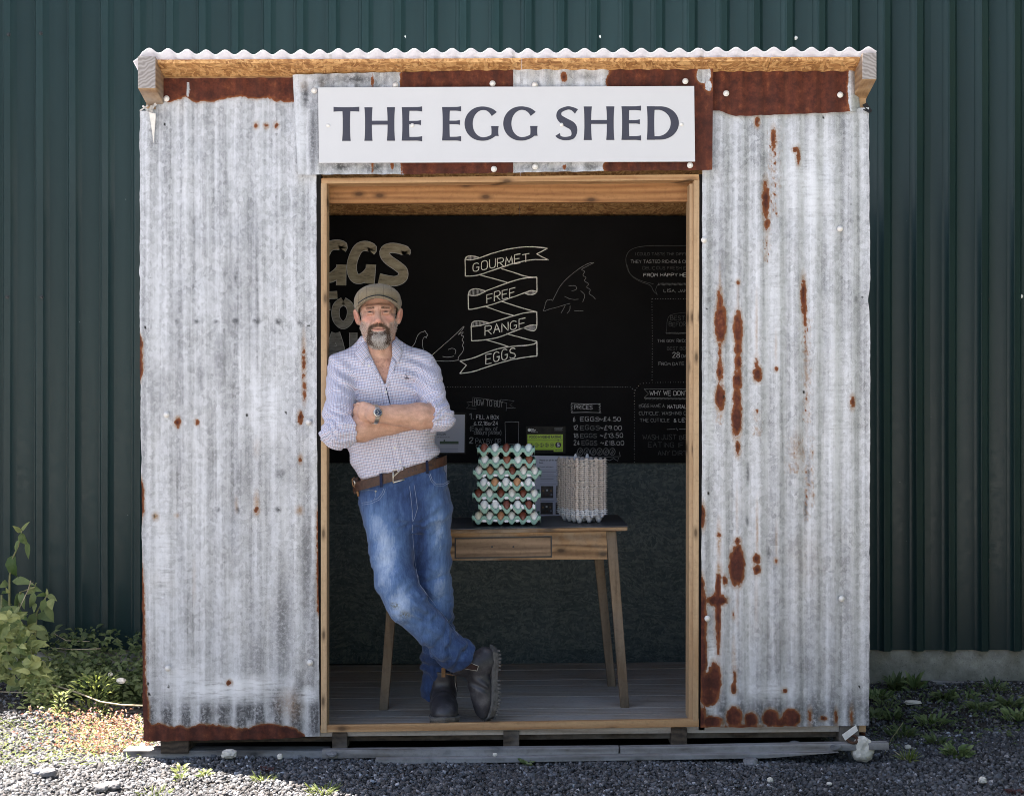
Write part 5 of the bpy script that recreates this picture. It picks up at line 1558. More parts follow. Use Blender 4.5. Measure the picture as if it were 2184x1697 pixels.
# ---- boots
def boot_leather():
    t = NT("black_boot_leather")
    n = t.noise(14, 5, 0.65); n2 = t.noise(110, 4, 0.7)
    c = t.ramp(n, [(0.3, (0.020, 0.019, 0.022)), (0.52, (0.042, 0.040, 0.046)), (0.75, (0.13, 0.122, 0.125))])
    c = t.mix(t.ramp(n2, [(0.62, 0.0), (0.78, 0.5)]), c, (0.14, 0.13, 0.125))
    return t.out(c, 0.42, 0, t.bump(t.math('ADD', n, n2), 0.3, 0.003), 0.5)
M_BOOT = boot_leather()
M_SOLE = plain("rubber_sole", (0.105, 0.098, 0.092), 0.8, var=.5, scale=50, bump=.4)
M_ELAST = plain("brown_elastic", (0.040, 0.018, 0.015), 0.85, var=.2, scale=200)
M_STITCH = plain("white_stitch", (0.55, 0.52, 0.46), 0.8)
def soleline(n=40):
    pts = []
    for i in range(n):
        a = 2 * math.pi * i / n
        l = .152 + .152 * math.cos(a)
        wv = np.interp(l, [0, .03, .09, .14, .21, .26, .29, .304], [.0, .034, .036, .037, .050, .047, .030, .0])
        pts.append((l, wv * np.sign(math.sin(a)) if abs(math.sin(a)) > 1e-6 else 0))
    return pts
def make_boot(heel, Lv, Uv, shaft, tabs, al=.074):
    Lv = Vector(Lv).normalized(); Uv = Vector(Uv); Uv = (Uv - Lv * Uv.dot(Lv)).normalized(); Wv = Uv.cross(Lv)
    WS = 1.16
    M4 = Matrix((( Lv.x, Wv.x * WS, Uv.x, heel[0]), (Lv.y, Wv.y * WS, Uv.y, heel[1]), (Lv.z, Wv.z * WS, Uv.z, heel[2]), (0, 0, 0, 1)))
    s = SDF((-.08, -.085, .0), (.33, .085, .31), 0.0034)
    s.ell((.232, 0, .050), (.070, .0475, .042), 0)
    s.ell((.185, 0, .055), (.075, .0465, .046), .02)
    s.ell((.055, 0, .052), (.054, .0385, .050), .02)
    s.cone((.180, 0, .070), (.088, 0, .100), .038, .046, .03)
    s.cone((.075, 0, .050), (.075, 0, .095), .042, .045, .02)
    a = np.array((al, 0, .090)); sd = np.array((shaft[0], 0, shaft[1])); sd = sd / np.linalg.norm(sd)
    s.cone(a, a + sd * shaft[2], .0465, .0490, .02, flat=True, squash=((0, 1, 0), .86))
    s.cone(a + sd * (shaft[2] - .04), a + sd * (shaft[2] + .02), .040, .043, .003, 's', squash=((0, 1, 0), .86))
    s.plane((0, 0, -1), (0, 0, .024))
    def fl(x, y, z):
        n = .0016 * vnoise(x * 26, y * 26, z * 26)
        n = n + .0030 * np.sin(x * 150 + z * 90) * np.exp(-((x - .165) / .03) ** 2) * (z > .05)
        n = n + .0022 * np.exp(-((x - .222 + .3 * (np.abs(y))) / .0035) ** 2)*0
        return n
    s.disp(fl, .012)
    v, f = s.mesh()
    me = np_mesh("boot", v, f, True); me.transform(M4)
    boot = link("boot", me, man, M_BOOT)
    ol = soleline()
    mb = MB(); n = len(ol)
    prof = [(.000, .90), (.006, 1.0), (.017, 1.06), (.022, 1.10), (.030, 1.10), (.033, 1.02)]
    for u, sc in prof:
        for l, w in ol:
            rise = .010 * np.clip((l - .24) / .06, 0, 1) ** 2
            mb.v.append((.152 + (l - .152) * (1 + (sc - 1) * .5), w * sc, u + rise + (.007 if (.09 < l < .135 and u < .005) else 0)))
    for i in range(len(prof) - 1):
        for k in range(n):
            mb.f.append((i * n + k, i * n + (k + 1) % n, (i + 1) * n + (k + 1) % n, (i + 1) * n + k))
    mb.f.append(tuple(range(n))[::-1]); mb.f.append(tuple((len(prof) - 1) * n + k for k in range(n)))
    for l in np.arange(.012, .30, .0155):
        if .095 < l < .13: continue
        w = np.interp(l, [0, .03, .09, .14, .21, .26, .29, .304], [.008, .034, .036, .037, .050, .047, .030, .008])
        for q in (-1, 1):
            rise = .010 * np.clip((l - .24) / .06, 0, 1) ** 2
            mb.box((l, min(q * (w - .016), q * (w + .003)), -.006 + rise), (l + .009, max(q * (w - .016), q * (w + .003)), .006 + rise))
    me = mb.mesh("sole"); me.transform(M4); link("sole", me, boot, M_SOLE)
    def loc(l, w, u): return M4 @ Vector((l, w, u))
    # welt line, elastic panels with pale stitching, pull tabs
    mb = MB(); mb.tube([loc(.152 + (l - .152) * 1.05, w * 1.11, .0305 + .010 * float(np.clip((l - .24) / .06, 0, 1)) ** 2) for l, w in ol] , .0016, 5, cap=False); mb.build("welt", plain("dusty_welt", (0.11, 0.105, 0.10), 0.85), boot)
    for q in (-1, 1):
        A, B = [], []
        def surf(l, u):
            """outermost point of the boot at (l, u) on side q"""
            i = int(round((l - s.o[0]) / s.h)); k = int(round((u - s.o[2]) / s.h))
            col = s.f[np.clip(i, 0, s.n[0] - 1), :, np.clip(k, 0, s.n[2] - 1)]
            j = np.nonzero(col < 0)[0]
            if len(j) == 0: return loc(l, q * .03, u)
            yy = s.ax[1][j[-1] if q > 0 else j[0]]
            return loc(l, float(yy) + q * .0035, u)
        b0 = a + sd * (shaft[2] - .008); per = np.array((sd[2], 0, -sd[0]))
        top = [b0 + per * t_ for t_ in (-.022, -.010, .002, .014)]
        bot = [a + sd * .012 + per * t_ for t_ in (-.010, -.004, .004, .010)]
        strip("elastic_panel", [surf(p_[0], p_[2]) for p_ in top], [surf(p_[0], p_[2]) for p_ in bot], M_ELAST, boot, .0015)
        mb = MB(); mb.tube([surf(p_[0], p_[2]) for p_ in [top[0], (top[0] + bot[0]) / 2, bot[0], bot[1], bot[2], bot[3], (top[3] + bot[3]) / 2, top[3]]], .0013, 5); mb.build("stitching", M_STITCH, boot)
    for fr_ in tabs:
        p0 = a + sd * (shaft[2] - .02) + per * .0475 * fr_; p1 = a + sd * (shaft[2] + .022) + per * .050 * fr_
        mb = MB(); mb.bar(loc(p0[0], 0, p0[2]), loc(p1[0], 0, p1[2]), .017, .004, tuple(M4.to_3x3() @ Vector((per[0], 0, per[2])))); mb.build("pull_tab", M_TAN, boot, bevel=.0012)
    return boot
# standing foot points at the camera; the crossed foot rests on its toe with the sole turned to the right
toeL = P(949, 1551, -0.012)
LvL = Vector((.09, -1, 0)).normalized()
heelL = toeL - LvL * .302
make_boot((heelL.x, heelL.y, FT(heelL.x) + .006), LvL, (0, 0, 1), (.10, 1, .110), (1, -1))
toeR = P(1030, 1534, 0.115)
LvR = Vector((-.045, -.16, -.985)).normalized(); UvR = Vector((-.94, -.34, 0))
heelR = Vector((toeR.x + .045, toeR.y, FT(toeR.x) + .012)) - LvR * .30
make_boot(tuple(heelR), LvR, UvR, (-.18, 1, .100), (1, -1), .094)

# ---- watch on the left wrist
wd = Vector(W_L - E_L).normalized()
wc = Vector(W_L) - wd * .004
wf = Vector((-.06, -1, .18)); wf = (wf - wd * wf.dot(wd)).normalized(); wu = wd.cross(wf)
watch = MB()
watch.lathe(wc + wf * .030, wf, [(0, .0165), (.002, .0185), (.007, .0185), (.0095, .0165), (.0100, .0145)], 24)
wo = watch.build("watch", M_STEEL, man, True)
MB().lathe(wc + wf * .0402, wf, [(0, .0148), (.0005, .0148)], 24).build("dial", plain("blue_dial", (0.030, 0.045, 0.085), 0.2), wo)
mb = MB()
for i in range(12):
    an = i * math.pi / 6; d_ = wu * math.cos(an) + wd * math.sin(an)
    mb.bar(wc + wf * .0411 + d_ * .0105, wc + wf * .0411 + d_ * .0136, .0012, .0004, tuple(wf))
for an, ln in ((.5, .0075), (2.4, .0105)):
    d_ = wu * math.cos(an) + wd * math.sin(an); mb.bar(wc + wf * .0413 - d_ * .002, wc + wf * .0413 + d_ * ln, .0011, .0004, tuple(wf))
mb.build("hands_and_marks", M_CAP, wo)
mb = MB()
for i in range(26):
    an = .52 + (2 * math.pi - 1.04) * i / 25
    d_ = wf * math.cos(an) * .0345 + wu * math.sin(an) * .0385
    nn = (wf * math.cos(an) / .0345 + wu * math.sin(an) / .0385).normalized()
    tt = nn.cross(wd)
    wdt = .0085
    mb.bar(wc + d_ - tt * .0036, wc + d_ + tt * .0036, wdt * 2, .003, tuple(nn))
mb.build("bracelet", M_STEEL, wo, bevel=0.0005)
# ------------------------------------------------------------------ flat strokes and lettering
def ribbon(mb, pts, w, y, closed=False):
    """flat stroke of width w (number or list) along 2-D points (x, z) at depth y"""
    p = np.array(pts, float)
    n = len(p)
    if closed: t = np.roll(p, -1, 0) - np.roll(p, 1, 0)
    else: t = np.gradient(p, axis=0)
    l = np.linalg.norm(t, axis=1); l[l < 1e-9] = 1e-9
    t /= l[:, None]
    nn = np.stack([-t[:, 1], t[:, 0]], 1)
    ws = np.broadcast_to(np.asarray(w, float), (n,)) / 2
    A = p + nn * ws[:, None]; B = p - nn * ws[:, None]
    vs = [(a[0], y, a[1]) for a in A] + [(b[0], y, b[1]) for b in B]
    m = n if closed else n - 1
    mb.add(vs, [(i, n + i, n + (i + 1) % n, (i + 1) % n) for i in range(m)])
def smooth(pts, it=2, closed=False):
    p = np.array(pts, float)
    for _ in range(it):
        if closed:
            q = np.roll(p, -1, 0)
            p = np.stack([p * .75 + q * .25, p * .25 + q * .75], 1).reshape(-1, 2)
        else:
            a, b = p[:-1], p[1:]
            m = np.stack([a * .75 + b * .25, a * .25 + b * .75], 1).reshape(-1, 2)
            p = np.concatenate([p[:1], m, p[-1:]])
    return p
def dense(pts, step):
    p = np.array(pts, float); out = [p[0]]
    for a, b in zip(p[:-1], p[1:]):
        n = max(1, int(np.linalg.norm(b - a) / step))
        out += [a + (b - a) * i / n for i in range(1, n + 1)]
    return np.array(out)
def px2(pts, y): return [(X(a, y), Z(b, y)) for a, b in pts]

# ---- the sign above the door
SY = -0.082
sign = empty("sign", P(1080, 347, SY), "long white sign with dark letters reading THE EGG SHED fixed above the doorway", "sign")
M_SIGN = plain("sign_white", (0.56, 0.565, 0.585), 0.45, var=0.015, scale=8)
M_LETTER = plain("sign_letter", (0.030, 0.030, 0.050), 0.4, var=0.05)
mb = MB(); mb.quad3([(678, 187), (1480, 184), (1482, 345), (680, 348)], SY, SY + .006); mb.build("panel", M_SIGN, sign, bevel=0.0012)
SROLL = lambda x: -0.0036 * (x - 1080)
def flare(p0, p1, wm, we, n=14, pw=2.6):
    t = np.linspace(0, 1, n)
    pts = np.array(p0)[None] * (1 - t)[:, None] + np.array(p1)[None] * t[:, None]
    return pts, wm + (we - wm) * np.abs(2 * t - 1) ** pw
def spline(pts, n=60):
    p = np.array(pts, float); m = len(p)
    out = []
    for u in np.linspace(0, m - 1 - 1e-6, n):
        i = int(u); f = u - i
        a, b, c, d = p[max(i - 1, 0)], p[i], p[min(i + 1, m - 1)], p[min(i + 2, m - 1)]
        out.append(.5 * ((2 * b) + (-a + c) * f + (2 * a - 5 * b + 4 * c - d) * f ** 2 + (-a + 3 * b - 3 * c + d) * f ** 3))
    return np.array(out)
def letter(kind, x0, x1):
    y0, y1 = 228.5, 300.0
    S = []
    w = x1 - x0
    if kind == 'T':
        S = [flare((x0, y0 + 4), (x1, y0 + 4), 8.5, 10.5), flare(((x0 + x1) / 2, y0 + .5), ((x0 + x1) / 2, y1), 15.5, 18.5)]
    elif kind == 'H':
        S = [flare((x0 + 8.5, y0), (x0 + 8.5, y1), 14.5, 17.5), flare((x1 - 8.5, y0), (x1 - 8.5, y1), 14.5, 17.5), flare((x0 + 12, y0 + 33), (x1 - 12, y0 + 33), 8.5, 8.5)]
    elif kind == 'E':
        S = [flare((x0 + 8.5, y0), (x0 + 8.5, y1), 14.5, 17.5), flare((x0 + 4, y0 + 4), (x1, y0 + 4), 8, 8), flare((x0 + 10, y0 + 33), (x1 - 2.5, y0 + 33), 7.5, 7.5), flare((x0 + 4, y1 - 4), (x1, y1 - 4), 8, 8)]
        out = []
        for p_, ww in S[1:]:
            t = np.linspace(0, 1, len(ww)); out.append((p_, ww + 3.5 * np.clip(t - .7, 0, 1) / .3 * np.clip(t - .55, 0, 1) * 2))
        S = [S[0]] + out
    elif kind == 'G':
        cx, cy, rx, ry = x0 + w * .53, (y0 + y1) / 2, w * .53 - 7, (y1 - y0) / 2 - 3
        an = np.linspace(R(38), R(322), 60)
        pts = np.stack([cx + rx * np.cos(an), cy - ry * np.sin(an)], 1)
        ww = 7.5 + 10 * np.abs(np.cos((an))) ** 1.5 * (np.cos(an) < 0) + 7 * np.clip((R(75) - an) / R(40), 0, 1)
        pts[-10:, 0] += np.linspace(0, 3.5, 10)
        S = [(pts, ww), flare((x1 - 8, y0 + 41), (x1 - 8, y1 - 9.5), 14.5, 16.5)]
    elif kind == 'D':
        an = np.linspace(R(90), R(-90), 44)
        cx, cy = x0 + w * .36, (y0 + y1) / 2
        pts = np.stack([cx + (w * .64 - 8.5) * np.cos(an), cy - ((y1 - y0) / 2 - 4) * np.sin(an)], 1)
        ww = 7.5 + 10 * np.cos(an) ** 1.4
        pts = np.concatenate([[(x0 + 4, y0 + 4), (x0 + w * .18, y0 + 4)], pts, [(x0 + w * .18, y1 - 4), (x0 + 4, y1 - 4)]]); ww = np.concatenate([[8, 7.5], ww, [7.5, 8]])
        S = [flare((x0 + 8.5, y0), (x0 + 8.5, y1), 14.5, 17.5), (pts, ww)]
    elif kind == 'S':
        c = spline([(x1 - 3, y0 + 10.5), (x1 - 12, y0 + 4.8), (x0 + w * .50, y0 + 3.2), (x0 + w * .17, y0 + 10), (x0 + w * .14, y0 + 22), (x0 + w * .40, y0 + 32.5), (x0 + w * .74, y0 + 42), (x1 - w * .17, y0 + 54), (x0 + w * .74, y1 - 6.5), (x0 + w * .42, y1 - 3.2), (x0 + w * .16, y1 - 6), (x0 + 2.5, y1 - 12)])
        t = np.linspace(0, 1, len(c))
        ww = 7 + 10.5 * np.exp(-((t - .5) / .17) ** 2) + 5 * np.clip((.10 - t) / .10, 0, 1) + 5 * np.clip((t - .9) / .1, 0, 1)
        S = [(c, ww)]
    mb = MB()
    for i, (p_, ww) in enumerate(S):
        yy = SY - .0008 - .0002 * i
        ribbon(mb, [(X(a, SY), Z(b + SROLL(a), SY)) for a, b in p_], np.asarray(ww) / FPX * (CAM_D + SY), yy)
    return mb.build("letter", M_LETTER, sign)
for k, a, b in (('T', 711, 766), ('H', 777, 842), ('E', 856.5, 900), ('E', 942.5, 983), ('G', 992, 1063), ('G', 1074.5, 1146), ('S', 1186, 1232), ('H', 1244.5, 1309.5), ('E', 1325, 1366.5), ('D', 1379, 1447)):
    letter(k, a, b)
for px in (699.5, 879, 1197, 1453):
    o = bpy.data.objects.new("screw_cap", cap_me); COL.objects.link(o); o.parent = sign
    o.location = P(px, 267 + SROLL(px), SY - .0008) - Vector(sign.location); o.scale = (.62, .5, .62)

# ---- hand lettering: single-stroke alphabet on a 6 x 10 grid ('~' = drawn round)
GL = {
 'A': "0,0 3,10 6,0;1.2,3.8 4.8,3.8", 'B': "0,0 0,10;~0,10 5.5,10 5.5,5.4 0,5.2;~0,5.2 6.4,5.2 6.4,0 0,0", 'C': "~6,8.4 4,10.2 .6,9.4 0,5 .6,.4 4,-.3 6,1.6", 'D': "0,0 0,10;~0,10 4,10 6.4,8 6.4,2 4,0 0,0",
 'E': "6,10 0,10 0,0 6,0;0,5.2 5,5.2", 'F': "6,10 0,10 0,0;0,5.2 5,5.2", 'G': "~6,8.4 4,10.2 .6,9.4 0,5 .6,.4 4,-.3 6,1.4 6,4.6;3.4,4.6 6.6,4.6", 'H': "0,0 0,10;6,0 6,10;0,5 6,5", 'I': "1.5,0 1.5,10",
 'J': "~4.5,10 4.5,2 3.4,-.4 1,-.2 0,2", 'K': "0,0 0,10;5.5,10 0,4.6 6,0", 'L': "0,10 0,0 5.4,0", 'M': "0,0 .9,10 3.6,3 6.3,10 7.2,0", 'N': "0,0 0,10 6,0 6,10", 'O': "~3,10 .4,9.4 0,5 .4,.6 3,0 5.8,.6 6.4,5 5.8,9.4 3,10",
 'P': "0,0 0,10;~0,10 6,10 6.2,4.8 0,4.6", 'Q': "~3,10 .4,9.4 0,5 .4,.6 3,0 5.8,.6 6.4,5 5.8,9.4 3,10;4,2.6 6.8,-1", 'R': "0,0 0,10;~0,10 6,10 6.2,5 0,4.8;2.4,4.8 6.2,0", 'S': "~5.8,8.6 4.5,10.2 .8,10.1 .2,6.6 3,5.2 6,3.8 5.6,-.1 1.4,-.2 0,1.6",
 'T': "0,10 7,10;3.5,10 3.5,0", 'U': "~0,10 0,2 1,-.3 5,-.3 6,2 6,10", 'V': "0,10 3,0 6,10", 'W': "0,10 1.9,0 4,7.4 6.1,0 8,10", 'X': "0,0 6,10;0,10 6,0", 'Y': "0,10 3,5 6,10;3,5 3,0", 'Z': "0,10 6,10 0,0 6,0",
 '0': "~2.8,10 .4,9 0,5 .4,1 2.8,0 5.2,1 5.6,5 5.2,9 2.8,10", '1': "0,7.6 2,10 2,0", '2': "~.2,7.6 1.4,10.2 5.2,10 5,6.4 0,.2;0,0 5.6,0", '3': "~.2,9 2,10.3 5.2,9.6 4.6,6 2,5.2;~2,5.2 5.8,5 5.8,.4 2,-.4 0,1", '4': "4,0 4,10 0,3 5.8,3", '5': "5.2,10 .8,10 .5,5.8;~.5,5.8 3,6.8 5.8,5.4 5.4,.6 2.4,-.4 0,1",
 '6': "~4.6,10 1.4,7.5 0,3.6 .6,.2 3,-.2 5.4,1 5.2,4.6 2.6,5.4 .3,3.4", '7': "0,10 5.6,10 2,0", '8': "~3,5.4 .6,6.2 .6,9.4 3,10.2 5.2,9.4 5.2,6.4 3,5.4 .2,4 .2,.8 3,-.3 5.8,.8 5.8,4 3,5.4", '9': "~5.2,7 3,4.6 .4,5.6 .4,9.2 3,10.2 5.2,9 5.2,6 4,0",
 '.': "0,.2 .6,.6", ',': "1,1 .2,-1.6", '(': "~2.5,11 .3,8 0,4 .4,0 2.5,-2", ')': "~0,11 2.2,8 2.5,4 2.1,0 0,-2", "'": ".6,10.4 .2,8.2", '~': "~0,4 .8,6.6 2,6 3,4 4,3 5.2,4 5.6,6", '£': "~5.4,8.4 4.2,10.2 2,9.6 1.8,6 1.8,2 0,0;0,0 5.6,0;.4,5 4.2,5", '&': "~5.5,0 1,7 1.4,10 3.6,10 3.6,7 .2,4 .2,.6 3,-.3 5.5,4", '-': "0,5 4,5", '·': "1,4.6 1.6,5.2", ':': "0,1 .5,1.4;0,6 .5,6.4",
 'a': "~4.4,6 1,6.4 0,3 1,-.2 4.2,1.6;4.5,6.2 4.7,0", 'c': "~4.2,5.4 2.4,6.6 0,5 .2,.6 2.4,-.3 4.4,1", 'e': "~0,3.2 4.4,3.4 4,6.4 1,6.6 0,3 1,-.3 4.4,.8", 'f': "~4,9.6 2.2,10.6 1.6,8 1.6,-1;0,6 3.6,6", 'i': "1,6.2 1,0;1,8.4 1.2,8.8", 'l': "1,10.4 1,0", 'm': "0,0 0,6.2;~0,5 1,6.6 2.6,6.4 2.8,4 2.8,0;~2.8,5 4,6.6 5.6,6.4 5.8,4 5.8,0", 'o': "~2.4,6.4 .3,5.8 0,3.2 .4,.4 2.4,0 4.4,.5 4.8,3.2 4.4,5.9 2.4,6.4",
 'p': "0,6.2 0,-3.6;~0,5.6 2,6.8 4.6,5.6 4.4,.4 2,-.2 0,1", 'q': "~4.4,6 1,6.4 0,3 1,-.2 4.2,1.6;4.5,6.2 4.6,-3.6", 'r': "0,6.2 0,0;~0,4 1.2,6.4 3,6.2", 's': "~4,5.6 2.4,6.8 .4,5.8 1,3.8 3.6,3 4,.6 2,-.4 0,.8", 'u': "~0,6.2 0,1.2 1.2,-.3 3.4,-.2 4.4,2;4.4,6.2 4.5,0", 'x': "0,0 4.2,6.2;0,6.2 4.2,0",
}
BOARD_Y = 1.398
_lay = [0]
def chalk_strokes(name, strokes, mat, parent, w):
    """strokes in photo pixels on the board"""
    mb = MB()
    for st in strokes:
        _lay[0] = (_lay[0] + 1) % 11
        p_ = np.array(px2(st, BOARD_Y))
        p_ = p_ + RNG.normal(0, .00025, p_.shape)
        ribbon(mb, p_, w * RNG.uniform(.8, 1.15, len(p_)), BOARD_Y - .0006 - .00008 * _lay[0])
    return mb.build(name, mat, parent)
def write(txt, x, y, h, mat, parent, w=.0028, slope=0.0, wid=1.0, gap=1.9, x1=None, jit=.25, skew=0.0):
    """chalk handwriting: baseline starts at pixel (x, y), letter height h pixels"""
    adv = []
    for ch in txt:
        if ch == ' ': adv.append(4.0); continue
        g = GL[ch]; mx = max(float(q.split(',')[0]) for st in g.split(';') for q in st.strip('~').split())
        adv.append(mx + gap)
    sc = h / 10.0
    if x1 is not None: wid = (x1 - x) / (sum(adv) * sc)
    cx = 0; out = []
    for ch, ad in zip(txt, adv):
        if ch != ' ':
            jy, js = RNG.normal(0, jit), RNG.normal(1, .05)
            for st in GL[ch].split(';'):
                rnd = st.startswith('~')
                p_ = np.array([[float(v) for v in q.split(',')] for q in st.strip('~').split()])
                if rnd: p_ = smooth(p_, 2)
                else: p_ = dense(p_, 3.0)
                q = np.stack([x + (cx + p_[:, 0] + skew * p_[:, 1]) * sc * wid, y - (p_[:, 1] * js + jy) * sc], 1)
                q[:, 1] += (q[:, 0] - x) * slope
                out.append(q)
        cx += ad
    return chalk_strokes("chalk_writing", out, mat, parent, w)

board = empty("chalkboard", (0, BOARD_Y, 1.04), "large black chalkboard covered in white handwriting lining the back wall of the shed", "chalkboard")
MB().box((-1.47, BOARD_Y, Z(987, BOARD_Y)), (1.42, 1.412, 2.30)).build("board", M_CHALKBOARD, board)
def chalk(name, v, tint=(1, 1, 1)):
    t = NT(name)
    n = t.noise(220, 3, 0.7)
    c = t.mix(t.ramp(n, [(0.34, 0.35), (0.56, 1.0)]), tuple(v * .45 * q for q in tint), tuple(v * q for q in tint))
    return t.out(c, 0.9, 0, None, 0.1)
CH1, CH2, CH3, CH4 = chalk("chalk_bright", .90, (1, 1, .93)), chalk("chalk_mid", .60, (.97, .98, 1.0)), chalk("chalk_faint", .27, (.95, .97, 1.0)), chalk("chalk_ghost", .095, (.95, .97, 1))
c4 = lambda pts: [((1050 + a / 2.9254) / 1.1452, (560 + b / 2.9254) / 1.1452) for a, b in pts]
c5 = lambda pts: [((780 + a / 4.992) / 1.1452, (560 + b / 4.992) / 1.1452) for a, b in pts]
c6 = lambda pts: [((1500 + a / 3.032) / 1.1452, (580 + b / 3.032) / 1.1452) for a, b in pts]
def sm4(p_): return smooth(c4(p_), 2)
def hatch(x0, x1, top, bot, n):
    o = []
    for i in range(n):
        x = x0 + (x1 - x0) * (i + .5) / n
        o.append(c4([(x, np.interp(x, *zip(*top))), (x - 1, np.interp(x, *zip(*bot)))]))
    return o
ban = [sm4(p_) for p_ in (
    [(355, 205), (450, 170), (560, 140), (680, 125), (760, 127), (838, 137)], [(847, 220), (740, 215), (620, 237), (500, 275), (360, 325), (300, 335), (252, 335)], [(250, 215), (258, 196), (300, 188), (355, 205)], [(250, 215), (292, 222), (355, 205)],
    [(510, 282), (600, 310), (690, 340), (762, 343)], [(360, 328), (450, 352), (555, 382)],
    [(762, 343), (660, 350), (560, 380), (400, 440)], [(675, 455), (700, 468), (745, 466), (763, 445)], [(763, 445), (720, 436), (675, 455), (520, 510), (470, 530), (400, 550), (300, 572), (275, 572)], [(272, 470), (280, 435), (330, 422), (400, 442)], [(272, 470), (330, 478), (400, 442)],
    [(510, 515), (600, 545), (700, 575), (760, 590)], [(400, 553), (500, 590), (600, 618)],
    [(762, 590), (680, 595), (590, 620), (425, 670)], [(763, 685), (755, 722), (725, 728), (668, 705)], [(763, 685), (715, 684), (668, 705), (600, 728), (500, 770), (400, 790), (297, 797)], [(293, 695), (300, 660), (350, 652), (425, 670)], [(293, 695), (350, 690), (425, 670)],
    [(545, 745), (640, 772), (762, 800)], [(400, 790), (480, 812), (560, 838)],
    [(762, 805), (735, 826), (560, 838), (450, 860), (300, 925), (212, 940)], [(763, 905), (700, 910), (560, 935), (400, 985), (300, 1020), (212, 1030)])]
ban += [c4(p_) for p_ in ([(838, 137), (800, 157), (760, 177)], [(760, 177), (800, 198), (847, 220)], [(250, 215), (251, 275), (252, 335)], [(762, 343), (763, 400), (763, 447)], [(272, 470), (274, 520), (275, 572)], [(762, 590), (763, 640), (763, 687)], [(293, 695), (295, 745), (297, 797)], [(762, 800), (763, 850), (763, 905)], [(212, 940), (235, 955), (260, 970)], [(260, 970), (235, 1000), (212, 1030)])]
chalk_strokes("banner_drawing", ban, CH1, board, .0052)
hat = hatch(258, 340, [(250, 205), (300, 192), (355, 205)], [(250, 216), (300, 219), (355, 206)], 9) + hatch(278, 390, [(272, 455), (300, 428), (400, 442)], [(272, 470), (330, 474), (400, 443)], 12) + hatch(298, 415, [(293, 690), (320, 658), (425, 670)], [(293, 695), (350, 688), (425, 671)], 12) \
    + hatch(685, 760, [(675, 455), (720, 440), (763, 446)], [(675, 457), (720, 466), (763, 462)], 9) + hatch(675, 760, [(668, 705), (715, 688), (763, 688)], [(668, 707), (720, 724), (763, 716)], 11)
tag(chalk_strokes("banner_shading", hat, CH2, board, .0026), kind="stuff")
for t_, x, y, x1, h, sl in (("GOURMET", 305, 303, 722, 62, -.185), ("FREE", 405, 528, 622, 66, -.25), ("RANGE", 392, 760, 695, 66, -.21), ("EGGS", 398, 960, 622, 70, -.21)):
    (ax1, ay1), (bx1, _) = c4([(x, y), (x1, y)])
    write(t_, ax1, ay1, h / 2.9254 / 1.1452, CH1, board, .0050, sl, x1=bx1)
chalk_strokes("hen_drawing", [smooth(c4(p_), 2) for p_ in ([(875, 510), (890, 480), (930, 400), (1000, 330), (1080, 270), (1140, 240), (1170, 240)], [(875, 510), (862, 500), (850, 507), (835, 505), (822, 530), (820, 555), (802, 592), (850, 570), (900, 560), (960, 540), (1000, 530)],
    [(1170, 240), (1110, 270), (1075, 290), (1110, 300), (1085, 330), (1120, 345), (1095, 370), (1140, 390), (1110, 415), (1150, 430), (1130, 460), (1165, 480), (1180, 500)], [(990, 405), (1040, 400), (1050, 430), (1010, 442)], [(960, 480), (1010, 503), (1060, 500)], [(1075, 440), (1110, 470), (1090, 520)], [(965, 545), (950, 575), (935, 600)], [(1000, 545), (1000, 575), (978, 602)], [(1030, 583), (1060, 582), (1095, 583)])], CH3, board, .0024)
chalk_strokes("hen_drawing", [smooth(c5(p_), 2) for p_ in ([(900, 1315), (950, 1340), (1000, 1400)], [(1120, 1440), (1165, 1390), (1190, 1300), (1230, 1255), (1270, 1250), (1285, 1232), (1300, 1262), (1325, 1292), (1300, 1305), (1306, 1330), (1290, 1310)], [(1265, 1465), (1250, 1380), (1265, 1320), (1290, 1310)],
    [(1365, 1540), (1500, 1420), (1640, 1300), (1720, 1220), (1768, 1172), (1750, 1215), (1690, 1285)], [(1690, 1285), (1765, 1240), (1720, 1300), (1765, 1300), (1730, 1360), (1765, 1370), (1735, 1420), (1760, 1440), (1745, 1500), (1690, 1555), (1690, 1600)], [(1570, 1465), (1620, 1445), (1668, 1475), (1650, 1525)], [(1500, 1550), (1560, 1562), (1640, 1545)], [(1400, 1600), (1560, 1612), (1690, 1595)])], CH2, board, .0025)
# big painted words with brush edges
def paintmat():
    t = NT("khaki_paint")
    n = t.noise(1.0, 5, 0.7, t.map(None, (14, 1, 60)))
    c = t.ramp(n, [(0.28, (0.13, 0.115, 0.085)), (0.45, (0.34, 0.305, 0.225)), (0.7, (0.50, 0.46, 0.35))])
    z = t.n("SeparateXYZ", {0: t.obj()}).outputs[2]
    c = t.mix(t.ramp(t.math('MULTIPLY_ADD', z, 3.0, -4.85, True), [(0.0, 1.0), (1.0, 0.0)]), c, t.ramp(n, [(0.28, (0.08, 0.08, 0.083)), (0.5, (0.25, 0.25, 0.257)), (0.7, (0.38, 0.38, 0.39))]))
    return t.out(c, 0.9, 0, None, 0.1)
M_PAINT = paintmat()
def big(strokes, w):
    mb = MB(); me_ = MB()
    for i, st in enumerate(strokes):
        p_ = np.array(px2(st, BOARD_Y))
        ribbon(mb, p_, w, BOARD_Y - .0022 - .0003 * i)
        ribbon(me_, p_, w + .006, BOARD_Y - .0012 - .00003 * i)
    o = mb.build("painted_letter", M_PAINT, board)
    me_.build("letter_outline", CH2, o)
bG = [(296, 200), (250, 165), (190, 160), (125, 205), (85, 330), (70, 450), (95, 560), (150, 600), (215, 590), (268, 545), (272, 450)]
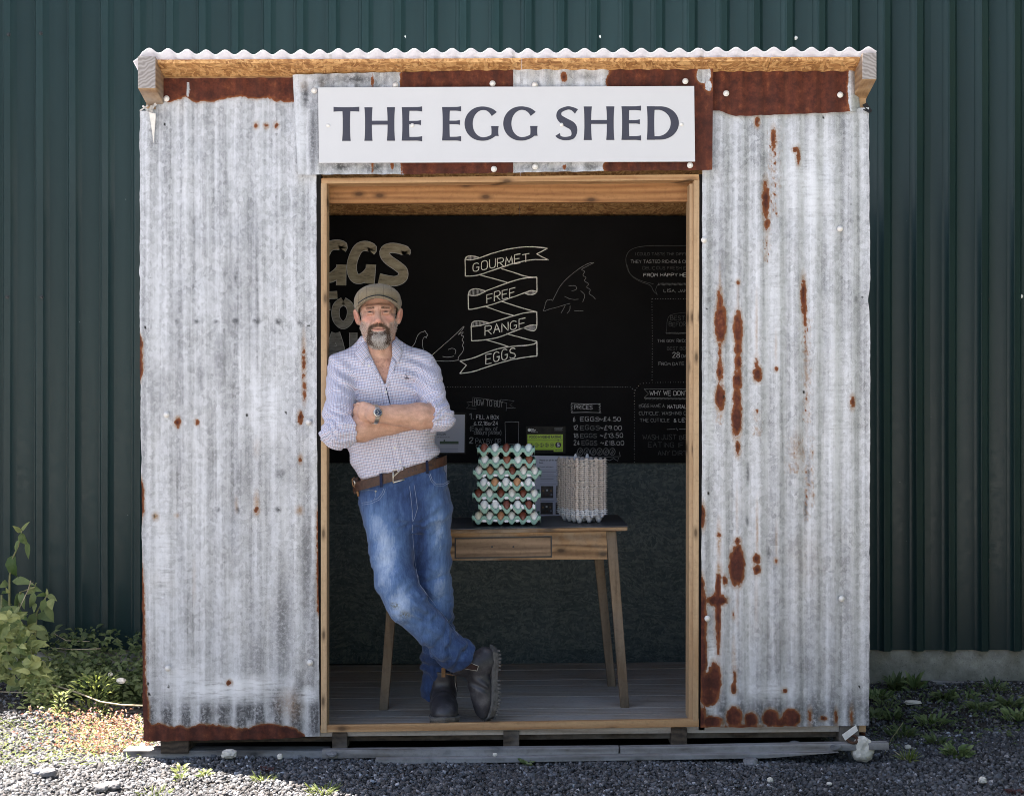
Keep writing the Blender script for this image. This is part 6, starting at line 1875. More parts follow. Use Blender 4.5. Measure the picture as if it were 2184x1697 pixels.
def off(p_, dx, dy=0): return [(a + dx, b + dy) for a, b in p_]
bw = .0465
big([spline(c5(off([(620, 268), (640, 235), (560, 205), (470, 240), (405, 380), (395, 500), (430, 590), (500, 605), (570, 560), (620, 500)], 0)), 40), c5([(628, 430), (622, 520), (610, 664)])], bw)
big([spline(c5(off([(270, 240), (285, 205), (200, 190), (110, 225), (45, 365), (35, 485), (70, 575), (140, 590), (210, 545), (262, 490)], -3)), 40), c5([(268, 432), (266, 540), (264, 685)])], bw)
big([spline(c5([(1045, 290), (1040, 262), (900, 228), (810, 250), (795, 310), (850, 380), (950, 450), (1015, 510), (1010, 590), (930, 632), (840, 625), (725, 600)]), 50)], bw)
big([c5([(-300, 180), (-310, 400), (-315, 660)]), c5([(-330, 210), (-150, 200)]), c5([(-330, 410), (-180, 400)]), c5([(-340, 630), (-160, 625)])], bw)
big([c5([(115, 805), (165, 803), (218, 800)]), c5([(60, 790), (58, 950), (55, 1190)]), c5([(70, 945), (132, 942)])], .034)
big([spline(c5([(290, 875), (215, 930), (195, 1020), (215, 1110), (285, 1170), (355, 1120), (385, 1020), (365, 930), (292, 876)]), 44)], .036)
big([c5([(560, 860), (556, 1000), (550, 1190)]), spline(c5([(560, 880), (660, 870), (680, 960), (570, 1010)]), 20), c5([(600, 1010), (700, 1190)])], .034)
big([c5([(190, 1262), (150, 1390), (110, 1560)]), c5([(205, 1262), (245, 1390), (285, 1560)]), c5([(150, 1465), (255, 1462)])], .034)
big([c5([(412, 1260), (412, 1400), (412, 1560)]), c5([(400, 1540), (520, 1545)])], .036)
# lower panels
def wr4(t_, x, y, x1, h, mat, w=.0024, sl=0.0):
    (a1, b1), (a2, _) = c4([(x, y), (x1, y)])
    return write(t_, a1, b1, h / 2.9254 / 1.1452, mat, board, w, sl, x1=a2)
def wr6(t_, x, y, x1, h, mat, w=.0024, sl=0.0):
    (a1, b1), (a2, _) = c6([(x, y), (x1, y)])
    return write(t_, a1, b1, h / 3.032 / 1.1452, mat, board, w, sl, x1=a2)
wr4("HOW TO BUY", 316, 1255, 525, 42, CH3, .0030, .07)
chalk_strokes("frame_drawing", [c4(p_) for p_ in ([(300, 1260), (305, 1200), (420, 1215), (548, 1240), (543, 1298)], [(300, 1262), (330, 1265)], [(500, 1225), (505, 1215), (600, 1225), (570, 1255), (612, 1278), (543, 1275)], [(300, 1232), (262, 1235), (280, 1255), (258, 1278), (330, 1282)])], CH3, board, .0020)
wr4("1.", 282, 1355, 322, 40, CH3, .0058); wr4("FILL A BOX", 330, 1355, 495, 28, CH2); wr4("6,12,18or24", 313, 1398, 490, 26, CH2); wr4("(Equal mix of", 286, 1438, 488, 30, CH3); wr4("colours please)", 314, 1465, 512, 30, CH3)
wr4("2", 280, 1526, 318, 38, CH3, .0058); wr4("PAY BY QR", 326, 1530, 512, 34, CH3); wr4("CODE OR", 328, 1562, 470, 22, CH3)
chalk_strokes("phone_drawing", [c4([(535, 1378), (580, 1374), (634, 1376)]), c4([(634, 1376), (632, 1460), (630, 1530)]), c4([(630, 1530), (580, 1534), (540, 1530)]), c4([(540, 1530), (537, 1450), (535, 1378)]), c4([(604, 1580), (603, 1535)]), c4([(590, 1545), (604, 1530), (620, 1545)])], CH3, board, .0024)
wr4("PRICES", 1030, 1284, 1165, 28, CH2, .0028)
zz = [(1015, 1245), (1005, 1255), (1018, 1262), (1005, 1272), (1018, 1280), (1005, 1290), (1018, 1298), (1008, 1308)]
chalk_strokes("frame_drawing", [c4([(1008, 1243), (1110, 1247), (1218, 1245)]), c4([(1010, 1309), (1110, 1307), (1222, 1309)]), c4(zz), c4([(a + 200, b) for a, b in zz])], CH2, board, .0026)
for t_, y, x0_, x1_ in (("6", 1372, 1022, 1040), ("EGGS", 1370, 1072, 1216), ("~£4.50", 1370, 1208, 1368), ("12", 1432, 1024, 1062), ("EGGS", 1432, 1072, 1218), ("~£9.00", 1432, 1212, 1376), ("18", 1487, 1026, 1064), ("EGGS", 1487, 1074, 1196), ("~£13.50", 1487, 1214, 1384), ("24", 1540, 1026, 1074), ("EGGS", 1540, 1084, 1200), ("~£18.00", 1540, 1218, 1392)):
    wr4(t_, x0_, y, x1_, 30, CH3 if t_ == "EGGS" and y > 1380 else CH2, .0024)
eg = []
for i in range(6):
    cx_, cy_ = 1072 + i * 46, 1588
    eg.append(smooth(c4([(cx_ + 20 * math.cos(a), cy_ + 26 * math.sin(a)) for a in np.linspace(0, 6.28, 12)]), 1)); eg.append(c4([(cx_ - 10, cy_ + 12), (cx_ + 4, cy_ - 14)])); eg.append(c4([(cx_ - 4, cy_ + 16), (cx_ + 11, cy_ - 6)]))
eg += [c4([(1042, 1590), (1062, 1622)]), c4([(1062, 1622), (1200, 1626), (1358, 1622)]), c4([(1358, 1622), (1352, 1590)]), c4([(1080, 1630), (1098, 1655), (1130, 1640), (1160, 1655), (1190, 1634), (1220, 1655), (1250, 1636), (1280, 1652), (1310, 1634), (1340, 1655), (1345, 1630)])]
chalk_strokes("egg_box_drawing", eg, CH3, board, .0026)
wr6("I COULD TASTE THE DIFFERENCE", 152, 133, 640, 20, CH4, .0022); wr6("THEY TASTED RICHER & CREAMIER", 120, 190, 660, 22, CH3, .0024); wr6("DELICIOUS FRESH EGGS", 210, 238, 600, 22, CH4, .0022); wr6("FROM HAPPY HENS", 216, 290, 590, 24, CH2, .0024); wr6("LISA, JAN", 365, 405, 545, 22, CH3, .0024)
chalk_strokes("speech_bubble_drawing", [smooth(c6([(640, 62), (400, 60), (220, 62), (120, 85), (82, 140), (88, 210), (110, 270), (180, 318), (290, 346)]), 2), smooth(c6([(92, 200), (115, 280), (190, 330), (272, 352), (285, 395), (318, 425)]), 2), smooth(c6([(318, 425), (302, 390), (318, 352), (330, 345), (560, 340), (660, 330)]), 2)], CH4, board, .0028)
tag(chalk_strokes("shading_strokes", [c6([(330 + 9 * i, 338), (326 + 9 * i, 356)]) for i in range(24)] + [c6([(380 + 8 * i, 702), (388 + 8 * i, 714)]) for i in range(22)] + [c6([(222 + 10 * i, 1186), (232 + 10 * i, 1200)]) for i in range(34)], CH3, board, .0018), kind='stuff')
wr6("BEST", 414, 612, 528, 30, CH4, .0028); wr6("BEFORE", 404, 658, 560, 30, CH4, .0028)
chalk_strokes("frame_drawing", [smooth(c6([(384, 700), (392, 600), (420, 568), (520, 556), (620, 552)]), 1)], CH4, board, .0022)
wr6("THE GOV. RECOMMENDS", 318, 775, 660, 20, CH3, .0022); wr6("BEST BEFORE", 390, 832, 610, 22, CH4, .0024); wr6("28", 430, 888, 490, 36, CH2, .0030); wr6("DAYS", 498, 888, 570, 22, CH3, .0024); wr6("FROM DATE OF LAY", 328, 946, 650, 22, CH3, .0026)
wr6("WHY WE DON'T WASH", 262, 1168, 690, 34, CH2, .0030)
chalk_strokes("frame_drawing", [c6([(220, 1120), (400, 1122), (690, 1118)]), c6([(220, 1122), (252, 1156), (220, 1186)]), c6([(220, 1186), (400, 1190), (690, 1196)]), c6([(388, 1420), (450, 1418)]), c6([(478, 1418), (620, 1420)]), c6([(456, 1410), (470, 1428)])], CH3, board, .0024)
wr6("EGGS HAVE A", 182, 1258, 375, 24, CH3, .0024); wr6("NATURAL", 395, 1264, 535, 26, CH2, .0026); wr6("CUTICLE'. WASHING CAN", 182, 1312, 580, 24, CH3, .0025); wr6("THE CUTICLE", 188, 1364, 412, 24, CH3, .0023); wr6("& LETS", 440, 1364, 580, 24, CH2, .0024)
wr6("WASH JUST BEFORE", 210, 1494, 660, 34, CH4, .0028); wr6("EATING IF", 250, 1552, 520, 34, CH4, .0026); wr6("ANY DIRT", 322, 1612, 545, 34, CH4, .0028)
dots = []
def dotline(pts, step=10):
    for a in dense(pts, step): dots.append(a)
dotline(c4([(108, 1126), (760, 1122), (1430, 1126)]), 5.4); dotline(c4([(1430, 1126), (1458, 1150), (1460, 1400), (1458, 1660)]), 5.4); dotline(c4([(1466, 1150), (1500, 1102), (1590, 1094), (1900, 1092)]), 5.4); dotline(c4([(1585, 1075), (1587, 800), (1584, 500)]), 5.4); dotline(c4([(1590, 497), (1900, 496)]), 5.4)
mb = MB()
for a, b in dots:
    x, z = X(a, BOARD_Y), Z(b, BOARD_Y); r = .0017 * RNG.uniform(.7, 1.25); y_ = BOARD_Y - .0016
    mb.add([(x - r, y_, z), (x, y_, z - r), (x + r, y_, z), (x, y_, z + r)], [(0, 1, 2, 3)])
tag(mb.build("dotted_line", CH2, board), kind="stuff")

def font(txt, px, py, h, y, mat, parent, name="lettering", align='LEFT', bold=0.0, x1=None):
    """printed type, baseline at pixel (px, py), cap height h pixels"""
    cu = bpy.data.curves.new(name, 'FONT'); cu.body = txt; cu.size = 1.0; cu.align_x = align; cu.offset = bold
    tmp = bpy.data.objects.new("tmp", cu); COL.objects.link(tmp)
    dg = bpy.context.evaluated_depsgraph_get(); dg.update()
    me = bpy.data.meshes.new_from_object(tmp.evaluated_get(dg))
    bpy.data.objects.remove(tmp)
    sc = h / FPX * (CAM_D + y) / .70
    co = np.array([v.co for v in me.vertices]).reshape(-1, 3)
    sx = sc
    if x1 is not None and len(co): sx = (X(x1, y) - X(px, y)) / co[:, 0].max()
    out = np.stack([X(px, y) + co[:, 0] * sx, np.full(len(co), y), Z(py, y) + co[:, 1] * sc], 1)
    me.vertices.foreach_set("co", out.astype(np.float32).ravel()); me.update()
    return link(name, me, parent, mat)
# ---- food hygiene sticker
q5 = lambda a, b: ((1080 + a / 4.55) / 1.1452, (960 + b / 4.55) / 1.1452)
M_LIME = plain("lime_print", (0.40, 0.60, 0.012), 0.4, var=.03); M_INK = plain("black_print", (0.010, 0.010, 0.010), 0.5); M_WHITEP = plain("white_print", (0.72, 0.72, 0.70), 0.5, var=.03); M_FILM = plain("dark_film", (0.012, 0.011, 0.008), 0.5, var=.6, scale=35, Specular_IOR_Level=0.2)
stk = empty("hygiene_sticker", P(*q5(1150, 690), 1.39), "lime green food hygiene rating sticker on the black board above the egg tray stack", "sticker")
def rect(name, a, b, c, d, y, mat, parent, th=.0006):
    (x0, y0), (x1, y1) = q5(a, b), q5(c, d)
    mb = MB(); mb.quad3([(x0, y0), (x1, y0), (x1, y1), (x0, y1)], y, y + th); return mb.build(name, mat, parent)
ys_ = BOARD_Y - .003
rect("film", 928, 368, 1368, 668, ys_, M_FILM, stk)
rect("green_panel", 945, 457, 1340, 630, ys_ - .001, M_LIME, stk); rect("green_tab", 1236, 630.5, 1340, 650, ys_ - .001, M_LIME, stk)
rect("rule", 945, 514, 1340, 518, ys_ - .0015, M_INK, stk, .0003)
def q5font(t_, a, b, h, mat, x1=None, dy=.0016, bold=.03, parent=stk):
    p_ = q5(a, b); return font(t_, p_[0], p_[1], h / 4.55 / 1.1452, ys_ - dy, mat, parent, x1=None if x1 is None else q5(x1, b)[0], bold=bold)
q5font("FOOD HYGIENE RATING", 966, 498, 25, M_INK, 1320)
q5font("VERY GOOD", 1252, 638, 10, M_INK, 1326)
def disc(a, b, r, mat, parent, y, name, inner=0.0, n=24):
    p_ = q5(a, b); x, z = X(p_[0], y), Z(p_[1], y); rr = r / 4.55 / 1.1452 / FPX * (CAM_D + y); ri = inner * rr
    mb = MB(); an = np.linspace(0, 2 * math.pi, n, endpoint=False)
    if inner:
        ribbon(mb, [(x + math.cos(t) * (rr + ri) / 2, z + math.sin(t) * (rr + ri) / 2) for t in an], rr - ri, y, True)
    else:
        mb.add([(x + math.cos(t) * rr, y, z + math.sin(t) * rr) for t in an], [tuple(range(n))])
    return mb.build(name, mat, parent)
for i in range(5):
    cx_ = 990 + 56.5 * i
    disc(cx_, 576, 22, M_INK, stk, ys_ - .0016, "ring", .80)
    q5font(str(i), cx_ - 9, 588, 25, M_INK, cx_ + 9, .0017)
disc(1287, 574, 33, M_INK, stk, ys_ - .0016, "disc"); q5font("5", 1272, 594, 40, M_WHITEP, 1302, .0020, .02)
mb = MB(); (x0, y0), (x1, y1), (x2, y2) = q5(1278, 518), q5(1296, 518), q5(1287, 528)
mb.add([(X(x0, ys_), ys_ - .0017, Z(y0, ys_)), (X(x1, ys_), ys_ - .0017, Z(y1, ys_)), (X(x2, ys_), ys_ - .0017, Z(y2, ys_))], [(0, 2, 1)]); mb.build("pointer", M_INK, stk)
disc(966, 408, 18, M_WHITEP, stk, ys_ - .0008, "logo_disc")
for i, t_ in enumerate(("Food", "Standards", "Agency")): q5font(t_, 988, 402 + 13 * i, 11, M_WHITEP, (1016, 1040, 1028)[i], .0009)
q5font("food.gov.uk/ratings", 988, 436, 6, M_WHITEP, 1062, .0009, 0); 
for i in range(4): rect("small_print", 1244, 386 + 9 * i, 1340 - 12 * (i % 2), 389 + 9 * i, ys_ - .0009, CH3, stk, .0002)
# ---- paper notices
M_PAPER = plain("paper", (0.46, 0.47, 0.54), 0.55, var=.03, scale=12); M_PAPERW = plain("white_paper", (0.58, 0.58, 0.66), 0.6, var=.03, scale=12); M_GREY = plain("grey_print", (0.16, 0.17, 0.22), 0.6); M_GREENP = plain("green_print", (0.05, 0.085, 0.05), 0.6)
nt = empty("notice", P(955, 967, 1.39), "pale laminated notice with a dark green band pinned beside the man's elbow", "notice")
mb = MB(); mb.quad3([(925, 884), (991, 884), (990, 965), (925, 965)], ys_ - .002, ys_); mb.build("sheet", M_PAPER, nt)
mb = MB(); mb.quad3([(924, 880), (994, 880), (993, 968), (924, 968)], ys_ + .0004, ys_ + .001); mb.build("sleeve", M_FILM, nt)
def npx(a, b): return ((770 + a / 6.06) / 1.1452, (960 + b / 6.06) / 1.1452)
def nrect(a, b, c, d, mat, name="print_line"):
    (x0, y0), (x1, y1) = npx(a, b), npx(c, d)
    mb = MB(); mb.quad3([(x0, y0), (x1, y0), (x1, y1), (x0, y1)], ys_ - .0026, ys_ - .0022); return mb.build(name, mat, nt)
nrect(1840, 710, 2118, 752, M_GREENP, "band")
p_ = npx(1800, 620); font("DOZEN", p_[0], p_[1], 4.2, ys_ - .0026, M_INK, nt, x1=npx(1930, 620)[0], bold=.01)
p_ = npx(1800, 660); font("OF EGGS £4.50", p_[0], p_[1], 2.6, ys_ - .0026, M_INK, nt, x1=npx(1984, 660)[0])
for b in (498, 770, 800, 822, 850): nrect(1842, b, 2112 if b > 700 else 2020, b + 5, M_GREY)
disc((1907 / 6.06 + 770 - 1080) * 4.55, (700 / 6.06) * 4.55, 9, M_GREENP, nt, ys_ - .0026, "emblem")
nt2 = empty("notice", P(948, 1003, 1.38), "narrow strip of white paper showing behind the man's hip below the board", "notice")
mb = MB(); mb.quad3([(905, 974), (953, 974), (953, 1046), (905, 1046)], ys_ - .002, ys_); mb.build("sheet", M_PAPERW, nt2)
PY_ = 1.30
post = empty("poster", P(1190, 1113, PY_), "white instruction poster with small egg photographs standing behind the egg trays", "poster")
mb = MB(); mb.quad3([q5(940, 690), q5(1530, 702), q5(1522, 1430), q5(940, 1425)], PY_, PY_ + .003); mb.build("sheet", M_PAPERW, post)
def pfont(t_, a, b, h, x1, bold=.012, mat=M_INK):
    p_ = q5(a, b); return font(t_, p_[0], p_[1], h / 4.55 / 1.1452, PY_ - .0008, mat, post, x1=q5(x1, b)[0], bold=bold)
pfont("Please use all the eggs from the tray first.", 1078, 752, 19, 1480); pfont("first.", 1076, 780, 18, 1122); pfont("We work with nature.", 1076, 822, 12, 1236); pfont("you're for working with us", 1110, 1392, 14, 1440)
def prect(a, b, c, d, mat, name, dy=.0008):
    (x0, y0), (x1, y1) = q5(a, b), q5(c, d)
    mb = MB(); mb.quad3([(x0, y0), (x1, y0), (x1, y1), (x0, y1)], PY_ - dy, PY_ - dy + .0003); return mb.build(name, mat, post)
for i, b in enumerate((856, 872, 900, 914, 935, 950, 968, 1010, 1196)): prect(1088, b, 1285 - 25 * (i % 3), b + 4, M_GREY, "print_line")
M_PHOTO = plain("photo_print", (0.035, 0.028, 0.026), 0.4, var=.8, scale=40)
for a, b, c, d in ((1095, 1030, 1232, 1164), (1264, 1030, 1400, 1164), (1090, 1214, 1226, 1344), (1258, 1214, 1394, 1344)):
    ph = prect(a, b, c, d, M_PHOTO, "photograph")
    for k, (u, v, cm) in enumerate(((.2, .4, M_TAN), (.5, .35, M_WHITEP), (.8, .4, M_TAN), (.25, .75, M_BELT), (.55, .75, M_BELT), (.85, .72, M_GREY))):
        disc(a + (c - a) * u, b + (d - b) * v, 12, cm, ph, PY_ - .0014, "egg_picture", n=10)

# ------------------------------------------------------------------ table
M_TABLE = wood("old_table_wood", (0.40, 0.245, 0.125), (0.10, 0.050, 0.022), 'X', knots=True, rough=.7, grey=(0.30, 0.25, 0.19), greyamt=.1)
M_TLEG = wood("worn_leg_wood", (0.27, 0.195, 0.125), (0.075, 0.050, 0.030), 'Z', knots=False, rough=.8, grey=(0.17, 0.14, 0.11), greyamt=.2)
M_TOP = plain("dark_lino_top", (0.050, 0.050, 0.056), 0.45, var=.4, scale=9)
M_DRAWER = wood("drawer_wood", (0.30, 0.20, 0.125), (0.12, 0.075, 0.045), 'X', knots=False, rough=.7)
table = empty("table", P(1085, 1512, .6), "old wooden table with a shallow drawer and splayed legs standing inside the shed", "table")
TY0, TY1 = .335, .94
TZ = Z(1121, TY0)
xl, xr = X(806, TY0), X(1340, TY0)
TS = .017
def slab(xa, xb, ya, yb, za, zb):
    return MB().hexa([(xa, ya, za + (xa - xr) * TS), (xb, ya, za + (xb - xr) * TS), (xb, yb, za + (xb - xr) * TS), (xa, yb, za + (xa - xr) * TS), (xa, ya, zb + (xa - xr) * TS), (xb, ya, zb + (xb - xr) * TS), (xb, yb, zb + (xb - xr) * TS), (xa, yb, zb + (xa - xr) * TS)])
mb = slab(xl, xr, TY0, TY1, TZ - .0045, TZ); mb.build("lino_top", M_TOP, table, bevel=.0015)
mb = slab(xl + .004, xr - .004, TY0 + .004, TY1 - .004, TZ - .022, TZ - .005); mb.build("tabletop", M_TABLE, table, bevel=.004)
FYT = .372
mb = MB(); mb.quad3([(852, 1139), (1293, 1133), (1295, 1192), (852, 1196)], FYT, FYT + .022); mb.build("front_rail", M_TABLE, table, bevel=.001)
mb = MB(); mb.quad3([(969, 1146), (1177, 1142), (1177, 1188), (969, 1191)], FYT - .0012, FYT - .0002); mb.build('drawer_gap_shade', M_INK, table)  # black sheet painting the shade around the drawer front
mb = MB(); mb.quad3([(972, 1149), (1174, 1145), (1174, 1185), (972, 1188)], FYT - .011, FYT - .0015); dr = mb.build("drawer", M_DRAWER, table, bevel=.003)
for a in (1049, 1094.5):
    MB().lathe(P(a, 1165.5, FYT - .0111), (0, -1, 0), [(0, .0045), (.0006, .004)], 10).build("knob_hole", M_INK, dr)
for xx in (X(1288, FYT), X(852, FYT)):
    mb = MB(); mb.box((xx - .011, FYT + .024, Z(1190, FYT)), (xx + .011, TY1 - .08, TZ - .023)); mb.build("side_rail", M_TABLE, table)
mb = MB(); mb.box((X(852, FYT), TY1 - .075, Z(1190, FYT)), (X(1290, FYT), TY1 - .055, TZ - .023)); mb.build("rear_rail", M_TABLE, table)
def leg(top, bot, y0, y1, dp=.046):
    """top / bot: left and right pixel and height pixel, at depths y0 (top) and y1 (foot)"""
    (a, b, py0), (c, d, py1) = top, bot
    T = [P(a, py0, y0), P(b, py0, y0)]; B = [P(c, py1, y1), P(d, py1, y1)]
    k = Vector((0, dp, 0)); k2 = Vector((0, dp * .72, 0))
    MB().hexa([B[0], B[1], B[1] + k2, B[0] + k2, T[0], T[1], T[1] + k, T[0] + k]).build("leg", M_TLEG, table, bevel=.003)
leg((1292, 1314, 1133), (1323.5, 1342, 1511.5), FYT - .004, .352)
leg((835, 857, 1140), (808, 826.5, 1513.5), FYT - .004, .352)
leg((1262, 1282, 1140), (1296, 1313, 1465), .82, .822)
leg((840, 858, 1146), (812, 826, 1466), .82, .822)

# ------------------------------------------------------------------ egg trays and eggs
def pulp(name, col, var=.18):
    t = NT(name)
    n = t.noise(150, 4, 0.75); n2 = t.noise(18, 4, 0.6)
    c = t.mix(t.ramp(n, [(0.3, 0.0), (0.7, 1.0)]), tuple(x * (1 - var) for x in col), tuple(min(1, x * (1 + var)) for x in col))
    c = t.mix(t.ramp(n2, [(0.4, 0.0), (0.7, 0.35)]), c, (col[0] * 1.15, col[1] * 1.0, col[2] * .85))
    return t.out(c, 0.92, 0, t.bump(n, .5, .0015), .15)
M_PULPG = pulp("green_pulp", (0.25, 0.42, 0.36)); M_PULPB = pulp("grey_pulp", (0.50, 0.45, 0.415)); M_PULPW = pulp("pale_pulp", (0.56, 0.58, 0.62))
def tray_mesh(nx, ny_, p, A, sub=7, lip=False, name="egg_tray"):
    ux = np.linspace(-nx / 2, nx / 2, nx * sub + 1); uy = np.linspace(-ny_ / 2, ny_ / 2, ny_ * sub + 1)
    gx_, gy_ = np.meshgrid(ux, uy, indexing='ij')
    ph = lambda u, n: np.cos(2 * math.pi * (u + n / 2))
    cxx, cyy = ph(gx_, nx), ph(gy_, ny_)
    sharp = lambda c: np.sign(c) * np.abs(c) ** .72
    f = .5 * (sharp(cxx) + sharp(cyy))
    z = A * (.5 + .5 * np.clip(f * 1.18, -1, 1))
    z = z + .0012 * vnoise(gx_ * 3, gy_ * 3, 1.5)
    n, m = len(ux), len(uy)
    x, y = gx_ * p, gy_ * p
    ed = np.maximum(np.abs(gx_) / (nx / 2), np.abs(gy_) / (ny_ / 2))
    i, j = np.meshgrid(np.arange(n - 1), np.arange(m - 1), indexing='ij')
    a = (i * m + j).ravel()
    Fq = np.stack([a, a + m, a + m + 1, a + 1], 1)
    V = np.stack([x, y, z], -1).reshape(-1, 3); th = .0022
    N = n * m
    bd = np.concatenate([np.arange(m), np.arange(1, n) * m + m - 1, (n - 1) * m + np.arange(m - 2, -1, -1), np.arange(n - 2, 0, -1) * m])
    B = V[bd]; o = np.stack([np.where(np.abs(B[:, 0]) > nx / 2 * p - 1e-5, np.sign(B[:, 0]), 0), np.where(np.abs(B[:, 1]) > ny_ / 2 * p - 1e-5, np.sign(B[:, 1]), 0), 0 * B[:, 0]], 1)
    k = len(bd)
    if lip:        # flat rim round an egg box, following the cells
        wv = .5 + .5 * np.cos(2 * math.pi * (np.where(o[:, 0] == 0, B[:, 0] / p + nx / 2, B[:, 1] / p + ny_ / 2)))
        L1 = B + o * .0015; L1[:, 2] = A * .86
        L2 = B + o * (.0030 + .0022 * wv)[:, None]; L2[:, 2] = A * .84
        L3 = L2.copy(); L3[:, 2] -= .0030
        rings = [L1, L2, L3]
    else:          # wall hanging below the zigzag edge of a tray
        L1 = B + o * .0035; L1[:, 2] = B[:, 2] + .0015
        L2 = B + o * .0050; L2[:, 2] = B[:, 2] - .004
        L3 = B + o * .0030; L3[:, 2] = np.maximum(B[:, 2] - A * .42, 0)
        rings = [L1, L2, L3]
    V = np.concatenate([V] + rings)
    F = [Fq]; prev = bd
    for i_ in range(len(rings)):
        cur = N + i_ * k + np.arange(k)
        F.append(np.stack([np.roll(prev, -1), prev, cur, np.roll(cur, -1)], 1)); prev = cur
    return np_mesh(name, V, np.concatenate(F), True)
tm = tray_mesh(6, 5, .0495, .042); tm.materials.append(M_PULPG)
def egg_mesh():
    mb = MB(); ts = np.linspace(-1, 1, 13)
    prof = [(.0285 * t, max(.0004, .0218 * math.sqrt(max(0, 1 - t * t)) * (1 - .16 * t))) for t in np.sin(ts * math.pi / 2)]
    mb.lathe((0, 0, 0), (0, 0, 1), prof, 16)
    return mb.mesh("egg", True)
EGGC = {'w': (0.74, 0.75, 0.74), 'b': (0.60, 0.70, 0.70), 'c': (0.66, 0.64, 0.52), 't': (0.42, 0.215, 0.125), 'o': (0.52, 0.26, 0.125), 'r': (0.235, 0.082, 0.045), 'd': (0.165, 0.048, 0.030)}
EGGN = {'w': "white", 'b': "pale bluish", 'c': "cream", 't': "tan", 'o': "light brown", 'r': "brown", 'd': "dark brown"}
base_egg = egg_mesh(); EM = {}
for k, c in EGGC.items():
    me = base_egg.copy(); me.materials.append(plain("eggshell_" + EGGN[k].replace(" ", "_"), c, .45, var=.07, scale=55)); EM[k] = me
ORD = ["first", "second", "third", "fourth", "fifth", "sixth", "seventh", "eighth"]
ROWS = ["d.wdbb", "wwrwr", "wtwdww", "wowow"[:5], "dwdwdw", "wwdwd", "cwtwdw"]
ROWS[0] = "dwdbb"; ROWS[1] = "wwrwr"; ROWS[3] = "wowow"
TAGS = [[], [], [1, 2, 3, 5], [1, 2, 3, 4, 5], [1, 1.95, 3, 4, 5], [1, 2, 3, 4, 5], [1, 2, 3, 4, 5]]
SX, SYF = X(1080, .5), .415
M_TAG = plain("white_tag", (0.74, 0.75, 0.82), .5, var=.04)
tagm = MB(); tagm.box((-.0115, -.0012, -.0052), (.0115, .0012, .0052)); tme = tagm.mesh("paper_tag")
bm = bmesh.new(); bm.from_mesh(tme)
bmesh.ops.bevel(bm, geom=[e for e in bm.edges if abs(e.verts[0].co.y - e.verts[1].co.y) > .001], offset=.004, segments=3, affect='EDGES'); bm.to_mesh(tme); bm.free(); tme.materials.append(M_TAG)
TZ0 = TZ; TZ = TZ0 + (SX - xr) * TS
TH = .0505
for k in range(7):                      # k = 0 is the top tray
    z0 = TZ + .003 + (6 - k) * TH
    six = (k % 2 == 0)
    if k == 0: six = False
    if k in (2, 4, 6): six = True
    nfront = 6 if six else 5
    depth = 5 if six else 6
    jx, jy = RNG.uniform(-.002, .002), RNG.uniform(-.002, .002)
    cyt = SYF + .1365
    rz = (0 if six else math.pi / 2) + RNG.uniform(-.02, .02) + (-.03 if k == 0 else 0)
    o = bpy.data.objects.new("egg_tray", tm); COL.objects.link(o)
    o.location = (SX + jx, cyt + jy, z0); o.rotation_euler = (0, 0, rz)
    tag(o, "green pulp egg tray full of eggs, %s from the top of the left stack" % ORD[k], "egg tray", "green egg trays stacked with eggs on the table")
    fy_ = cyt + jy - (depth / 2 - .5) * .0495
    row = ROWS[k]
    for i, ch in enumerate(row):
        ex = SX + jx + (i - (nfront - 1) / 2) * .0495
        e = bpy.data.objects.new("egg", EM[ch]); COL.objects.link(e)
        e.location = (ex, fy_ + RNG.uniform(-.002, .002), z0 + .0335 + RNG.uniform(-.001, .0015))
        s_ = RNG.uniform(.95, 1.04); e.scale = (s_, s_, s_ * RNG.uniform(.96, 1.03)); e.rotation_euler = (RNG.uniform(-.12, .12), RNG.uniform(-.12, .12), RNG.uniform(0, 6))
        tag(e, "%s egg, %s from left, front row of the %s green tray from top" % (EGGN[ch], ORD[i], ORD[k]), "egg", "eggs in the green trays")
    for i, tp in enumerate(TAGS[k]):
        t_ = bpy.data.objects.new("paper_tag", tme); COL.objects.link(t_)
        vert = not six
        low = (tp == 1.95)
        t_.location = (SX + jx + (tp - nfront / 2 - (.07 if vert else -.0)) * .0495, cyt + jy - depth / 2 * .0495 - .0075, z0 + (.021 if not vert else .034) - (.014 if low else 0) + RNG.uniform(-.002, .002))
        t_.rotation_euler = (RNG.uniform(-.15, .15), (R(75) + RNG.uniform(-.15, .15)) if vert else RNG.uniform(-.12, .12) + (-.5 if (k == 2 and i == 0) else 0), RNG.uniform(-.2, .2))
        tag(t_, "small white paper tag, %s from the left on the %s green tray from top" % (ORD[i], ORD[k]), "tag", "white tags on the green egg trays")
# second row of the top tray, seen between the front eggs
for i, ch in enumerate("wbdwr"):
    e = bpy.data.objects.new("egg", EM[ch]); COL.objects.link(e)
    e.location = (SX + (i - 2) * .0495, SYF + .1365 - 1.5 * .0495, TZ + .003 + 6 * TH + .0325); e.rotation_euler = (0, 0, i)
    tag(e, "%s egg, %s from the left in the second row of the top tray" % (EGGN[ch], ORD[i]), "egg", "eggs in the green trays")
TZ = TZ0 + (X(1240, .56) - xr) * TS
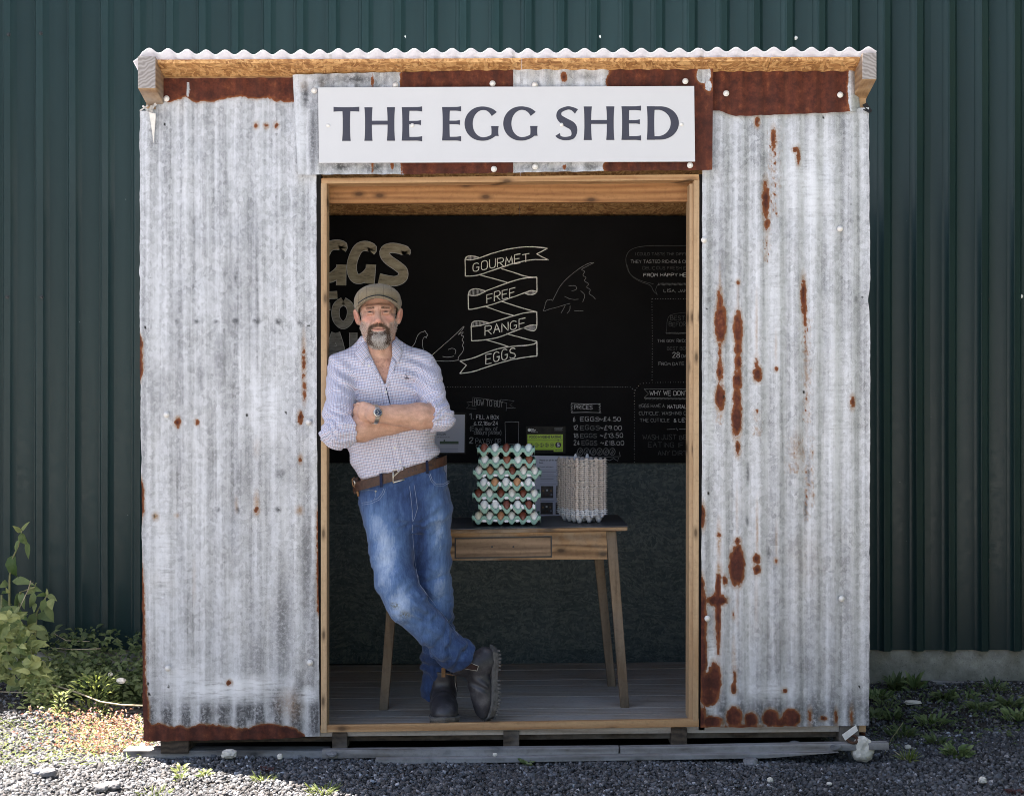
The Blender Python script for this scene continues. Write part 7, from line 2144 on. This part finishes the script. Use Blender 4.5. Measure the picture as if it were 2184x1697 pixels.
# nested empty trays
nm = tray_mesh(3, 4, .0485, .046, 8, True); nm.materials.append(M_PULPB)
nw = nm.copy(); nw.materials.clear(); nw.materials.append(M_PULPW)
CXT, CYT = X(1240, .56), .565
NUMS = ("first second third fourth fifth sixth seventh eighth ninth tenth eleventh twelfth thirteenth fourteenth fifteenth sixteenth seventeenth eighteenth nineteenth twentieth "
        "twenty-first twenty-second twenty-third twenty-fourth twenty-fifth twenty-sixth twenty-seventh").split()
for k in range(27):
    o = bpy.data.objects.new("egg_box", nw if k < 3 else nm); COL.objects.link(o)
    o.location = (CXT + RNG.uniform(-.0016, .0016), CYT + RNG.uniform(-.0016, .0016), TZ + .003 + k * .0094); o.rotation_euler = (RNG.uniform(-.006, .006), RNG.uniform(-.006, .006), R(24) + RNG.uniform(-.02, .02))
    tag(o, "%s pulp egg box, %s from the bottom of the nested empty stack" % ("pale bluish grey" if k < 3 else "beige", NUMS[k]), "egg box", "empty egg boxes nested in one stack on the table")
for i, (px, py) in enumerate(((1227, 1001), (1252, 1000))):
    p_ = P(px, py, .60)
    mb = MB().lathe((p_.x, p_.y, TZ + .27), (0, 0, 1), [(0, .014), (.012, .012), (.032, .007), (.040, .002)], 8)
    tag(mb.build("egg_box", M_PULPW, None, True), "pale pointed pulp egg box piece sticking up %s on the empty stack" % ("left" if i == 0 else "right"), "egg box")
# ------------------------------------------------------------------ weeds, stones and small things on the ground
def leafmat(name, a, b, trans=.35, rough=.5):
    t = NT(name)
    rnd = t.n("ObjectInfo").outputs["Random"]
    n = t.noise(40, 3, .6); g = t.n("NewGeometry").outputs["Random Per Island"]
    f = t.math('ADD', t.math('MULTIPLY', n, .45), t.math('MULTIPLY', t.math('FRACT', t.math('ADD', g, rnd)), .6))
    c = t.ramp(f, [(.2, a), (.85, b)])
    t.out(c, rough, 0, t.bump(t.noise(90, 3, .6), .3, .002), .35)
    tr = t.n("BsdfTranslucent", {"Color": c})
    mx = t.n("MixShader", {0: trans, 1: t.b.outputs[0], 2: tr.outputs[0]})
    t.t.links.new(mx.outputs[0], t.t.nodes["Material Output"].inputs[0])
    return t.m
M_LEAF = leafmat("weed_leaf", (0.065, 0.120, 0.032), (0.25, 0.31, 0.13))
M_LEAFY = leafmat("young_leaf", (0.080, 0.130, 0.034), (0.42, 0.45, 0.18))
M_IVY = leafmat("bramble_leaf", (0.030, 0.060, 0.020), (0.17, 0.215, 0.085))
M_REDLEAF = leafmat("red_leaf", (0.16, 0.042, 0.030), (0.30, 0.19, 0.11))
M_PINKF = leafmat("pink_petal", (0.55, 0.30, 0.36), (0.75, 0.55, 0.58))
M_GRASS = leafmat("grass_blade", (0.075, 0.125, 0.025), (0.24, 0.27, 0.075))
M_DRY = plain("dry_stalk", (0.36, 0.30, 0.21), .8, var=.4, scale=40)
M_STEM = plain("weed_stem", (0.17, 0.17, 0.07), .6, var=.3)
def leaf_geo(base, tip, width, nrm=None, droop=.15, seg=6):
    """one folded leaf blade from base to tip: vertices and faces"""
    base, tip = np.array(base, float), np.array(tip, float)
    d = tip - base; L = np.linalg.norm(d); d = d / L
    nrm = np.array((RNG.uniform(-.6, .6), -1, RNG.uniform(-.2, .9))) if nrm is None else np.array(nrm, float)
    s = np.cross(d, nrm); s /= max(np.linalg.norm(s), 1e-6); n = np.cross(s, d)
    V, F = [], []
    for i in range(seg + 1):
        t = i / seg
        w = width * .5 * (math.sin(math.pi * min(1, t * .96 + .04) ** .72)) ** .9 if 0 < i < seg else width * .02
        c = base + d * L * t + n * L * droop * math.sin(math.pi * t)
        fold = w * .35 * RNG.uniform(.6, 1.3); wv = RNG.normal(0, .05 * width)
        V += [c - s * w + n * (fold + wv), c, c + s * w + n * (fold - wv)]
    for i in range(seg):
        a = i * 3
        F += [(a, a + 1, a + 4, a + 3), (a + 1, a + 2, a + 5, a + 4)]
    return V, F
def leafobj(base, tip, width, mat, parent, **k):
    V, F = leaf_geo(base, tip, width, **k)
    return link("leaf", np_mesh("leaf", V, np.array(F), True), parent, mat)
class LM:
    def __init__(s): s.V, s.F = [], []
    def leaf(s, *a, **k):
        V, F = leaf_geo(*a, **k); n = len(s.V); s.V += [tuple(v) for v in V]; s.F += [tuple(i + n for i in f) for f in F]
    def build(s, name, mat, parent=None):
        return link(name, np_mesh(name, np.array(s.V), np.array(s.F), True), parent, mat)
q8 = lambda a, b: (a / 4.243 / 1.1452, (1240 + b / 4.243) / 1.1452)
# ---- tall leafy weed at the left edge
weed = empty("leafy_weed", P(20, 1470, 1.2), "tall weed with large oval green leaves against the warehouse wall at far left", "plant")
LEAVES = [(215, 250, 130, 185, 45, 1), (225, 240, 310, 140, 36, 1), (210, 260, 280, 380, 80, 1), (195, 330, 165, 475, 44, 0), (280, 350, 295, 530, 48, 0), (150, 490, 192, 725, 135, 0), (140, 495, 85, 590, 70, 0), (70, 762, -25, 825, 64, 0), (125, 755, 365, 805, 84, 0), (210, 868, 148, 1045, 72, 0), (216, 866, 252, 1048, 62, 0),
          (355, 830, 275, 895, 72, 1), (350, 870, 308, 1030, 62, 0), (362, 822, 436, 862, 50, 1), (372, 830, 385, 770, 26, 1), (485, 902, 372, 916, 46, 1), (490, 902, 592, 966, 52, 1), (470, 945, 430, 1075, 66, 0), (522, 940, 542, 1056, 82, 1), (486, 915, 484, 830, 26, 1), (100, 1010, 18, 1182, 84, 0), (110, 1040, 292, 1162, 92, 0),
          (370, 1080, 308, 1282, 88, 0), (380, 1105, 562, 1182, 92, 0), (470, 1000, 556, 1172, 74, 0), (360, 1222, 505, 1382, 112, 0), (130, 1190, 286, 1222, 62, 0), (0, 1230, 100, 1188, 60, 1), (80, 1290, 104, 1392, 60, 0), (95, 1276, 178, 1332, 52, 1), (20, 1380, 80, 1450, 70, 0), (365, 985, 350, 1085, 40, 1), (20, 940, 120, 1000, 70, 0), (10, 890, 90, 880, 40, 1), (-10, 1000, 40, 1060, 80, 0), (-20, 1090, 0, 1220, 90, 0),
          (90, 880, 60, 820, 30, 1), (200, 1390, 260, 1480, 60, 1), (210, 1360, 100, 1440, 60, 0), (230, 1300, 300, 1380, 60, 0), (150, 1450, 130, 1560, 70, 0), (300, 1330, 390, 1400, 70, 0), (330, 1300, 360, 1400, 50, 1), (60, 1500, 100, 1600, 80, 1), (-10, 1450, 30, 1580, 90, 1), (240, 1440, 330, 1520, 60, 1)]
for a, b, c, d, w, yng in LEAVES:
    y0 = RNG.uniform(1.18, 1.42)
    leafobj(P(*q8(a, b), y0), P(*q8(c, d), y0 - RNG.uniform(-.02, .06)), w * 1.15 / 4.243 / 1.1452 / FPX * (CAM_D + y0), M_LEAFY if yng else M_LEAF, weed, droop=RNG.uniform(.02, .2))
for pts in ([(95, 1500), (95, 900), (100, 700), (130, 520), (190, 390), (226, 235)], [(200, 1600), (190, 1200), (210, 870), (300, 840), (370, 815)], [(330, 1600), (370, 1250), (380, 1080), (440, 980), (490, 900)], [(20, 1600), (10, 1200), (15, 900)], [(100, 1600), (110, 1300), (105, 1010)]):
    y0 = 1.3
    mb = MB(); mb.tube([P(*q8(a, b), y0) for a, b in pts], [.0065, .006, .005, .0045, .004, .0025][:len(pts)], 6); mb.build("stem", M_STEM, weed, True)
mb = MB(); mb.tube([P(*q8(a, b), 1.16) for a, b in ((95, 1270), (200, 1040), (290, 850), (320, 750))], .0022, 5); mb.tube([P(*q8(a, b), 1.16) for a, b in ((310, 790), (345, 770))], .0012, 4); mb.build("dry_stalk", M_DRY, weed)
fo = LM()
for _ in range(400):
    px, py = RNG.uniform(-20, 118), RNG.uniform(1290, 1478)
    y0 = RNG.uniform(.85, 1.3)
    if px > 60 + (py - 1330) * .45: continue
    b = P(px, py, y0); L = RNG.uniform(.03, .085); an = RNG.uniform(0, 6.28)
    fo.leaf(b, b + Vector((math.cos(an) * L, RNG.uniform(-.03, .02), math.sin(an) * L * .7)), L * RNG.uniform(.35, .55))
tag(fo.build("foliage", M_LEAFY, weed), kind="stuff")

def clump(name, label, px, py, y, n, L, hgt, mat, spread=.06, cat="weed", narrow=.4, group=None, droop=.2, up=.5):
    """low plant: a rosette or tuft of blades growing from one root"""
    root = P(px, py, y); root.z = float(gz(root.x, root.y))
    e = empty(name, root, label, cat, group)
    lm = LM()
    for _ in range(n):
        an = RNG.uniform(0, 6.28); r = spread * RNG.random() ** .7
        b = root + Vector((math.cos(an) * r * .6, math.sin(an) * r * .6, RNG.uniform(0, hgt)))
        l_ = L * RNG.uniform(.55, 1.15); tilt = RNG.uniform(.1, 1.0)
        d = Vector((math.cos(an) * (1 - up * tilt), math.sin(an) * (1 - up * tilt), up * tilt + .15)).normalized() * l_
        lm.leaf(b, b + d, l_ * narrow * RNG.uniform(.7, 1.2), nrm=(RNG.uniform(-.4, .4), -.5, 1), droop=RNG.uniform(0, droop), seg=4)
    o = lm.build("foliage", mat, e); o['kind'] = 'stuff'
    return e
def cover(name, label, cat, n, region, hgt, Lr, mat, narrow=.6, power=1.0):
    """ground cover: countless small leaves as one mass; region(u) -> pixel and depth"""
    lm = LM()
    for _ in range(n):
        px, y, k = region()
        x = X(px, y); b = Vector((x, y, float(gz(x, y)) + hgt * k * RNG.random() ** power))
        L = RNG.uniform(*Lr); an = RNG.uniform(0, 6.28)
        lm.leaf(b, b + Vector((math.cos(an) * L, math.sin(an) * L, RNG.uniform(-.3, .7) * L)), L * narrow * RNG.uniform(.7, 1.2), nrm=(RNG.uniform(-.5, .5), -.7, 1), droop=.15, seg=3)
    o = lm.build(name, mat); tag(o, label, cat, kind="stuff")
    return o
# bramble ground cover between the tall weed and the shed
def rg():
    px = RNG.uniform(95, 312); y = RNG.uniform(.95, 1.6)
    k = .35 + .65 * (RNG.random() < .6) * np.clip((y - .8) / .6, 0, 1)
    return px, y, k
cover("bramble_cover", "low dark bramble leaves creeping along the wall foot left of the shed", "ground cover", 2300, rg, .27, (.020, .048), M_IVY, .62, 1.3)
def rg2():
    px = RNG.uniform(60, 240); y = RNG.uniform(.55, 1.0); return px, y, RNG.random()
cover("pale_weed_cover", "pale green downy weeds in front of the tall leafy weed", "ground cover", 420, lambda: (RNG.normal(92, 26), RNG.uniform(.75, 1.05), RNG.random()), .16, (.022, .05), M_LEAFY, .35)
def rg3():
    while True:
        px = RNG.normal(225, 70); y = RNG.uniform(.10, .72)
        if 20 < px < 334 and not (px > 300 and y > .18 and False): return px, y, RNG.random()
cover("herb_robert", "low sunlit patch of small red and orange leaves beside the shed corner", "ground cover", 1800, rg3, .055, (.008, .022), M_REDLEAF, .6)
cover("herb_robert_green", "green leaves mixed into the sunlit red patch beside the shed", "ground cover", 620, rg3, .06, (.010, .026), M_LEAFY, .5)
cover("pink_flowers", "tiny pale pink flowers scattered over the red leaf patch", "flowers", 90, lambda: (RNG.normal(235, 60), RNG.uniform(.2, .72), .8 + .2 * RNG.random()), .085, (.007, .011), M_PINKF, .9)
cover("grass_cover", "thin dry grass blades in the sunny gravel at the left", "grass", 900, lambda: (RNG.uniform(-20, 330), RNG.uniform(-.1, .55), RNG.random()), .02, (.015, .05), M_GRASS, .12)
clump("fern_weed", "bright green feathery weed at the edge of the shade left of the shed", 205, 1495, .78, 260, .035, .17, M_GRASS, .16, narrow=.3)
clump("fern_weed", "yellowish sprig standing left of the feathery weed in the sun", 130, 1515, .70, 60, .03, .10, M_LEAFY, .05, narrow=.35)
clump("seedling", "pale leafy seedling in the sunlit gravel below the left wall sheet", 385, 1668, -.35, 26, .034, .06, M_LEAFY, .035, narrow=.4)
clump("seedling", "smaller seedling right of the pale one in the sunlit gravel", 437, 1652, -.28, 22, .028, .03, M_LEAFY, .03, narrow=.35)
clump("grass_tuft", "yellow green grass tuft on the shadow edge in the foreground", 690, 1683, -.50, 60, .045, .01, M_GRASS, .09, narrow=.12)
clump("grass_tuft", "thin grass tuft where the shadow edge meets the foreground", 560, 1660, -.35, 40, .04, .01, M_GRASS, .07, narrow=.12)
clump("grass_tuft", "sparse yellow grass in the bottom left sunny corner", 330, 1690, -.52, 34, .04, .01, M_GRASS, .10, narrow=.12)
clump("clover", "small round leaved plant growing out under the skid planks", 1123, 1622, -.10, 22, .022, .025, M_LEAF, .045, narrow=.8)
clump("red_weed", "dark red low weed in the shaded gravel below the left sheet", 568, 1637, -.20, 60, .014, .012, plain("dark_red_leaf", (.05, .012, .012), .7), .05, narrow=.6)
clump("red_weed", "dark red low weed in the bottom right corner", 2166, 1668, -.45, 60, .016, .015, bpy.data.materials["dark_red_leaf"], .06, narrow=.6)
clump("dandelion", "jagged leaved dandelion growing against the concrete plinth", 1908, 1462, 1.42, 26, .085, .03, M_IVY, .05, narrow=.35, up=.9)
clump("dandelion", "green dandelion with upright leaf just right of the darker one by the plinth", 1950, 1462, 1.40, 22, .085, .03, M_LEAF, .06, narrow=.3, up=.9)
spots = [(1872, 1480, 1.2, "weed beside the right shed corner near the plinth"), (1905, 1535, .75, "weed in the gravel right of the white stone"), (1925, 1585, .4, "spreading weed in the gravel below the right wall"), (1985, 1560, .6, "broad leaved weed in the middle of the right gravel"), (2000, 1610, .25, "low weed left of the bottom right stones"), (2010, 1500, 1.05, "dark weed in front of the batten"),
         (2060, 1495, 1.1, "grassy weed near the batten towards the right"), (2090, 1530, .8, "leafy weed towards the right edge"), (2150, 1520, .9, "bright weed at the right edge of the picture"), (2168, 1560, .6, "yellow green weed at the right picture edge"), (1862, 1530, .85, "weed tucked close to the shed's right corner"), (2120, 1480, 1.3, "weed under the right end of the batten"), (2040, 1640, 0.02, "small weed in the lower right gravel"), (1895, 1500, 1.0, "narrow leaved weed near the shed corner")]
for i, (px, py, y, lb) in enumerate(spots):
    clump("weed", ("dark green " if i % 2 else "mid green ") + lb, px, py, y, int(RNG.uniform(26, 60)), RNG.uniform(.035, .06), .03, M_IVY if i % 3 else M_LEAF, RNG.uniform(.06, .11), narrow=RNG.uniform(.22, .45), up=.6)
clump("grass_tuft", "straggly yellow grass tuft in the lower right gravel", 1935, 1640, 0.0, 46, .055, .01, M_GRASS, .05, narrow=.1, up=.8)
cover("right_weeds", "thin scatter of small green weeds over the right gravel", "ground cover", 800, lambda: (RNG.uniform(1855, 2200), RNG.uniform(.2, 1.55), RNG.random() ** 2), .03, (.012, .035), M_IVY, .4)
# ---- dry stalks, twigs, batten
def stalk(label, pts, r, mat=None, name="dry_stalk"):
    mb = MB(); mb.tube([P(*p_) for p_ in pts], r, 6); o = mb.build(name, mat or M_DRY, None, True)
    return tag(o, label, "stalk")
e3 = lambda a, b, y: ((a / 2.283) / 1.1452, (1200 + b / 2.283) / 1.1452, y)
stalk("long pale dry stalk lying from the brambles to the shed corner", [e3(288, 1075, .95), e3(420, 1115, .82), e3(560, 1170, .62), e3(680, 1188, .5), e3(800, 1192, .45)], .004)
stalk("thin grey stalk lying over the brambles near the wall", [e3(285, 870, 1.3), e3(400, 880, 1.25), e3(560, 875, 1.25)], .0024)
stalk("pale stalk crossing the upper brambles", [e3(300, 790, 1.4), e3(370, 830, 1.35), e3(500, 835, 1.35)], .0022)
stalk("dark thin stalk lying low at the far left", [e3(0, 1115, .95), e3(180, 1120, .9), e3(390, 1140, .85)], .003)
stalk("curved reddish twig by the yellow grass tuft at lower right", [(1905, 1600, .05), (1930, 1618, .0), (1950, 1636, -.04), (1940, 1660, -.1)], .0022)
stalk("leaning weed stem right of the white stone", [(1880, 1620, .1), (1900, 1575, .1), (1925, 1540, .12)], .0018, M_STEM)
mb = MB(); mb.quad3([(1990, 1453), (2300, 1462), (2300, 1470), (1990, 1460)], WY - .075, WY - .03)
tag(mb.build("timber_batten", M_SKID, None, bevel=.002), "thin grey timber batten lying along the foot of the concrete plinth", "batten")
# ---- single pale stones
def rock(px, py, y, wpx, hpx, mat, label, name="stone", pts=None):
    d = (CAM_D + y) / FPX
    c = P(px, py, y)
    bm = bmesh.new(); bmesh.ops.create_icosphere(bm, subdivisions=3, radius=1.0)
    sd = RNG.uniform(0, 9)
    for v in bm.verts:
        n_ = v.co.normalized()
        k = 1 + .20 * float(vnoise(n_.x * 1.6 + sd, n_.y * 1.6, n_.z * 1.6)) + .16 * float(vnoise(n_.x * 5 + sd, n_.y * 5, n_.z * 5))
        q = n_ * k
        q = Vector([math.copysign(abs(t) ** .8, t) for t in q])
        if pts: q.x *= np.interp(q.z, [-1, 0, 1], pts)
        v.co = Vector((c.x + q.x * wpx * d / 2, c.y + q.y * wpx * d / 2.4, c.z + q.z * hpx * d / 2))
    me = bpy.data.meshes.new(name); bm.to_mesh(me); bm.free()
    return tag(link(name, me, None, mat), label, "stone")
M_CHALKST = plain("white_stone", (0.62, 0.585, 0.52), .85, var=.3, scale=22, bump=.7)
M_GREYST = plain("grey_stone", (0.16, 0.16, 0.17), .85, var=.4, scale=30, bump=.6)
rock(1838, 1594, -.02, 46, 52, M_CHALKST, "large white pointed stone propped at the right front corner of the shed", pts=(1.1, 1.0, .62))
rock(488, 1607, -.05, 33, 19, M_CHALKST, "flat white stone lying on the left skid plank")
rock(597, 1612, -.08, 12, 12, M_CHALKST, "small white stone right of the flat one on the skid")
rock(707, 1607, -.06, 22, 10, M_GREYST, "flat grey stone under the first joist")
rock(1055, 1612 - 4, -.1, 10, 7, M_CHALKST, "tiny white stone at the skid edge near the middle")
rock(1600, 1625, -.12, 34, 20, M_GREYST, "large grey stone in front of the right skid plank")
rock(1782, 1592, -.05, 24, 13, M_GREYST, "slanted grey stone left of the rusty ring")
rock(1693, 1583, .0, 20, 8, M_GREYST, "small flat grey stone on the skid plank")
rock(1642, 1663, -.4, 12, 13, M_CHALKST, "white pebble in the lower right foreground gravel"); rock(1768, 1670, -.42, 11, 7, M_CHALKST, "oval white pebble right of the other white pebble")
rock(1935, 1592, .18, 13, 9, M_CHALKST, "white pebble among weeds right of the large stone"); rock(2095, 1662, -.35, 17, 13, M_CHALKST, "pale stone near the bottom right corner"); rock(2040, 1520, .9, 26, 30, M_GREYST, "upright grey stone in the right weeds"); rock(1945, 1497, 1.0, 34, 8, M_CHALKST, "flat white stone in the weeds by the plinth")
rock(236, 1675, -.45, 40, 20, M_GREYST, "large grey stone in the sunny gravel at lower left"); rock(105, 1646, -.3, 36, 18, M_GREYST, "rounded stone in the sunny gravel near the left edge"); rock(215, 1679, -.5, 30, 16, M_GREYST, "rounded stone just below the large grey sunny stone")
rock(258, 1451, .95, 18, 12, M_CHALKST, "small white stone under the brambles left of the shed"); rock(235, 1438, 1.0, 10, 9, M_CHALKST, "tiny white stone above the other one under the brambles")
# rusty ring and white card at the corner
mb = MB(); c_ = P(1817, 1575, -.03); mb.tube([c_ + Vector((.021 * math.cos(t), .02 * math.sin(t), .011 * math.sin(t))) for t in np.linspace(0, 6.28, 19)], .0065, 7)
tag(mb.build("rusty_ring", plain("rust_iron", (.075, .035, .02), .9, var=.5, scale=60), None, True), "small rusty iron ring lying beside the white stone", "ring")
mb = MB(); mb.quad3([(1795, 1566), (1825, 1545), (1829, 1557), (1802, 1578)], -.062, -.059)
tag(mb.build("paper_card", M_CAP, None), "small white card stuck at the shed's lower right corner", "card")

# ---- unseen leaf mass, added to darken the rib slopes of the warehouse wall
added_hedge = empty("added_hedge", (7.2, -3.5, -.15), "unseen dark leaf mass added to the right to darken the wall ribs", "added_hedge")
lm = LM()
for _ in range(5200):
    b = Vector((RNG.uniform(4.7, 5.9), RNG.uniform(-9, 1.4), -.1 + 5.0 * RNG.random() ** .8))
    L = RNG.uniform(.25, .5); an = RNG.uniform(0, 6.28)
    lm.leaf(b, b + Vector((math.cos(an) * L * .7, math.sin(an) * L, RNG.uniform(-.4, .5) * L)), L * .7, nrm=(-1, RNG.uniform(-.5, .5), .6), seg=2)
tag(lm.build("foliage", M_IVY, added_hedge), kind="stuff")
